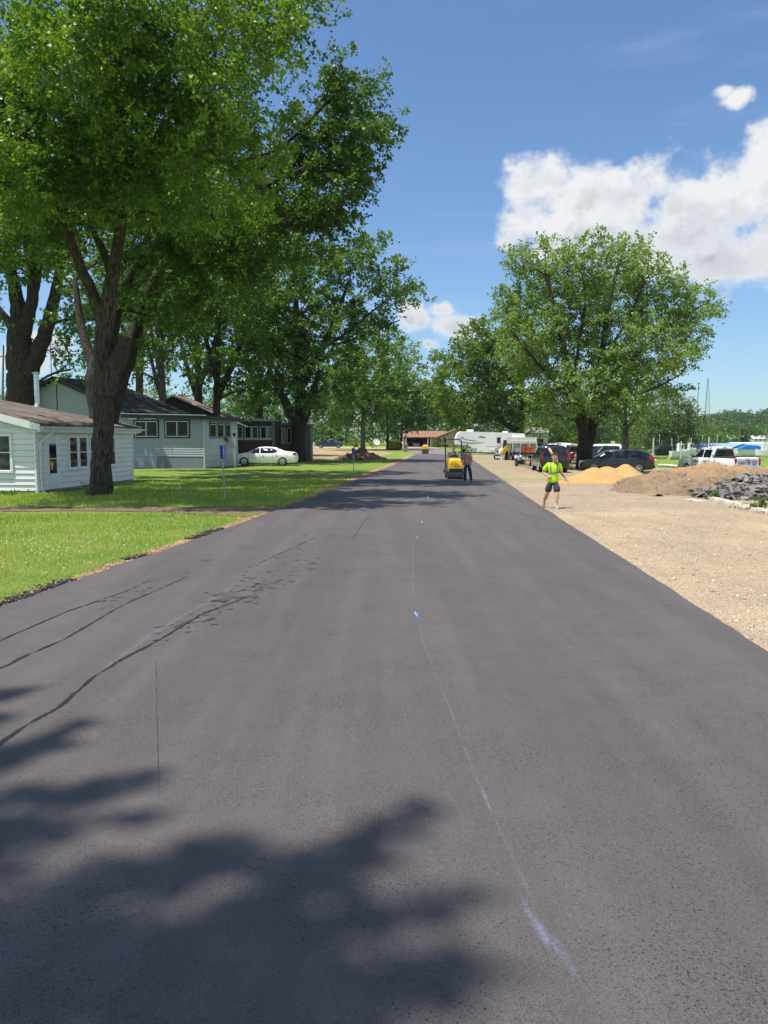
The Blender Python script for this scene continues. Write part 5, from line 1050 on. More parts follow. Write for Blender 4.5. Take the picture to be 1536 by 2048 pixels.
def crossover(label,loc,rz,pm):
    t=thing('crossover',label,'car',loc,rz)
    st=[(-2.42,.45,.75,.82,.78,.66),(-2.36,.30,.95,1.15,.86,.66),(-2.10,.26,1.02,1.36,.91,.66),(-1.55,.22,1.02,1.54,.93,.66),(-.6,.20,1.00,1.62,.935,.67),(.15,.20,.98,1.60,.935,.66),(.65,.20,.96,1.52,.935,.64),(1.42,.20,.95,1.06,.93,.80),(2.0,.24,.88,.97,.92,.78),(2.32,.26,.78,.86,.88,.72),(2.46,.32,.62,.66,.78,.62)]
    w_=[(1.48,.80),(1.48,-.80),(-1.42,.80),(-1.42,-.80)]; loft_body(st,w_,'body',pm,t,.35)
    for x,y in w_: wheel(t,x,y,.35)
    sidepane(t,st,[(1.10,1.02),(.28,1.02),(.28,1.47),(.55,1.44)],'side_window',CGL); sidepane(t,st,[(.20,1.02),(-.72,1.05),(-.76,1.50),(.20,1.49)],'side_window',CGL); sidepane(t,st,[(-.86,1.06),(-1.55,1.13),(-1.72,1.22),(-1.45,1.42),(-.88,1.49)],'side_window',CGL)
    screen(t,st,1.42,.65,.08,.96,.90,'windscreen',CGL); screen(t,st,-2.36,-2.10,.05,.95,.86,'rear_window',CGL)
    seams(t,st,[vec_line(.24,.30,1.0),vec_line(1.18,.32,.95),vec_line(-.80,.40,1.0,6,.03)]); mirror_handles(t,st,1.06,1.02,[(.03,.86),(-.98,.9)],pm)
    for s in (1,-1):
        lamp_box(t,'headlight',(2.26,s*.68,.76),(.34,.30,.16),LENS); mb=MB(); mb.add([(-2.10,s*.925,.98),(-2.06,s*.90,1.16),(-2.30,s*.85,1.17),(-2.44,s*.83,.90),(-2.20,s*.93,.88),(-2.47,s*.60,.92),(-2.40,s*.62,1.12)],[(0,1,2,3,4),(3,2,6,5)]); mb.build('tail_light',REDL,t)
        mb=MB(); mb.tube([(-1.5,s*.60,1.56),(-1.3,s*.60,1.64),(.2,s*.60,1.66),(.45,s*.60,1.59)],.018,6); mb.build('roof_rail',TRIMB,t)
    lamp_box(t,'plate',(-2.44,0,.80),(.02,.32,.16),PLATE); lamp_box(t,'bumper',(-2.42,0,.46),(.14,1.5,.20),TRIMB); return t
cc=Vector(((1231-CX)/F*53,53,0)); cc.z=gz(cc.x,cc.y); crossover('black crossover parked side-on behind the orange sand pile',cc,math.pi-R(12),BPAINT)
def suv(label,loc,rz,pm,rack=False,group=None,name='suv',Hs=1.0):
    t=thing(name,label,'suv',loc,rz,group)
    st=[(-2.52,.50,.98,1.06,.88,.74),(-2.46,.36,1.12,1.72,.96,.68),(-2.36,.34,1.16,1.84,.985,.70),(-1.2,.32,1.15,1.90,.99,.72),(.2,.32,1.14,1.88,.99,.71),(.72,.32,1.13,1.80,.985,.69),(1.30,.32,1.12,1.20,.98,.86),(2.2,.34,1.05,1.14,.97,.84),(2.50,.38,.95,1.05,.94,.80),(2.58,.42,.7,.76,.86,.74)]
    w_=[(1.58,.84),(1.58,-.84),(-1.45,.84),(-1.45,-.84)]; loft_body(st,w_,'body',pm,t,.40)
    for x,y in w_: wheel(t,x,y,.40,.26)
    sidepane(t,st,[(1.12,1.20),(.22,1.20),(.22,1.70),(.70,1.66)],'side_window',CGL); sidepane(t,st,[(.14,1.20),(-.90,1.20),(-.90,1.72),(.14,1.71)],'side_window',CGL); sidepane(t,st,[(-1.0,1.20),(-2.22,1.22),(-2.20,1.68),(-1.0,1.72)],'side_window',CGL)
    screen(t,st,1.30,.72,.08,.96,.92,'windscreen',CGL)
    mb=MB(); mb.add([(-2.53,-.78,1.18),(-2.53,.78,1.18),(-2.465,.66,1.74),(-2.465,-.66,1.74)],[(0,1,2,3)]); mb.build('rear_window',CGL,t)
    seams(t,st,[vec_line(.18,.42,1.15),vec_line(1.2,.45,1.1),vec_line(-.95,.50,1.15)]); mirror_handles(t,st,1.1,1.2,[(-.02,1.02),(-1.15,1.03)],pm)
    for s in (1,-1): lamp_box(t,'tail_light',(-2.50,s*.87,1.12),(.10,.14,.50),REDL); lamp_box(t,'headlight',(2.50,s*.74,.92),(.12,.30,.20),LENS)
    lamp_box(t,'plate',(-2.565,0,.86),(.03,.34,.17),PLATE); lamp_box(t,'bumper',(-2.50,0,.58),(.22,1.78,.20),TRIMB); lamp_box(t,'bumper',(2.54,0,.56),(.2,1.7,.22),TRIMB); lamp_box(t,'grille',(2.57,0,.9),(.06,1.1,.24),CHROME)
    if rack:
        for s in (1,-1): mb=MB(); mb.tube([(-1.8,s*.62,1.90),(-1.7,s*.62,1.97),(.3,s*.62,1.97),(.45,s*.62,1.89)],.02,6); mb.build('roof_rail',TRIMB,t)
    return t
sl_p=Vector(((1092-CX)/F*50.5,50.5,0)); sv=suv('black full-size suv with boards on its roof, parked facing away behind the lime-shirted worker',sl_p+Vector((.1,.3,0)),math.pi/2-R(3),BPAINT,True); sv.scale=(.93,.93,.92)
sv.location.x+=.15
bd=thing('roof_boards','brown weathered boards lying across the roof rails of the black suv','boards',sv.location+Vector((0,0,1.83)),sv.rotation_euler.z)
for i in range(5): mb=MB(); mb.box((-.3+random.uniform(-.1,.1),-.42+i*.2,.02+.012*(i%2)),(2.1,.17,.035),rz=random.uniform(-.03,.03)); mb.build('board',mat('old_boards',(.16,.11,.08),.9,var=.3,vs=5),bd)
def pickup(label,loc,rz,pm,group=None,rim=RIM,logos=False,cap=False,crew=True,name='pickup_truck'):
    t=thing(name,label,'pickup truck',loc,rz,group); xb=-.75 if crew else -.2
    st=[(xb,.42,1.16,1.86,.985,.66),(xb+.15,.40,1.16,1.90,.99,.69),(.2,.38,1.15,1.92,.99,.70),(.72,.38,1.14,1.84,.985,.68),(1.36,.38,1.13,1.24,.98,.86),(2.3,.40,1.10,1.20,.97,.84),(2.78,.42,1.0,1.10,.94,.78),(2.88,.48,.72,.78,.86,.70)]
    w_=[(1.85,.84),(1.85,-.84)]; loft_body(st,w_,'cab',pm,t,.41)
    for x,y in w_+[(-1.85,.84),(-1.85,-.84)]: wheel(t,x,y,.41,.27,rim)
    bx0=-2.92; 
    stb=[(bx0,.62,1.12,1.22,.965,.90),(bx0+.05,.46,1.16,1.27,.985,.93),(xb-.04,.46,1.16,1.27,.985,.93)]
    bed=loft_body(stb,[(-1.85,.84),(-1.85,-.84)],'bed',pm,t,.41); 
    mb=MB(); mb.box(((bx0+xb)/2,0,1.284),(abs(bx0-xb)-.30,1.62,.02)); mb.build('bed_liner',TRIMB,bed)
    for s in (1,-1): mb=MB(); mb.box(((bx0+xb)/2,s*.90,1.29),(abs(bx0-xb)-.05,.13,.05)); mb.build('bed_rail',TRIMB if not cap else pm,bed)
    mb=MB(); mb.box((bx0-.02,0,.90),(.05,1.62,.62)); tg=mb.build('tailgate',pm,t); mb=MB(); mb.box((bx0-.05,0,1.10),(.03,.26,.06)); mb.build('handle',TRIMB,tg)
    for s in (1,-1): lamp_box(t,'tail_light',(bx0-.0,s*.90,.98),(.10,.13,.44),REDL); lamp_box(t,'headlight',(2.74,s*.74,.92),(.20,.30,.22),LENS)
    lamp_box(t,'bumper',(bx0-.1,0,.58),(.20,1.86,.18),CHROME); lamp_box(t,'bumper',(2.86,0,.58),(.18,1.8,.24),CHROME); lamp_box(t,'grille',(2.85,0,.90),(.10,1.06,.30),CHROME)
    if crew: sidepane(t,st,[(1.10,1.21),(.26,1.21),(.26,1.73),(.72,1.70)],'side_window',CGL); sidepane(t,st,[(.18,1.21),(xb+.22,1.21),(xb+.25,1.72),(.18,1.74)],'side_window',CGL)
    else: sidepane(t,st,[(1.10,1.21),(.22,1.21),(.22,1.73),(.72,1.70)],'side_window',CGL); sidepane(t,st,[(.14,1.21),(-.08,1.21),(-.06,1.70),(.14,1.73)],'side_window',CGL)
    screen(t,st,1.36,.72,.08,.96,.90,'windscreen',CGL)
    mb=MB(); mb.add([(xb-.012,-.80,1.30),(xb-.012,.80,1.30),(xb-.012,.62,1.76),(xb-.012,-.62,1.76)],[(0,1,2,3)]); mb.build('rear_window',CGL,t); lamp_box(t,'brake_light',(xb+.02,0,1.86),(.08,.34,.06),mat('brake_housing',(.25,.2,.19),.4))
    seams(t,st,[vec_line(.22,.48,1.15),vec_line(1.2,.48,1.1)]); mirror_handles(t,st,1.1,1.2,[(.0,1.0),(1.0-1.5,1.0)] if crew else [(.35,1.0)],TRIMB)
    lamp_box(t,'plate',(bx0-.21,0,.6),(.02,.32,.16),PLATE); mb=MB(); mb.box((0,0,.45),(4.8,.9,.22)); mb.build('chassis',TRIMB,t)
    if logos:
        DB=mat('logo_blue',(.03,.06,.35),.5); DR=mat('logo_red',(.55,.04,.05),.5); LB_=mat('logo_pale',(.45,.52,.66),.5)
        def tm(s_,size,m,x,y,z,face,parent=t):
            if face=='rear': M=Matrix(((0,0,-1),(-1,0,0),(0,1,0))).to_4x4()
            else: M=Matrix(((-1,0,0),(0,0,1),(0,1,0))).to_4x4()
            M.translation=(x,y,z); return text_mesh('lettering',s_,size,m,parent,M,.003)
        mb=MB(); mb.box((bx0-.048,0,.90),(.006,1.5,.46)); mb.build('banner',mat('banner_pale',(.56,.60,.70),.5,var=.1),tg)
        xr=bx0-.056
        tm('H',.34,DB,xr,.62,.92,'rear',tg); tm('&',.26,DR,xr,.43,.92,'rear',tg); tm('H',.34,DB,xr,.24,.92,'rear',tg)
        for i,zz in enumerate((1.04,.92,.80)): tm(('Asphalt','Paving','H&H')[i],.15,(DR,DB,DB)[i],xr,-.48,zz,'rear',tg)
        mb=MB(); mb.cyl((xr,-.06,.92),(xr-.005,-.06,.92),.11,.11,16); mb.build('emblem',mat('emblem_dark',(.10,.07,.05),.5),tg); mb=MB(); mb.cyl((xr-.006,-.04,.90),(xr-.009,-.04,.90),.05,.05,12); mb.build('emblem_centre',mat('emblem_gold',(.45,.33,.14),.5),tg)
        yl=.985+.012
        tm('H',.34,DB,1.0,yl,.92,'side'); tm('&',.24,DR,.83,yl,.92,'side'); tm('H',.34,DB,.66,yl,.92,'side'); tm('H&H',.16,DR,.86,yl,.68,'side'); tm('H&H\nMARINA',.13,LB_,-.2,yl,.90,'side')
    return t
kx=(1432-CX)/F*52; kp=Vector((kx,52,0)); kp.z=gz(kp.x,kp.y)+.22
wp=pickup('white crew-cab pickup with blue and red lettering, parked behind the dirt pile',kp,math.pi/2+R(15),WPAINT,logos=True)
q=Vector(((660-CX)/F*168,168,0)); pickup('dark blue pickup truck parked side-on near the far trees left of the road',q,0,NAVY,crew=False)
q=Vector(((1212-CX)/F*74,74,0)); q.z=gz(q.x,q.y)+.12; pickup('older black pickup truck nosing out behind the black crossover',q,math.pi+R(8),BPAINT,crew=False,cap=True)
q=Vector(((1196-CX)/F*90,90,0)); q.z=gz(q.x,q.y)+.15; suv('white suv parked beyond the black pickup, right of the big maple trunk',q,math.pi-R(8),WPAINT)
q=Vector(((1137-CX)/F*86,86,0)); q.z=gz(q.x,q.y)+.15; pickup('white pickup truck in the parked row just left of the big maple trunk',q,math.pi/2+R(12),WPAINT)
q=Vector(((1152-CX)/F*80,80,0)); q.z=gz(q.x,q.y); pickup('maroon pickup truck half hidden by the left side of the big maple trunk',q,math.pi/2-R(8),MAROON)
q=Vector(((1112-CX)/F*98,98,0)); q.z=gz(q.x,q.y)+.25; suv('distant white van-like suv in the parked row behind the black suv',q,math.pi/2+R(20),WPAINT)
gs=sedan('pale sedan standing inside the open ranch garage',(r0.x+3.4,r0.y+3.4,0),-math.pi/2,SILV)
# ---------------- camping trailer ----------------
rv0=Vector(((911.5-CX)/F*102,102,0)); k=102/F; RVW=mat('trailer_white',(.86,.86,.84),.4,var=.04,spec=.4); TAUPE=mat('trailer_taupe',(.42,.40,.36),.6); SW=mat('swoosh_grey',(.16,.17,.20),.5)
rv=thing('camping_trailer','long white fifth-wheel camping trailer with dark swoosh stripes on the grass right of the ranch','camper',rv0,R(0))
X=lambda px:(px-911.5)*k; Z=lambda py:(910-py)*k
prof=[(X(912),Z(890)),(X(936),Z(891)),(X(939),Z(905)),(X(1046),Z(905.5)),(X(1046),Z(868)),(X(1020),Z(866.5)),(X(922),Z(863.5)),(X(915),Z(868)),(X(911.6),Z(877))]
mb=MB(); mb.prism(prof,'y',0,2.5); bo=mb.build('body',RVW,rv)
mb=MB(); mb.prism([(X(939.5),Z(904.8)),(X(953),Z(904.8)),(X(953),Z(897)),(X(939.5),Z(897))],'y',-.02,-.004); mb.prism([(X(989),Z(904.8)),(X(1046),Z(904.8)),(X(1046),Z(892)),(X(1000),Z(893)),(X(989),Z(898))],'y',-.02,-.004); mb.build('skirt',TAUPE,bo)
mb=MB(); mb.box((X(1000.3),-.03,Z(881)),(14.8*k,.05,11*k)); mb.build('window',CGL,rv); mb=MB(); mb.box((X(960),-.02,Z(900)),(6*k,.03,4*k)); mb.box((X(983),-.02,Z(900)),(7*k,.03,4*k)); mb.build('hatch',RVW,rv)
def swoosh(pts,w_):
    mb=MB(); n=len(pts); vs=[]
    for i,(px,py) in enumerate(pts):
        h=w_*k*math.sin(math.pi*(i+.35)/(n-.3))+.01; vs+=[(X(px),-.012,Z(py)-h/2),(X(px),-.012,Z(py)+h/2)]
    mb.add(vs,[(2*i,2*i+2,2*i+3,2*i+1) for i in range(n-1)]); mb.build('stripe',SW,rv)
swoosh([(914,882),(925,885),(940,887),(955,886.5),(968,885)],1.6); swoosh([(920,877),(932,880),(945,882),(955,882.5)],1.2); swoosh([(956,875),(962,874.5),(970,876)],3); swoosh([(919,877),(924,876),(928,876.3)],1.5); swoosh([(1008,877.5),(1014,876.5),(1022,876)],1.2)
mb=MB(); mb.prism([(X(972),Z(893.6)),(X(1046),Z(893.6)),(X(1046),Z(893.2)),(X(972),Z(893.2))],'y',-.012,-.004); mb.build('belt_line',SW,rv)
for px in (998,1012): wheel(rv,X(px),.02,.34,.24,rim=WM)
for px in (998,1012): wheel(rv,X(px),2.48,.34,.24,rim=WM)
mb=MB(); mb.box((X(941),.35,Z(907.5)),(.1,.1,.45)); mb.box((X(941),2.1,Z(907.5)),(.1,.1,.45)); mb.build('landing_leg',TRIMB,rv)
mb=MB(); mb.box((X(941),1.25,Z(861.8)),(.9,.9,.28),taper=.85); mb.build('roof_unit',WM,rv); mb=MB(); mb.box((X(1012),1.25,Z(865)),(.7,.7,.25),taper=.85); mb.build('roof_vent',WM,rv); mb=MB(); mb.box((X(992),1.25,Z(905.8)),(8,1.2,.16)); mb.build('chassis',TRIMB,rv)
# ---------------- white dump truck ----------------
tk0=Vector(((1046-CX)/F*76,76,0)); k=76/F; tk=thing('dump_truck','white high-sided truck seen from behind, with glassy rear panels and a black lower body','truck',tk0,0)
X=lambda px:(px-1046)*k; Z=lambda py:(920.5-py)*k
CREAM=mat('cream_panel',(.74,.70,.52),.5,var=.05); 
mb=MB(); mb.box((X(1046),3.0,Z(880.5)),(60*k,4.2,12*k)); mb.build('box_body',WM,tk); mb=MB(); mb.box((X(1048),.86,Z(884.5)),(52*k,.06,5*k)); mb.build('header',CREAM,tk)
mb=MB(); mb.box((X(1045),2.9,Z(871.5)),(18*k,2.0,7*k)); mb.build('top_box',WM,tk); mb=MB(); mb.tube([(X(1044),1.4,Z(874)),(X(1047),1.4,Z(868.3)),(X(1053),1.4,Z(868.3)),(X(1054),1.4,Z(876))],.05,6); mb.build('hoop',WM,tk)
for a,b in ((1029,1042),(1045,1060),(1062,1075)): mb=MB(); mb.box((X((a+b)/2),.92,Z(896)),((b-a)*k,.05,16*k)); mb.build('rear_panel',mat('dull_panel',(.42,.46,.45),.3,var=.2,vs=1.5),tk)
for a in (1027.5,1043.5,1061,1076): mb=MB(); mb.box((X(a),.88,Z(895)),(1.6*k,.12,20*k)); mb.build('post',WM,tk)
mb=MB(); mb.box((X(1050),2.6,Z(895)),(50*k,3.2,17*k)); mb.build('hold',mat('hold_grey',(.35,.37,.37),.6),tk)
mb=MB(); mb.box((X(1050),1.5,Z(908.5)),(54*k,3.0,7*k)); mb.build('tailgate',TRIMB,tk); mb=MB(); mb.box((X(1050),.0-.02,Z(909.8)),(54*k,.05,1.2*k)); mb.build('bumper_bar',ALU,tk)
mb=MB(); mb.prism([(X(1006),Z(920)),(X(1025),Z(920)),(X(1025),Z(876)),(X(1017),Z(876)),(X(1015),Z(895)),(X(1007),Z(900))],'y',1.2,3.6); mb.build('cab',WM,tk); mb=MB(); mb.box((X(1016.5),1.16,Z(884)),(2.2*k,.08,5*k)); mb.build('window',CGL,tk)
for px in (1015,1030,1064): mb=MB(); mb.cyl((X(px)-.14,1.1,.48),(X(px)+.14,1.1,.48),.48,.48,20); mb.cyl((X(px)-.16,1.1,.48),(X(px)+.16,1.1,.48),.2,.2,12,m=1); mb.build('wheel',[TYRE,RIM],tk)
mb=MB(); mb.tube([(X(1016),.8,Z(894)),(X(1003),.7,Z(910))],[.30,.26],4); mb.build('chute',mat('chute_yellow',(.70,.42,.03),.45,var=.2),tk); mb=MB(); mb.tube([(X(1012),.9,Z(880)),(X(1010.5),.9,Z(900))],[.16,.2],8); mb.build('exhaust',TRIMB,tk)
# orange sign leaning on the truck
ORG=mat('sign_orange',(.80,.10,.01),.5,var=.04); os_=thing('road_sign','folded orange road work sign hung on the back of the white truck','road sign',(tk0.x+X(1053),76.2-.55,Z(898)),0)
mb=MB(); mb.box((0,0,0),(26*k,.03,9.5*k)); pl=mb.build('panel',ORG,os_); M=Matrix(((1,0,0),(0,0,-1),(0,1,0))).to_4x4(); M.translation=(.1,-.02,0); text_mesh('lettering','ROAD WORK\nAHEAD',.17,TRIMB,pl,M,.002,sp=.85); mb=MB(); mb.box((0,.03,0),(26.6*k,.02,10*k)); mb.build('border',TRIMB,os_)
# ---------------- paving machine with trailer wheels ----------------
pv0=Vector(((1052-CX)/F*60,60,0)); k=60/F; pv=thing('line_machine','beige and grey wheeled machine with a rack, between the truck and black suv','machine',pv0,0)
X=lambda px:(px-1052)*k; Z=lambda py:(933-py)*k; BEI=mat('beige_paint',(.50,.42,.30),.5,var=.25,vs=4); GRM=mat('grey_metal',(.28,.28,.30),.5,.4,var=.2)
mb=MB(); mb.box((X(1056),.6,Z(921)),(20*k,.9,6*k)); mb.build('body',BEI,pv); mb=MB(); mb.box((X(1050),.6,Z(929)),(34*k,1.2,1.8*k)); mb.build('frame',GRM,pv); mb=MB(); mb.cyl((X(1041),.2,Z(918)),(X(1041),.9,Z(918)),.19,.19,14); mb.sphere((X(1041),.1,Z(914)),.13,8,6); mb.build('tank',WM,pv)
mb=MB(); mb.sphere((X(1033),.3,Z(915.5)),.16,10,8); mb.build('light_globe',WM,pv)
for px in (1033,1062): mb=MB(); mb.cyl((X(px)-.1,.2,.28),(X(px)+.1,.2,.28),.28,.28,16); mb.cyl((X(px)-.12,.2,.28),(X(px)+.12,.2,.28),.13,.13,10,m=1); mb.build('wheel',[TYRE,RIM],pv)
for a in (1044,1052): mb=MB(); mb.tube([(X(a),.3,Z(930)),(X(a),.3,Z(891))],.03,5); mb.build('rack_post',TRIMB,pv)
for z_ in (892,897,902,907,913): mb=MB(); mb.box((X(1048),.3,Z(z_)),(8.6*k,.05,1.1*k)); mb.build('rack_shelf',TRIMB,pv)
mb=MB(); mb.tube([(X(1042),.1,Z(903)),(X(1036),.0,Z(914))],.03,5); mb.build('hose',ALU,pv); mb=MB(); mb.tube([(X(1030),-.3,Z(925)),(X(1026),-.9,Z(938.5))],.028,5); mb.build('drawbar',ALU,pv)
mb=MB(); mb.box((X(1059),.1,Z(926.5)),(11*k,.1,1.6*k)); mb.build('step',WM,pv); mb=MB(); mb.box((X(1043),.15,Z(924)),(10*k,.7,7*k)); mb.build('engine',TRIMB,pv)
# low trailer left of the truck
lt0=Vector(((1000-CX)/F*78,78,0)); k=78/F; lt=thing('small_trailer','low grey equipment trailer with four small wheels left of the white truck','trailer',lt0,0); mb=MB(); mb.box((0,.8,.42),(18*k,1.4,.12)); mb.box((-.1,.8,.6),(12*k,1.0,.28),taper=.8); mb.build('deck',GRM,lt)
for x_ in (-8,-3,3,7): mb=MB(); mb.cyl((x_*k,.0,.26),(x_*k,.14,.26),.26,.26,14); mb.cyl((x_*k,-.02,.26),(x_*k,.1,.26),.13,.13,10,m=1); mb.build('wheel',[TYRE,WM],lt)
# red mower
rm=thing('riding_mower','small red riding mower parked beside the thick tree, left of the blue pickup','mower',Vector(((607-CX)/F*150,150,0)),0); mb=MB(); mb.box((.1,0,.55),(1.1,.7,.40),taper=.8); mb.build('hood',MAROON,rm); mb=MB(); mb.box((-.45,0,.85),(.45,.5,.1)); mb.box((-.65,0,1.05),(.1,.5,.45)); mb.build('seat',mat('mower_seat',(.45,.08,.06),.6),rm)
for x_,r_ in ((-.55,.34),(.55,.24)): 
    for y_ in (-.45,.45): mb=MB(); mb.cyl((x_,y_-.08,r_),(x_,y_+.08,r_),r_,r_,14); mb.build('wheel',TYRE,rm)
mb=MB(); mb.tube([(.0,0,.75),(-.15,0,1.15)],.03,6); mb.build('steering_column',TRIMB,rm)
# ---------------- rollers ----------------
YP=paint('roller_yellow',(.88,.50,.005),rough=.35); STEEL=mat('drum_steel',(.20,.185,.15),.42,.7,var=.25,vs=3); OLG=mat('frame_grey',(.075,.075,.08),.5,.2); ORW=mat('logo_orange',(.75,.13,.01),.5)
def roller(label,loc,rz,rops=True,s=1.0):
    t=thing('road_roller',label,'road roller',loc,rz)     # local: drum front towards -y
    for y in (-.62,.85):
        n=32; mb=MB(); vs=[];pr=[(-.42,.262),(-.41,.28),(.41,.28),(.42,.262)]
        for i in range(n):
            a=2*math.pi*i/n; vs+=[(q[0],y+q[1]*math.cos(a),.28+q[1]*math.sin(a)) for q in pr]
        mb.add(vs,[(i*4+j,i*4+j+1,((i+1)%n)*4+j+1,((i+1)%n)*4+j) for i in range(n) for j in range(3)]+[tuple(i*4 for i in range(n)),tuple(i*4+3 for i in range(n-1,-1,-1))]); mb.build('drum',STEEL,t,smooth=True)
        mb=MB(); mb.box((0,y-(.36 if y<0 else -.36),.44),(.90,.05,.10)); 
        for s_ in (1,-1): mb.box((s_*.46,y,.42),(.05,.76,.20)); 
        mb.build('yoke',OLG,t)
        mb=MB(); mb.box((0,y-(.33 if y<0 else -.33),.36),(.84,.02,.06)); mb.build('scraper',GRM,t)
    mb=MB(); mb.prism([(-.44,.50),(.44,.50),(.44,.58),(.16,.62),(-.16,.62),(-.44,.58)],'y',-.98,.6); mb.build('front_frame',OLG,t)
    # rounded hood
    mb=MB(); vs=[]; rows=[(-1.04,.84,.60),(-1.0,.96,.66),(-.92,1.0,.71),(-.6,1.0,.755),(-.2,1.0,.78),(.05,1.0,.79)]
    N_=16
    for (y,zsx,top) in rows:
        zt_=.60+.55*(top-.60+.3)/.49 if False else {-1.04:1.03,-1.0:1.09,-.92:1.12,-.6:1.145,-.2:1.16,.05:1.16}[y]; wd={-1.04:.335,-1.0:.355,-.92:.365,-.6:.37,-.2:.37,.05:.37}[y]
        P=[(-wd,.60),(-wd-.005,.85),(-wd*.97,zt_-.16),(-wd*.86,zt_-.06),(-wd*.66,zt_-.01),(0,zt_),(wd*.66,zt_-.01),(wd*.86,zt_-.06),(wd*.97,zt_-.16),(wd+.005,.85),(wd,.60)]
        vs+=[(x,y,z) for x,z in P]
    m_=11; mb.add(vs,[(i*m_+j,i*m_+j+1,(i+1)*m_+j+1,(i+1)*m_+j) for i in range(len(rows)-1) for j in range(m_-1)]+[tuple(range(m_)),tuple((len(rows)-1)*m_+j for j in range(m_-1,-1,-1))]+[(i*m_+10,i*m_,(i+1)*m_,(i+1)*m_+10) for i in range(len(rows)-1)]); hd=mb.build('hood',YP,t,smooth=True)
    M=Matrix(((1,0,0),(0,0,-1),(0,1,0))).to_4x4(); M.translation=(.03,-1.045,.76); text_mesh('logo','W',.22,ORW,hd,M,.004); M=M.copy(); M.translation=(.22,-1.042,.72); text_mesh('lettering','Wacker',.05,ORW,hd,M,.003)
    mb=MB(); mb.box((0,.55,.72),(.70,.9,.30)); mb.build('body',OLG,t); mb=MB(); mb.box((0,.95,.86),(.74,.5,.28)); mb.build('rear_cover',YP,t)
    mb=MB(); mb.box((0,.62,.94),(.44,.40,.10)); mb.box((0,.82,1.14),(.44,.08,.34)); mb.build('seat',TRIMB,t)
    mb=MB(); mb.prism([(-.24,1.10),(.24,1.10),(.20,1.26),(.13,1.31),(-.13,1.31),(-.20,1.26)],'y',-.08,.10); mb.build('console',TRIMB,t)
    mb=MB(); n=16; P=[(.20*math.cos(2*math.pi*i/n),.22+.10*math.sin(2*math.pi*i/n),1.30+.14*math.sin(2*math.pi*i/n)) for i in range(n+1)]; mb.tube(P,.018,6); mb.tube([(0,.1,1.2),(0,.22,1.30)],.02,6); mb.build('steering_wheel',TRIMB,t,smooth=True)
    if rops:
        mb=MB(); mb.tube([(-.43,.45,.55),(-.43,.45,1.98),(-.40,.45,2.07),(-.32,.45,2.13),(.32,.45,2.13),(.40,.45,2.07),(.43,.45,1.98),(.43,.45,.55)],.030,8); mb.build('rollover_bar',TRIMB,t,smooth=True)
        mb=MB(); mb.box((-.44,.36,1.78),(.28,.10,.12)); mb.build('work_light',TRIMB,t)
    for s_ in (1,-1): mb=MB(); mb.box((s_*.40,-1.0,.50),(.07,.05,.07)); mb.build('lamp',LENS,t)
    mb=MB(); mb.cyl((-.47,-.98,.55),(-.47,-1.04,.55),.035,.035,8); mb.build('reflector',mat('reflector_red',(.6,.03,.03),.3),t); return t
r1p=G(911,960); r1p.y+=.9; ro1=roller('yellow ride-on roller with a black rollover bar, being driven toward the camera',r1p,R(0))
r2p=G(851,908); ro2=roller('distant yellow roller without a rollover bar, at the far end of the new asphalt',r2p+Vector((0,.9,0)),R(0),False); ro2.scale=(1.02,1.02,1.1)
# ---------------- mounds ----------------
def vnoise(X,Y,sc,seed):
    rg_=np.random.default_rng(seed); g_=rg_.random((64,64)); x=(X*sc)%63; y=(Y*sc)%63; xi=x.astype(int); yi=y.astype(int); fx=x-xi; fy=y-yi; fx=fx*fx*(3-2*fx); fy=fy*fy*(3-2*fy); x2=(xi+1)%64; y2=(yi+1)%64
    return (g_[yi,xi]*(1-fx)+g_[yi,x2]*fx)*(1-fy)+(g_[y2,xi]*(1-fx)+g_[y2,x2]*fx)*fy
def mound(name,label,cat,cones,m,res=.07,rough=.05,floor=0.0,stretch=1,seed=3,sink=.05,slope_noise=.25):
    """cones: (x,y,h,rx,ry)"""
    x0=min(c[0]-c[3] for c in cones)-.4; x1=max(c[0]+c[3] for c in cones)+.4; y0=min(c[1]-c[4] for c in cones)-.4; y1=max(c[1]+c[4] for c in cones)+.4
    nx=int((x1-x0)/res); ny=int((y1-y0)/res); X,Y=np.meshgrid(np.linspace(x0,x1,nx),np.linspace(y0,y1,ny)); Z=np.full(X.shape,-1.0)
    W=(vnoise(X,Y,.8,seed)-.5)*slope_noise+(vnoise(X,Y,2.6,seed+1)-.5)*slope_noise*.5
    for cx,cy,h,rx_,ry_ in cones:
        d=np.sqrt(((X-cx)/rx_)**2+((Y-cy)/ry_)**2)*(1+W); k=12.0
        z=h*(1-d); z=np.where(d<.18,h*(1-.5*.18-d*d/(.36)),z); Z=np.log(np.exp(k*np.maximum(Z,-1))+np.exp(k*z))/k
    Z=Z+(vnoise(X,Y,5,seed+2)-.5)*rough+(vnoise(X,Y,13,seed+3)-.5)*rough*.6; Z=np.where(Z<-sink,-sink,Z); G0=gzv(X,Y)
    inside=Z>-sink+1e-4; idx=np.arange(X.size).reshape(X.shape); Q=np.stack([idx[:-1,:-1],idx[:-1,1:],idx[1:,1:],idx[1:,:-1]],-1).reshape(-1,4); Q=Q[inside.ravel()[Q].any(1)]; u_=np.unique(Q); mp=-np.ones(X.size,int); mp[u_]=np.arange(len(u_)); Q=mp[Q]
    bx=(x0+x1)/2; by=(y0+y1)/2; V=np.column_stack([X.ravel()[u_]-bx,Y.ravel()[u_]-by,(Z+G0).ravel()[u_]]); me=np_mesh(name,V,Q)
    me.polygons.foreach_set('use_smooth',np.ones(len(Q),bool)); o=link_mesh(name,me,m); o.location=(bx,by,0); tag(o,label,cat); return o,lambda x,y:0
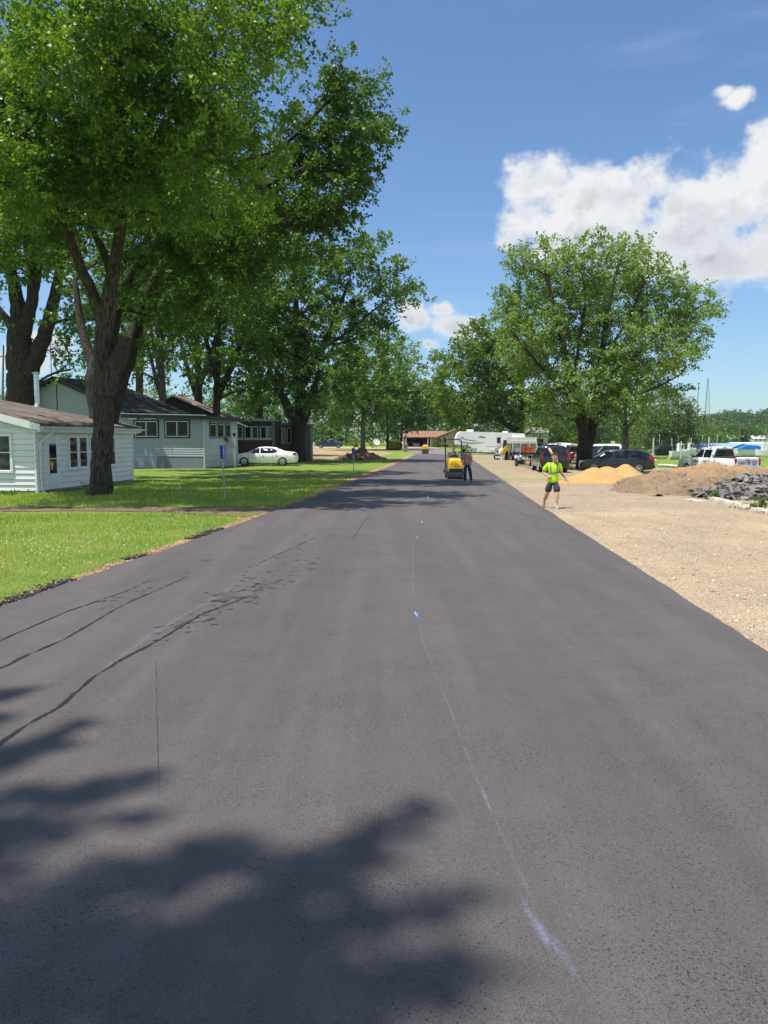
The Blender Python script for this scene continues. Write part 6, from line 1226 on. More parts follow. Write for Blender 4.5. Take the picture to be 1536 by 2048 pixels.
def m_soil(name,c1,c2,c3,sc=1.2,bump=.8,orange=None,soft=.9):
    m,t,b=newmat(name); p=t.pos(); n=t.noise(p,sc,6,.65); n2=t.noise(p,9,5,.7); n3=t.noise(p,36,3,.6)
    a=t.mix(t.ramp(n,.35,.65),c1,c2); a=t.mix(t.ramp(n2,.48,.7,0,.7),a,c3)
    if orange: sp=t.new('ShaderNodeSeparateXYZ'); t.put(sp.inputs[0],p); k=t.ramp(t.math('ADD',sp.outputs[2],t.math('MULTIPLY',t.noise(p,.8,4),1.0)),1.05,1.35); a=t.mix(k,a,orange)
    a=t.mix(t.ramp(n3,.3,.6,.35,0),a,tuple(x*.5 for x in c1)); t.put(b.inputs['Base Color'],a); b.inputs['Roughness'].default_value=.95; b.inputs['Specular IOR Level'].default_value=.12
    t.put(b.inputs['Normal'],t.bump(t.math('ADD',n2,t.math('MULTIPLY',n3,.6)),bump,.06)); return m
SAND=m_soil('orange_sand',(.47,.29,.115),(.54,.345,.15),(.40,.245,.095),1.5,.35); DIRT=m_soil('brown_dirt',(.30,.215,.14),(.40,.285,.18),(.22,.155,.10),.9,1.0,orange=(.50,.31,.15)); DIRT2=m_soil('spoil_dirt',(.17,.115,.08),(.25,.175,.12),(.12,.085,.06),1.2,.9)
def C(px,py,d,rpx,rd): 
    p=at(px,py,d); return (p.x,p.y,p.z-gz(p.x,p.y),rpx*d/F,rd)
mound('sand_pile','orange sand pile with two low peaks in front of the black crossover','sand pile',[C(1252,925,39.6,46,2.3),C(1215,930,39.8,56,2.5),C(1188,932,39.4,58,2.4),C(1148,955,38.2,40,1.2),C(1284,948,39.2,26,1.5)],SAND,rough=.03,slope_noise=.14,seed=21)
mound('dirt_pile','broad brown dirt pile with orange patches in front of the white pickup','dirt pile',[C(1425,922,38,95,4.2),C(1365,934,36,95,4.2),C(1312,942,33.5,78,3.4),C(1285,955,31.5,50,2.2),C(1480,928,37,95,4),C(1545,930,36,100,4),C(1400,938,33,110,3.0),C(1640,930,36,110,4),C(1340,950,31.5,90,2.0)],DIRT,rough=.16,slope_noise=.45,seed=31)
mound('dirt_pile','dark brown dirt mound at the foot of the straight tree, left of the road','dirt pile',[C(722,896,80,30,2.2),C(705,905,80,30,1.8),C(742,905,80,24,1.6)],DIRT2,res=.12,rough=.28,slope_noise=.5,seed=41)
# broken asphalt heap: dark mound covered in slabs
rub,_=mound('asphalt_rubble','heap of broken grey and black asphalt slabs at the right edge','rubble pile',[C(1500,952,30.5,75,2.6),C(1540,950,30.5,80,2.6),C(1455,975,29,50,1.8),C(1430,988,28.2,34,1.0),C(1600,950,30.5,90,2.6)],m_soil('crushed_asphalt',(.045,.043,.045),(.09,.085,.085),(.03,.03,.03),3,1.0),rough=.18,slope_noise=.3,seed=51)
dg=bpy.context.evaluated_depsgraph_get(); bpy.context.view_layer.update(); rr=random.Random(8)
SLm,t_,b_s=newmat('asphalt_slab'); ri=t_.new('ShaderNodeNewGeometry').outputs['Random Per Island']; rc=t_.new('ShaderNodeValToRGB'); t_.put(rc.inputs[0],ri); rc.color_ramp.interpolation='CONSTANT'
rc.color_ramp.elements[0].color=(.035,.034,.037,1); rc.color_ramp.elements[1].position=.28; rc.color_ramp.elements[1].color=(.20,.175,.15,1)
for p_,c_ in ((.55,(.24,.215,.195,1)),(.78,(.13,.12,.12,1)),(.9,(.31,.27,.24,1))): e_=rc.color_ramp.elements.new(p_); e_.color=c_
nn_=t_.noise(t_.pos(),30,4); t_.put(b_s.inputs['Base Color'],t_.mix(t_.ramp(nn_,.3,.7,0,.5),rc.outputs[0],(.10,.095,.095))); b_s.inputs['Roughness'].default_value=.92; t_.put(b_s.inputs['Normal'],t_.bump(nn_,.5,.02))
mb=MB(); n=0; inv=rub.matrix_world.inverted() if False else Matrix.Translation(-Vector(rub.location))
while n<1100:
    x=rr.uniform(11.6,19.5); y=rr.uniform(26.3,33); hit,loc,no,_i=rub.ray_cast(Vector((x-rub.location.x,y-rub.location.y,6)),Vector((0,0,-1)))
    if not hit or loc.z<0.0: continue
    n+=1; s_=rr.uniform(.06,.24)*(1.5 if rr.random()<.14 else 1); k_=rr.randint(4,6); a0_=rr.uniform(0,6.28); P=[]
    for i in range(k_): a=a0_+2*math.pi*(i+rr.uniform(-.25,.25))/k_; P.append(Vector((math.cos(a)*s_*rr.uniform(.7,1.15),math.sin(a)*s_*rr.uniform(.55,1),0)))
    nv=(no+Vector((rr.gauss(0,.38),rr.gauss(0,.38),.2))).normalized(); q=nv.to_track_quat('Z','Y').to_matrix(); th_=rr.uniform(.03,.06); c=loc+nv*rr.uniform(-.01,.07)
    vs=[q@p+c for p in P]+[q@(p*rr.uniform(.9,1)+Vector((0,0,th_)))+c for p in P]
    mb.add(vs,[tuple(range(k_-1,-1,-1)),tuple(range(k_,2*k_))]+[(i,(i+1)%k_,k_+(i+1)%k_,k_+i) for i in range(k_)])
sl=mb.build('asphalt_chunks',SLm,rub); sl['kind']='stuff'
# clods on the dirt piles
def clods(pile,n,s0,s1,m,name,lab):
    lo=[min(v.co[i] for v in pile.data.vertices) for i in (0,1)]; hi=[max(v.co[i] for v in pile.data.vertices) for i in (0,1)]; P=[]
    while len(P)<n:
        x=rr.uniform(lo[0],hi[0]); y=rr.uniform(lo[1],hi[1]); hit,loc,no,_i=pile.ray_cast(Vector((x,y,6)),Vector((0,0,-1)))
        P.append((x+pile.location.x,y+pile.location.y,(loc.z if hit else 0)-gz(x+pile.location.x,y+pile.location.y)-.01) if hit else (x+pile.location.x,y+pile.location.y,-5))
    P=np.array([p for p in P if p[2]>-1]); return pebbles(name,P,s0,s1,m,lab,'dirt clods')
piles=[o for o in bpy.data.objects if o.name.startswith('dirt_pile')]
clods(piles[0],1500,.02,.075,m_peb('clod_brown',(.16,.11,.07),(.44,.32,.21)),'dirt_clods','loose clods scattered over the broad brown dirt pile')
clods(piles[1],500,.03,.12,m_peb('clod_dark',(.10,.07,.05),(.22,.16,.11)),'dirt_clods','dark clods scattered over the mound by the straight tree')
# concrete kerb pieces
KC=mat('kerb_concrete',(.50,.44,.35),.9,var=.25,vs=3,bump=.6,bs=14,dist=.03)
def kerb(a,b,w_,h,label):
    A=G(*a);B=G(*b); d=(B-A); L_=d.length; rz=math.atan2(d.y,d.x); c=(A+B)/2; me=MB(); n=26; rq=random.Random(int(a[0])); vs=[]; m_=7
    for i in range(n+1):
        x=-L_/2+L_*i/n; e=.55 if i in (0,n) else 1
        for (y,z) in ((-.5,-.05),(-.5,.6),(-.38,.95),(0,1.02),(.38,.95),(.5,.6),(.5,-.05)): vs.append((x+rq.uniform(-.02,.02),y*w_*e+rq.uniform(-.018,.018),max(-.02,z*h*e+rq.uniform(-.02,.02))))
    me.add(vs,[(i*m_+j,i*m_+j+1,(i+1)*m_+j+1,(i+1)*m_+j) for i in range(n) for j in range(m_-1)]+[tuple(range(m_)),tuple(n*m_+j for j in range(m_-1,-1,-1))]); o=me.build('concrete_kerb',KC,None,smooth=True); o.location=c; o.rotation_euler.z=rz; return tag(o,label,'kerb')
kerb((1424,1003),(1494,1021),.30,.17,'long weathered concrete kerb piece at the foot of the asphalt rubble'); kerb((1507,1024),(1575,1035),.28,.15,'shorter concrete kerb piece cut by the right edge below the rubble'); kerb((1372,1001),(1408,1004),.25,.06,'nearly buried concrete kerb end left of the rubble heap')
def weed(px,py,h,label,n=60,r=.16,m=None,nm='weed'):
    b=G(px,py); rg_=np.random.default_rng(px); root=thing(nm,label,'weed',b); mb=MB()
    for i in range(7): a=random.uniform(0,6.28); mb.tube([(0,0,-.02),(math.cos(a)*r*.4,math.sin(a)*r*.4,h*.6),(math.cos(a)*r,math.sin(a)*r,h)],[.006,.004,.002],4)
    mb.build('stem',mat('weed_stem',(.12,.17,.04),.8),root,fix=False); C_=np.stack([rg_.normal(0,r*.5,n),rg_.normal(0,r*.5,n),rg_.uniform(.02,h*.85,n)],1); V=leaf_arrays(C_,nrm(rg_.normal(0,1,(n,3))+[0,0,1.2]),h*.35,5,.055,rg_,.2,.3); link_mesh('leaves',np_mesh('leaves',V,np.arange(len(V)).reshape(-1,4)),m or LF_E,root)
weed(1427,1000,.34,'leafy green weed growing at the left end of the long kerb piece'); weed(1521,1021,.42,'taller green weed beside the shorter kerb piece at the right edge'); weed(1495,1018,.16,'low yellowish weed patch in the gap between the two kerb pieces',80,.4,LF_O); weed(1141,940,.5,'small weeds against the foot of the big maple trunk',50,.3)
weed(150,975,.30,'low green weeds along the cottage wall, left of the stub-limbed trunk',90,.8,LF_D); weed(20,990,.16,'short ragged weeds under the cottage front wall',90,.9,LF_D)
# white parking logs on the grass
WL_=mat('log_white',(.62,.60,.54),.8,var=.15)
for i,(x0,x1,y0,y1,lab) in enumerate(((1317,1356,932,934.5,'white painted parking log on the grass left of the white pickup'),(1290,1304,929.5,930.2,'white parking log just behind the tail of the black crossover'),(1336,1358,918.5,918.5,'far white parking log near the white boat'),(1300,1312,922,922,'small pale parking log beside the grey marina post'))):
    zz=gz(20,60); A=G(x0,y0,zz);B=G(x1,y1,zz); o=MB().tube([A,A.lerp(B,.5)+Vector((0,0,.02)),B],[.11,.13,.11],8).build('parking_log',WL_,None,smooth=True); c=(A+B)/2; o.data.transform(Matrix.Translation(-c)); o.location=c+Vector((0,0,.08)); tag(o,lab,'parking log')
# marina posts
PW=mat('post_grey',(.55,.57,.58),.6,var=.12)
def post(px,y0,y1,d,w_,label):
    b=at(px,y1,d); t_=at(px,y0,d); th=MB(); h=t_.z-b.z; th.tube([(0,0,-.3),(0,0,h)],[w_*d/F/2]*2,8); th.tube([(0,0,h),(0,0,h+.06)],[w_*d/F/2*1.15,w_*d/F/3],8); o=th.build('marina_post',PW); o.location=b; tag(o,label,'post','pale posts along the marina')
for a in ((1306,878,916,80,3.2,'tallest pale square post, just right of the black crossover tail'),(1323,880,915,105,1.3,'thin pole between the tall post and the white boat'),(1343,877,905,110,1.6,'slim grey pole above the white boat'),(1361.5,884,917,85,2.6,'pale post in front of the white boat, left of the pickup'),(1417.5,875,897,110,3.4,'stout grey post rising behind the pickup cab'),(1434,870,893,120,1.5,'thin dark pole right of the stout post'),(1382,876,893,130,1.5,'short grey pole beside the willow'),(1405,872,889,150,1.6,'short grey pole between the willow and the stout post'),(1491.5,896,916,100,2.8,'pale post in front of the blue boat cover'),(1319,870,884,140,1.0,'faint thin pole in front of the shore trees')): post(*a)
# utility poles
def upole(px,y0,y1,d,label,w_=2.2,wire=False):
    b=at(px,y1,d); t_=at(px+ (3 if px<20 else 0),y0,d); root=thing('utility_pole',label,'utility pole',b); mb=MB(); mb.tube([(0,0,-.5),t_-b],[w_*d/F/2,w_*d/F/2*.7],8); mb.build('pole',mat('pole_wood',(.30,.29,.28),.85,var=.15),root); mb=MB(); mb.box(t_-b+Vector((0,0,-.9)),(2.2,.12,.12)); mb.build('crossarm',mat('pole_wood',(.30,.29,.28),.85,var=.15),root); return root
upole(4,690,800,62,'leaning grey utility pole at the far left edge behind the roofs',5); upole(1479,852,888,330,'thin utility pole in front of the hill, right of the white house',1.0); upole(1531,856,885,330,'thin utility pole at the right edge below the hill',1.0); upole(324,740,800,100,'pale utility pole seen between the grove trunks',3.5); upole(1469,866,889,300,'short utility pole beside the white hill house',.9)
# wires behind the cottage
ww=MB(); A=at(56,742,70); B_=at(122,768,64)
for dz in (0,.9): ww.tube([at(4,738,62)+Vector((0,0,-dz)),at(56,744,63)+Vector((0,0,-dz-.2)),at(118,764,60.5)+Vector((0,0,-dz*.6))],.018,4)
tag(ww.build('power_line',DTRIM),'two dark wires sagging from the left utility pole to the grey gable','wire')
# shrubs and hedge
def shrub(name,label,lobes,m,size,L,dens,seed,cat='shrub',base=None,twig=True):
    b=Vector(base); rg_=np.random.default_rng(seed); root=thing(name,label,cat,b); lob=[(x-b.x,y-b.y,z-b.z,a,b_,c,d) for x,y,z,a,b_,c,d in lobes]; me,_,_=crown_mesh('foliage',lob,L,12,size,dens,rg_,.1,.4); link_mesh('foliage',me,m,root); mb=MB()
    for l in lob: mb.tube([(0,0,-.1),Vector(l[:3])*.5,Vector(l[:3])],[.06,.04,.02],5)
    mb.build('stem',BARKD,root,fix=False)
def shr_px(name,label,specs,d,m,size,L,dens,seed,cat='shrub'):
    lob=[lobe_px(px,py,d,r,ry) for px,py,r,ry in specs]; px=specs[0][0]; b=Vector(((px-CX)/F*d,d,gz((px-CX)/F*d,d))); shrub(name,label,lob,m,size,L,dens,seed,cat,b)
shr_px('shrub','bright yellow-green bush behind the black suv, left of the big maple',[(1130,882,16,9),(1118,885,10,7),(1142,886,12,8),(1125,876,8,6)],118,LF_W,.3,.7,2.4,71)
shr_px('shrub','rounded dark bush on the grass right of the smaller trunk',[(1278,893,8,8),(1285,896,7,6)],100,LF_D,.22,.5,2.5,72); shr_px('shrub','pale green bush above the black crossover tail',[(1293,902,11,5),(1301,904,8,4)],88,LF_P,.2,.5,2,73)
shr_px('shrub','light green bush at the ranch house entrance',[(876,884,6,6),(872,889,5,4),(881,889,5,4)],192,LF_P,.35,.7,2.5,74); shr_px('shrub','low green bush under the camping trailer nose',[(931,896,6,5),(935,900,4,4)],101,LF_E,.2,.4,2.5,75)
shr_px('shrub','low green bush behind the dirt mound, left of the straight trunk',[(709,888,8,5)],175,LF_W,.3,.6,2.5,76); shr_px('shrub','low bush just right of the straight tree trunk',[(746,890,5,4)],175,LF_E,.3,.6,2.5,77)
hg=Vector(((781-CX)/F*170,170,0)); k=170/F; rg_=np.random.default_rng(4); n=1500; C_=np.stack([rg_.uniform(-1,1,n)*9.5*k,rg_.uniform(-1,1,n)*.8,rg_.uniform(.1,1.6,n)],1); root=thing('hedge','clipped rectangular dark green hedge left of the ranch house','hedge',hg+Vector((.8,0,0))); V=leaf_arrays(C_,nrm(rg_.normal(0,1,(n,3))),.3,12,.2,rg_,.05,.3); link_mesh('foliage',np_mesh('foliage',V,np.arange(len(V)).reshape(-1,4)),LF_E,root); mb=MB(); mb.box((0,0,.7),(17*k,1.2,1.35)); mb.build('core',mat('hedge_core',(.02,.035,.012),.95),root)
# flower bed, dish, hydrant-like post
fb=G(787,900); root=thing('flower_bed','patch of red and rust flowers between the two thin trunks','flower bed',fb); rg_=np.random.default_rng(9); n=160; C_=np.stack([rg_.uniform(-1.1,1.1,n),rg_.uniform(-.5,.5,n),rg_.uniform(.1,.5,n)],1); V=leaf_arrays(C_,nrm(rg_.normal(0,1,(n,3))),.15,5,.13,rg_); link_mesh('flowers',np_mesh('flowers',V,np.arange(len(V)).reshape(-1,4)),m_peb('petal_red',(.45,.05,.03),(.55,.16,.06)),root); V=leaf_arrays(C_*np.array([1,1,.5]),nrm(rg_.normal(0,1,(n,3))),.15,5,.16,rg_); link_mesh('foliage',np_mesh('foliage',V,np.arange(len(V)).reshape(-1,4)),LF_D,root)
dd=at(753,893,172); dd.z=0; root=thing('satellite_dish','small white satellite dish standing left of the clipped hedge','dish',dd); mb=MB(); mb.cyl((0,0,0),(0,0,1.0),.04,.04,6); mb.build('mast',DTRIM,root); mb=MB(); vs=[];n=16
M=Matrix.Rotation(R(35),3,'Y')@Matrix.Rotation(R(70),3,'X')
for i,(r_,z_) in enumerate(((0.02,0),(.5,.04),(.85,.14))):
    for j in range(n): vs.append(M@Vector((r_*math.cos(2*math.pi*j/n),r_*math.sin(2*math.pi*j/n)*.8,z_))+Vector((0,0,1.35)))
mb.add(vs,[(i*n+j,i*n+(j+1)%n,(i+1)*n+(j+1)%n,(i+1)*n+j) for i in range(2) for j in range(n)]); mb.build('dish',WM,root,fix=False)
hp_=Vector(((628.5-CX)/F*160,160,0)); root=thing('bollard','small white bollard on the grass left of the blue pickup','bollard',hp_); mb=MB(); mb.tube([(0,0,0),(0,0,1.1),(0,0,1.3)],[.13,.13,.04],10); mb.build('shaft',WM,root); mb=MB(); mb.tube([(0,0,.95),(0,0,1.0)],[.16,.16],10); mb.build('collar',WM,root)
st=thing('survey_stake','small dark stake standing in the shaded lawn beyond the sedan','stake',G(622,923)); mb=MB(); mb.box((0,0,.16),(.05,.03,.34)); mb.build('shaft',BARKD,st)
# boats
def boat(px,py,d,L_,label,hull,rz=0,cabin=True,cover=None):
    b=at(px,py,d); root=thing('boat',label,'boat',b,rz); mb=MB(); vs=[]; m_=5; n=10
    for i in range(n+1):
        x=-L_/2+L_*i/n; f=1-max(0,(i/n-.45)/.55)**2.2; w_=L_*.16*max(f,.03); s_=max(0,(i/n-.6))*.5; vs+=[(x,-w_,.95+s_),(x,-w_*.8,.35+s_*.5),(x,0,.1+s_),(x,w_*.8,.35+s_*.5),(x,w_,.95+s_)]
    mb.add(vs,[(i*m_+j,i*m_+j+1,(i+1)*m_+j+1,(i+1)*m_+j) for i in range(n) for j in range(m_-1)]+[(i*m_+4,i*m_,(i+1)*m_,(i+1)*m_+4) for i in range(n)]+[(0,1,2,3,4)]); mb.build('hull',hull,root)
    if cabin: mb=MB(); mb.prism([(-L_*.15,.95),(L_*.18,.98),(L_*.08,1.9),(-L_*.12,1.95)],'y',-L_*.11,L_*.11); cb=mb.build('cabin',WM,root); mb=MB(); mb.box((-.0,-L_*.113,1.5),(L_*.17,.03,.38)); mb.build('window',CGL,cb); mb=MB(); mb.tube([(-L_*.1,0,1.9),(-L_*.12,0,2.9)],.03,5); mb.tube([(-L_*.3,-.5,.95),(-L_*.3,-.5,1.8),(-L_*.3,.5,1.8),(-L_*.3,.5,.95)],.03,5); mb.build('rail',ALU,root)
    if cover: mb=MB(); mb.prism([(-L_*.48,.9),(L_*.42,1.05),(L_*.1,1.55),(-L_*.25,1.5)],'y',-L_*.15,L_*.15); mb.build('cover',cover,root)
BCV=mat('cover_blue',(.01,.22,.78),.5,var=.08); BKC=mat('cover_black',(.03,.032,.036),.6)
boat(1360,917,98,2.6,'white cabin cruiser with a mast on the shore behind the parking log',WM,R(8)); boat(1330,913,100,2.6,'low black-covered boat beside the tall marina post',BKC,R(3),False,BKC); boat(1497,914,100,3.8,'boat under a bright blue cover right of the white pickup',WM,R(180),False,BCV); boat(1528,917,92,2.0,'white boat with a dark cabin window at the right edge',WM,R(170)); boat(1380,912,112,2.2,'second white boat half hidden by the pickup cab',WM,R(20)); boat(1556,912,105,2.6,'white boat just past the right edge of the blue cover boat',WM,R(175),False,BKC)
# small sign behind the black pickup
q=Vector(((1224-CX)/F*120,120,-.3)); root=thing('notice_board','small white notice board on two legs above the black pickup bed','sign',q); mb=MB(); mb.box((0,0,1.7),(.62,.05,.7)); mb.build('panel',WM,root)
for s_ in (-.25,.25): mb=MB(); mb.cyl((s_,0.05,0),(s_,.05,1.6),.03,.03,6); mb.build('leg',DTRIM,root)
# ---------------- people ----------------
SKIN=mat('skin',(.60,.32,.22),.55,var=.08,vs=6); SKIN2=mat('skin_tan',(.52,.27,.18),.55,var=.1,vs=6); HAIR=mat('hair_dark',(.035,.022,.015),.8,var=.3,vs=30)
def skin_mesh(name,nodes,edges,m,parent,sub=2,root_i=0):
    """nodes: (x,y,z,rx,ry)"""
    me=bpy.data.meshes.new(name); me.from_pydata([n[:3] for n in nodes],edges,[]); me.update(); o=link_mesh(name,me,m,parent)
    md=o.modifiers.new('s','SKIN'); md.use_smooth_shade=True; md.branch_smoothing=.6
    for i,v in enumerate(me.skin_vertices[0].data): v.radius=(nodes[i][3],nodes[i][4] if len(nodes[i])>4 else nodes[i][3]); v.use_root=(i==root_i)
    sb=o.modifiers.new('u','SUBSURF'); sb.levels=sub; sb.render_levels=sub
    bpy.context.view_layer.update(); dg=bpy.context.evaluated_depsgraph_get(); m2=bpy.data.meshes.new_from_object(o.evaluated_get(dg)); o.modifiers.clear(); o.data=m2
    for p in m2.polygons: p.use_smooth=True
    return o
def ell(mb,c,r,n=14,k=10,M=None,m=0):
    vs=[];fs=[]
    for i in range(k+1):
        ph=math.pi*i/k
        for j in range(n):
            w_=2*math.pi*j/n; v=Vector((math.sin(ph)*math.cos(w_)*r[0],math.sin(ph)*math.sin(w_)*r[1],math.cos(ph)*r[2])); vs.append((M@v if M else v)+Vector(c))
    for i in range(k):
        for j in range(n): fs.append((i*n+j,(i+1)*n+j,(i+1)*n+(j+1)%n,i*n+(j+1)%n))
    mb.add(vs,fs,m)
def head(mb,c,yaw=0,pitch=0,s=1.0):
    M=Matrix.Rotation(yaw,3,'Z')@Matrix.Rotation(pitch,3,'X'); c=Vector(c); P=lambda x,y,z: M@Vector((x*s,y*s,z*s))+c
    # lathe-like skull with jaw, facing -y
    n=18; prof=[(-.118,.030,.030,-.035),(-.105,.048,.052,-.028),(-.075,.062,.075,-.012),(-.035,.070,.090,0),(.0,.075,.096,.004),(.04,.077,.098,.006),(.08,.070,.088,.008),(.108,.045,.058,.008),(.12,.012,.016,.008)]
    vs=[];
    for (z,rx_,ry_,oy) in prof:
        for j in range(n): a=2*math.pi*j/n; vs.append(P(rx_*math.cos(a),ry_*math.sin(a)+oy,z))
    mb.add(vs,[(i*n+j,i*n+(j+1)%n,(i+1)*n+(j+1)%n,(i+1)*n+j) for i in range(len(prof)-1) for j in range(n)]+[tuple(range(n-1,-1,-1)),tuple((len(prof)-1)*n+j for j in range(n))])
    mb.add([P(-.013,-.088,.025),P(.013,-.088,.025),P(.018,-.088,-.028),P(-.018,-.088,-.028),P(0,-.118,-.022),P(0,-.095,.028)],[(0,5,4,3),(5,1,2,4),(3,4,2),(0,1,5),(0,3,2,1)])
    for s_ in (1,-1): ell(mb,P(s_*.078,.004,-.005),(.010*s,.022*s,.032*s),8,6,M)
    return P,M
def face_parts(root,P,M,s,hairm,cap=None):
    mb=MB(); 
    for s_ in (1,-1): ell(mb,P(s_*.030,-.084,.014),(.014*s,.008*s,.008*s),8,5,M)
    mb.build('eyes',mat('eye_dark',(.03,.025,.02),.3),root); mb=MB()
    for s_ in (1,-1): mb.add([P(s_*.014,-.090,.032),P(s_*.048,-.082,.034),P(s_*.046,-.083,.042),P(s_*.014,-.091,.040)],[(0,1,2,3)])
    mb.build('brows',hairm,root,fix=False); mb=MB(); ell(mb,P(0,-.083,-.058),(.024*s,.008*s,.007*s),10,5,M); mb.build('mouth',mat('lip',(.30,.09,.07),.5),root)
def hand(mb,w_,d,up,s=1.0,curl=.6,side=1):
    """w_: wrist, d: direction of the hand, up: back of hand"""
    w_=Vector(w_); d=Vector(d).normalized(); up=(Vector(up)-d*Vector(up).dot(d)).normalized(); r=d.cross(up)*side; M=Matrix((r,d,up)).transposed()
    ell(mb,w_+d*.045*s,(.040*s,.052*s,.017*s),10,6,M)
    for i,(o,L_) in enumerate(((-.030,.065),(-.010,.078),(.011,.073),(.031,.056))):
        a=w_+d*.082*s+r*o*s; b=a+(d*math.cos(curl*.6)-up*math.sin(curl*.6))*L_*.45*s; c=b+(d*math.cos(curl*1.8)-up*math.sin(curl*1.8))*L_*.32*s; e=c+(d*math.cos(curl*2.7)-up*math.sin(curl*2.7))*L_*.26*s
        mb.tube([a,b,c,e],[.0088*s,.0082*s,.0075*s,.006*s],6)
    a=w_+d*.03*s-r*.034*s; b=a+(d*.6-r*.7-up*.4).normalized()*.032*s; c=b+(d*.8-r*.1-up*.6).normalized()*.028*s; mb.tube([a,b,c],[.011*s,.010*s,.008*s],6)
def merge_into(o,mb):
    m2=mb.mesh('x',True); bm=bmesh.new(); bm.from_mesh(o.data); bm.from_mesh(m2); bm.to_mesh(o.data); bm.free(); bpy.data.meshes.remove(m2)
    for p in o.data.polygons: p.use_smooth=True
def shoe(parent,ank,toe,m,sole,name='shoe'):
    a=Vector(ank); t_=Vector(toe); d=(t_-a); d.z=d.z; mb=MB(); h=Vector((0,0,1)); f=(t_-a).normalized(); r=f.cross(h).normalized(); u=r.cross(f)
    vs=[]; m_=8
    for (k_,w_,z0,z1) in ((-.30,.030,-.055,.03),(-.18,.042,-.06,.05),(.15,.042,-.06,.045),(.55,.046,-.06,.012),(.85,.044,-.06,-.008),(1.05,.022,-.055,-.03)):
        c=a+f*(t_-a).length*k_
        for (x,z) in ((-1,z0),(-1,z0+.03),(-.75,z1-.012),(0,z1),(.75,z1-.012),(1,z0+.03),(1,z0),(0,z0)): vs.append(c+r*x*w_+u*z)
    mb.add(vs,[(i*m_+j,i*m_+(j+1)%m_,(i+1)*m_+(j+1)%m_,(i+1)*m_+j) for i in range(5) for j in range(m_)]+[tuple(range(m_)),tuple(40+j for j in range(m_-1,-1,-1))]); s_=mb.build(name,m,parent,smooth=True)
    mb=MB(); P=[a+f*(t_-a).length*k_+u*-.062 for k_ in (-.31,.4,1.06)]; mb.tube(P,[.030,.044,.024],8); 
    for i,v in enumerate(mb.v): v=Vector(v); c=a; z_=(v-a).dot(u); mb.v[i]=tuple(v-u*(z_+.062)*.72)
    mb.build('sole',sole,s_)
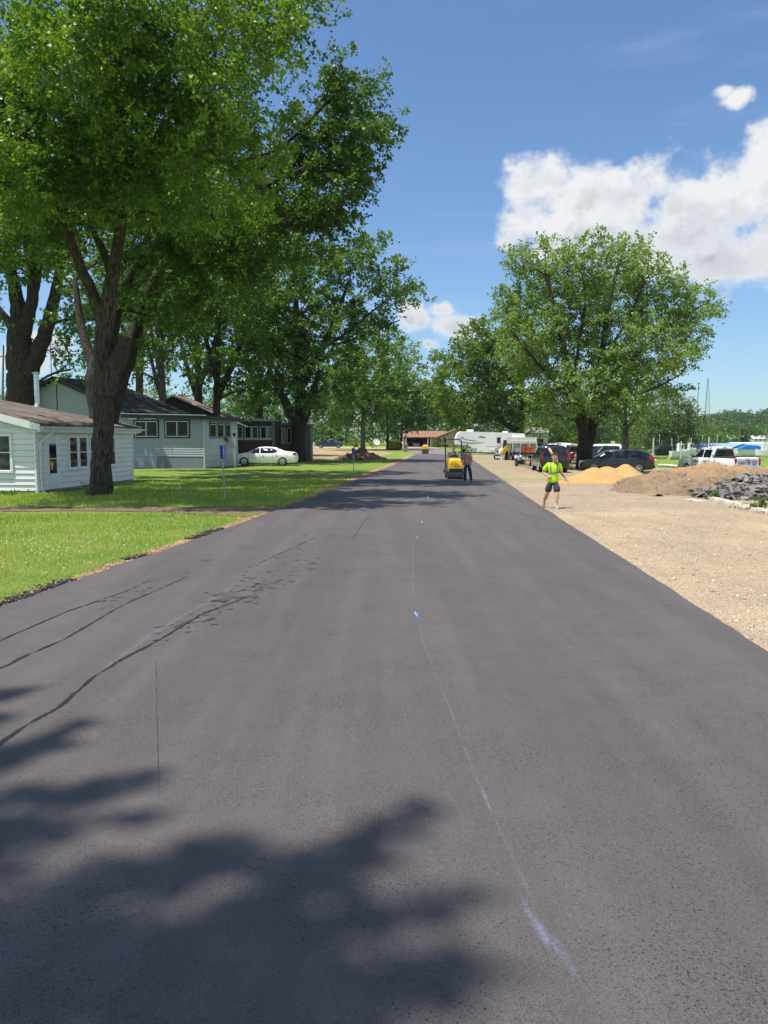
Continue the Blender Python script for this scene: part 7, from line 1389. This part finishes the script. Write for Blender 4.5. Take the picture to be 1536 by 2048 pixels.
def person(label,loc,rz,J,skinm,torso,legs,shoem,solem,hairm,s=1.0,hy=0,hp=0,handdir=None,shorts=False,sleeve='short',hat=None,pants_r=1.0,extra=None,group=None):
    root=thing('person',label,'person',loc,rz,group); V=lambda k:Vector(J[k])
    n=[];e=[]; 
    def nd(p,rx_,ry_=None): n.append((*p,rx_,ry_ or rx_)); return len(n)-1
    pel=nd(V('pel'),.115,.09); sp=nd(V('pel').lerp(V('chest'),.5),.12,.095); ch=nd(V('chest'),.145,.105); nk=nd(V('neck'),.055); hb=nd(V('neck').lerp(V('head'),.45),.052); e+=[(pel,sp),(sp,ch),(ch,nk),(nk,hb)]
    for q in 'LR':
        a=nd(V('sh'+q),.062); b=nd(V('sh'+q).lerp(V('el'+q),.5),.056); c=nd(V('el'+q),.047); d=nd(V('el'+q).lerp(V('wr'+q),.35),.050); f=nd(V('wr'+q),.032); e+=[(ch,a),(a,b),(b,c),(c,d),(d,f)]
        a=nd(V('hip'+q),.078); b=nd(V('hip'+q).lerp(V('kn'+q),.5),.072); c=nd(V('kn'+q),.062); d=nd(V('kn'+q).lerp(V('an'+q),.3),.068); f=nd(V('an'+q),.042); e+=[(pel,a),(a,b),(b,c),(c,d),(d,f)]
    body=skin_mesh('body',n,e,skinm,root); mb=MB(); P,M=head(mb,V('head'),hy,hp,1.12)
    for q,sd in (('L',1),('R',-1)):
        d=(V('wr'+q)-V('el'+q)).normalized() if not handdir or q not in handdir else Vector(handdir[q][0]); up=Vector(handdir[q][1]) if handdir and q in handdir else Vector((sd*.9,-.3,.2)); hand(mb,V('wr'+q)+d*.005,d,up,1.0,handdir[q][2] if handdir and q in handdir else .45,sd)
    merge_into(body,mb); face_parts(root,P,M,1.12,hairm)
    # hair cap or hat
    mb=MB(); n_=16; vs=[]; rows=[(.035,1.07,-.2),(.07,1.09,-.4),(.10,1.10,-.8),(.128,.62,0)]
    for i in range(7):
        ph=math.pi*.5*i/6
        for j in range(n_):
            a=2*math.pi*j/n_; low=.03+.030*math.sin(a) if not hat else .045; fr=max(0,-math.sin(a)); z0=(-.035 if math.sin(a)>.25 else (.0 if math.sin(a)>-.35 else .068)) if not hat else .03
            z=z0+(.128-z0)*math.sin(ph); rr_=math.cos(ph)**.55 if i<6 else .02; vs.append(P(.083*rr_*math.cos(a),.103*rr_*math.sin(a)+.008,z))
    mb.add(vs,[(i*n_+j,i*n_+(j+1)%n_,(i+1)*n_+(j+1)%n_,(i+1)*n_+j) for i in range(6) for j in range(n_)]); mb.build('hair' if not hat else 'cap',hat or hairm,root,smooth=True,fix=False)
    # shirt
    n=[];e=[]; hem=V('hem') if 'hem' in J else V('pel')-Vector((0,0,.05))
    a00=nd(hem-Vector((0,0,.02)),.19,.155); a0=nd(hem+Vector((0,0,.07)),.192,.152); e.append((a00,a0)); a1=nd(V('pel').lerp(V('chest'),.45),.188,.145); a2=nd(V('chest')-Vector((0,0,.02)),.195,.14); a3=nd(V('chest').lerp(V('neck'),.62),.125,.095); a4=nd(V('neck')-Vector((0,0,.015)),.066,.066); e+=[(a0,a1),(a1,a2),(a2,a3),(a3,a4)]
    for q in 'LR':
        a=nd(V('sh'+q),.090); e.append((a2,a))
        if sleeve=='short': b=nd(V('sh'+q).lerp(V('el'+q),.45),.088); c=nd(V('sh'+q).lerp(V('el'+q),.88),.090); e+=[(a,b),(b,c)]
        elif sleeve=='long': b=nd(V('sh'+q).lerp(V('el'+q),.5),.066); c=nd(V('el'+q),.056); d=nd(V('el'+q).lerp(V('wr'+q),.95),.045); e+=[(a,b),(b,c),(c,d)]
    sh_=skin_mesh('shirt',n,e,torso,root,root_i=0)
    # lower garment
    n=[];e=[]; a0=nd(V('pel')+Vector((0,0,.04)),.155,.125); a1=nd(V('pel')-Vector((0,0,.07)),.165,.135); e.append((a0,a1))
    for q in 'LR':
        h_=V('hip'+q)-Vector((0,0,.05)); a=nd(h_,.122); e.append((a1,a)); k=V('kn'+q); an=V('an'+q)
        if shorts: b=nd(h_.lerp(k,.5),.118); c=nd(h_.lerp(k,1.0),.118); e+=[(a,b),(b,c)]
        else: b=nd(h_.lerp(k,.5),.103); c=nd(k,.084); d=nd(k.lerp(an,.5),.078); f=nd(k.lerp(an,.97),.072); e+=[(a,b),(b,c),(c,d),(d,f)]
    skin_mesh('shorts' if shorts else 'trousers',n,e,legs,root,root_i=0)
    for q in 'LR': shoe(root,V('an'+q)-Vector((0,0,.01)),V('toe'+q),shoem,solem)
    if extra: extra(root)
    return root
LIME=mat('lime_shirt',(.52,.90,.012),.75,var=.07,vs=5,bump=.3,bs=7,dist=.03); REF=mat('reflective_tape',(.22,.30,.24),.45,.2,var=.2,vs=10); CHAR=mat('charcoal_cloth',(.045,.043,.055),.9,var=.3,vs=5,bump=.3,bs=8,dist=.02); DENIM=mat('dark_denim',(.022,.028,.045),.9,var=.4,vs=4); BOOT=mat('boot_black',(.018,.018,.018),.6); SHG=mat('shoe_grey',(.30,.29,.30),.7,var=.2); SOLE=mat('sole_white',(.6,.58,.55),.7); 
# striding worker in the lime shirt (image left = -x, facing -y)
J=dict(pel=(.03,0,.93),chest=(.035,-.01,1.27),neck=(.045,-.015,1.45),head=(.06,-.045,1.605),hem=(.03,0,.81),
 shL=(.205,-.01,1.395),elL=(.285,.04,1.13),wrL=(.365,-.14,.985),shR=(-.135,-.01,1.395),elR=(-.265,.12,1.13),wrR=(-.155,-.08,1.03),
 hipL=(.12,0,.89),knL=(.135,-.16,.50),anL=(.085,-.22,.10),toeL=(.125,-.38,.062),hipR=(-.06,0,.89),knR=(-.13,.02,.50),anR=(-.19,.24,.19),toeR=(-.205,.17,.055))
lp_=G(1103,1017.5)
def lime_extra(root):
    # tape: a waist band and two shoulder stripes conforming to the shirt
    sh_=[c for c in root.children if c.name.startswith('shirt')][0]; bpy.context.view_layer.update(); me=sh_.data; from mathutils.bvhtree import BVHTree
    bt=BVHTree.FromPolygons([v.co for v in me.vertices],[tuple(p.vertices) for p in me.polygons])
    mb=MB(); n=40; P=[]; cx,cy,cz=.032,0,1.12
    for i in range(n+1):
        a=2*math.pi*i/n; row=[]
        for z in (cz-.028,cz,cz+.028):
            o=Vector((cx+.30*math.cos(a)*.72,cy+.6*math.sin(a),z+.02*math.cos(a))); tgt=Vector((cx,cy,z+.0)); d=(tgt-o).normalized(); h=bt.ray_cast(o,d); p=h[0] if h[0] else tgt-d*.15; row.append(p-d*.008)
        P.append(row)
    mb.add([q for r_ in P for q in r_],[(i*3+j,i*3+j+1,(i+1)*3+j+1,(i+1)*3+j) for i in range(n) for j in range(2)]); mb.build('waist_tape',REF,root,fix=False)
    for xs_ in (-.075,.135):
        mb=MB(); P=[]; m_=24
        for i in range(m_+1):
            f=i/m_; y_=-1+2*f if False else None; a=math.pi*(f) ; row=[]
            for dx in (-.022,.022):
                # sweep from the front waist over the shoulder to the back
                z=1.13+ .5*math.sin(a); o=Vector((xs_+dx,-.7*math.cos(a),1.12+.62*math.sin(a))); tgt=Vector((xs_+dx,0,1.12+.24*math.sin(a))); d=(tgt-o).normalized(); h=bt.ray_cast(o,d); row.append((h[0] if h[0] else tgt-d*.1)-d*.009)
            P.append(row)
        mb.add([q for r_ in P for q in r_],[(i*2,i*2+1,(i+1)*2+1,(i+1)*2) for i in range(m_)]); mb.build('shoulder_tape',REF,root,fix=False)
    for q in 'LR':
        a=Vector(J['an'+q]); mb=MB(); mb.tube([a+Vector((0,0,.0)),a+Vector((0,0,.075))],[.042,.044],10); mb.build('sock',mat('sock_white',(.7,.7,.7),.8),root)
person('worker in a lime safety shirt and grey shorts striding along the road edge',lp_,0,J,SKIN,LIME,CHAR,SHG,SOLE,HAIR,shorts=True,hy=R(4),handdir={'L':((.25,-.45,-.85),(.7,.2,.1),1.0),'R':((.75,-.5,-.1),(-.1,-.3,.9),.5)},extra=lime_extra)
hl=lp_+Vector((.405,-.19,.925)); tp=lp_+Vector((-.085,.10,1.86)); d=(tp-hl).normalized(); rk=thing('long_handled_tool','long wooden handle with a thick pale end, sloping over the lime-shirted worker shoulder','tool',hl); mb=MB(); mb.tube([-d*.14,tp-hl],[.016,.018],8); mb.build('handle',mat('handle_wood',(.55,.27,.08),.6,var=.15),rk)
mb=MB(); c=tp-hl; mb.tube([c-d*.26,c-d*.2,c-d*.04,c+d*.03],[.018,.032,.044,.030],10); mb.build('grip_end',mat('ferrule_pale',(.78,.62,.36),.5),rk,smooth=True)
# worker beside the roller: looks down to his right, walking to the camera
PLAID=mat('dusty_red_shirt',(.40,.12,.09),.9,var=.4,vs=9,c2=(.58,.34,.28)); 
J2=dict(pel=(0,0,.90),chest=(-.035,-.05,1.21),neck=(-.09,-.09,1.37),head=(-.15,-.16,1.48),hem=(0,0,.86),
 shL=(.135,-.05,1.33),elL=(.21,.02,1.08),wrL=(.17,-.09,.86),shR=(-.20,-.07,1.31),elR=(-.27,-.10,1.06),wrR=(-.20,-.25,.93),
 hipL=(.09,0,.86),knL=(.15,-.06,.48),anL=(.20,.08,.09),toeL=(.22,-.07,.055),hipR=(-.09,0,.86),knR=(-.10,-.12,.48),anR=(-.085,-.12,.09),toeR=(-.10,-.29,.06))
person('worker in a dusty red shirt and dark jeans beside the yellow roller, head bowed',G(934,964.5),R(-6),J2,SKIN2,PLAID,DENIM,BOOT,BOOT,HAIR,hy=R(-30),hp=R(28),hat=mat('cap_dark',(.05,.035,.035),.8),sleeve='short').scale=(1.03,1.03,1.03)
# roller driver
J3=dict(pel=(0,.55,1.0),chest=(.01,.56,1.34),neck=(.01,.53,1.50),head=(.015,.50,1.655),hem=(0,.56,.97),
 shL=(.18,.54,1.43),elL=(.25,.42,1.18),wrL=(.17,.22,1.27),shR=(-.17,.54,1.43),elR=(-.26,.42,1.19),wrR=(-.18,.20,1.28),
 hipL=(.09,.50,.98),knL=(.16,.16,.98),anL=(.17,.08,.60),toeL=(.18,-.06,.60),hipR=(-.09,.50,.98),knR=(-.16,.16,.98),anR=(-.17,.08,.60),toeR=(-.18,-.06,.60))
SHIRT3=mat('grey_blue_shirt',(.12,.14,.19),.9,var=.4,vs=7,c2=(.34,.36,.40)); mid3=person('roller driver with a beard and grey shirt, hands on the steering wheel',ro1.location,0,J3,SKIN2,SHIRT3,DENIM,BOOT,BOOT,HAIR,handdir={'L':((-.1,-.6,.3),(0,.3,1),.9),'R':((.1,-.6,.3),(0,.3,1),.9)})
# ---------------- separate the loose pieces of many-piece parts ----------------
def split_islands(o,gap=.03):
    me=o.data; n=len(me.vertices); par=list(range(n))
    def find(a):
        while par[a]!=a: par[a]=par[par[a]]; a=par[a]
        return a
    for p in me.polygons:
        v=p.vertices
        for i in range(1,len(v)):
            a,b=find(v[0]),find(v[i])
            if a!=b: par[a]=b
    isl={}
    for p in me.polygons: isl.setdefault(find(p.vertices[0]),[]).append(p.index)
    if len(isl)<2 or len(isl)>90: return
    boxes=[]
    for k,ps in isl.items():
        vs={v for p in ps for v in me.polygons[p].vertices}; co=[me.vertices[v].co for v in vs]; boxes.append([[min(c[i] for c in co) for i in range(3)],[max(c[i] for c in co) for i in range(3)],ps])
    ch=True
    while ch:
        ch=False
        for i in range(len(boxes)):
            for j in range(i+1,len(boxes)):
                a,b=boxes[i],boxes[j]
                if all(a[0][k]-gap<=b[1][k] and b[0][k]-gap<=a[1][k] for k in range(3)):
                    a[0]=[min(a[0][k],b[0][k]) for k in range(3)]; a[1]=[max(a[1][k],b[1][k]) for k in range(3)]; a[2]=a[2]+b[2]; boxes.pop(j); ch=True; break
            if ch: break
    if len(boxes)<2: return
    mats=list(me.materials); sm=[p.use_smooth for p in me.polygons]
    for bi,(lo,hi,ps) in enumerate(boxes):
        idx=sorted({v for p in ps for v in me.polygons[p].vertices}); mp={v:i for i,v in enumerate(idx)}; m2=bpy.data.meshes.new(me.name); m2.from_pydata([me.vertices[v].co for v in idx],[],[[mp[v] for v in me.polygons[p].vertices] for p in ps]); m2.update()
        for m_ in mats: m2.materials.append(m_)
        for q,p in zip(m2.polygons,ps): q.material_index=me.polygons[p].material_index; q.use_smooth=sm[p]
        if bi==0: first=m2
        else: c=o.copy(); c.data=m2; col.objects.link(c)
    o.data=first
SPL={'corner_board','door_frame','post','door_seam','landing_leg','fascia','rake_board','pilaster','foundation','step','annex_wall','garage_lining','wall','rear_wall','foundation','hatch','rail','yoke','yellow_ornament','flat_roof','panel','end_wall','seat','hoop','tank'}
for o in list(bpy.data.objects):
    if o.type=='MESH' and o.name.split('.')[0] in SPL and not [c for c in bpy.data.objects if c.parent==o] and len(o.data.polygons)<1500 and o.name.split('.')[0] not in ('wall','end_wall'): split_islands(o)

# ---------------- thin summer haze ----------------
hz_=MB(); hz_.box((310,560,60),(1420,1300,140)); hm=bpy.data.materials.new('air_haze'); hm.use_nodes=True; nt=hm.node_tree; nt.nodes.remove(nt.nodes['Principled BSDF']); pv_=nt.nodes.new('ShaderNodeVolumePrincipled'); pv_.inputs['Density'].default_value=.00012; pv_.inputs['Color'].default_value=(.86,.92,1,1); pv_.inputs['Anisotropy'].default_value=.3
nt.links.new(pv_.outputs[0],nt.nodes['Material Output'].inputs['Volume']); tag(hz_.build('haze',hm),'thin pale summer haze over the whole scene','haze',kind='stuff'); scn.cycles.volume_bounces=0
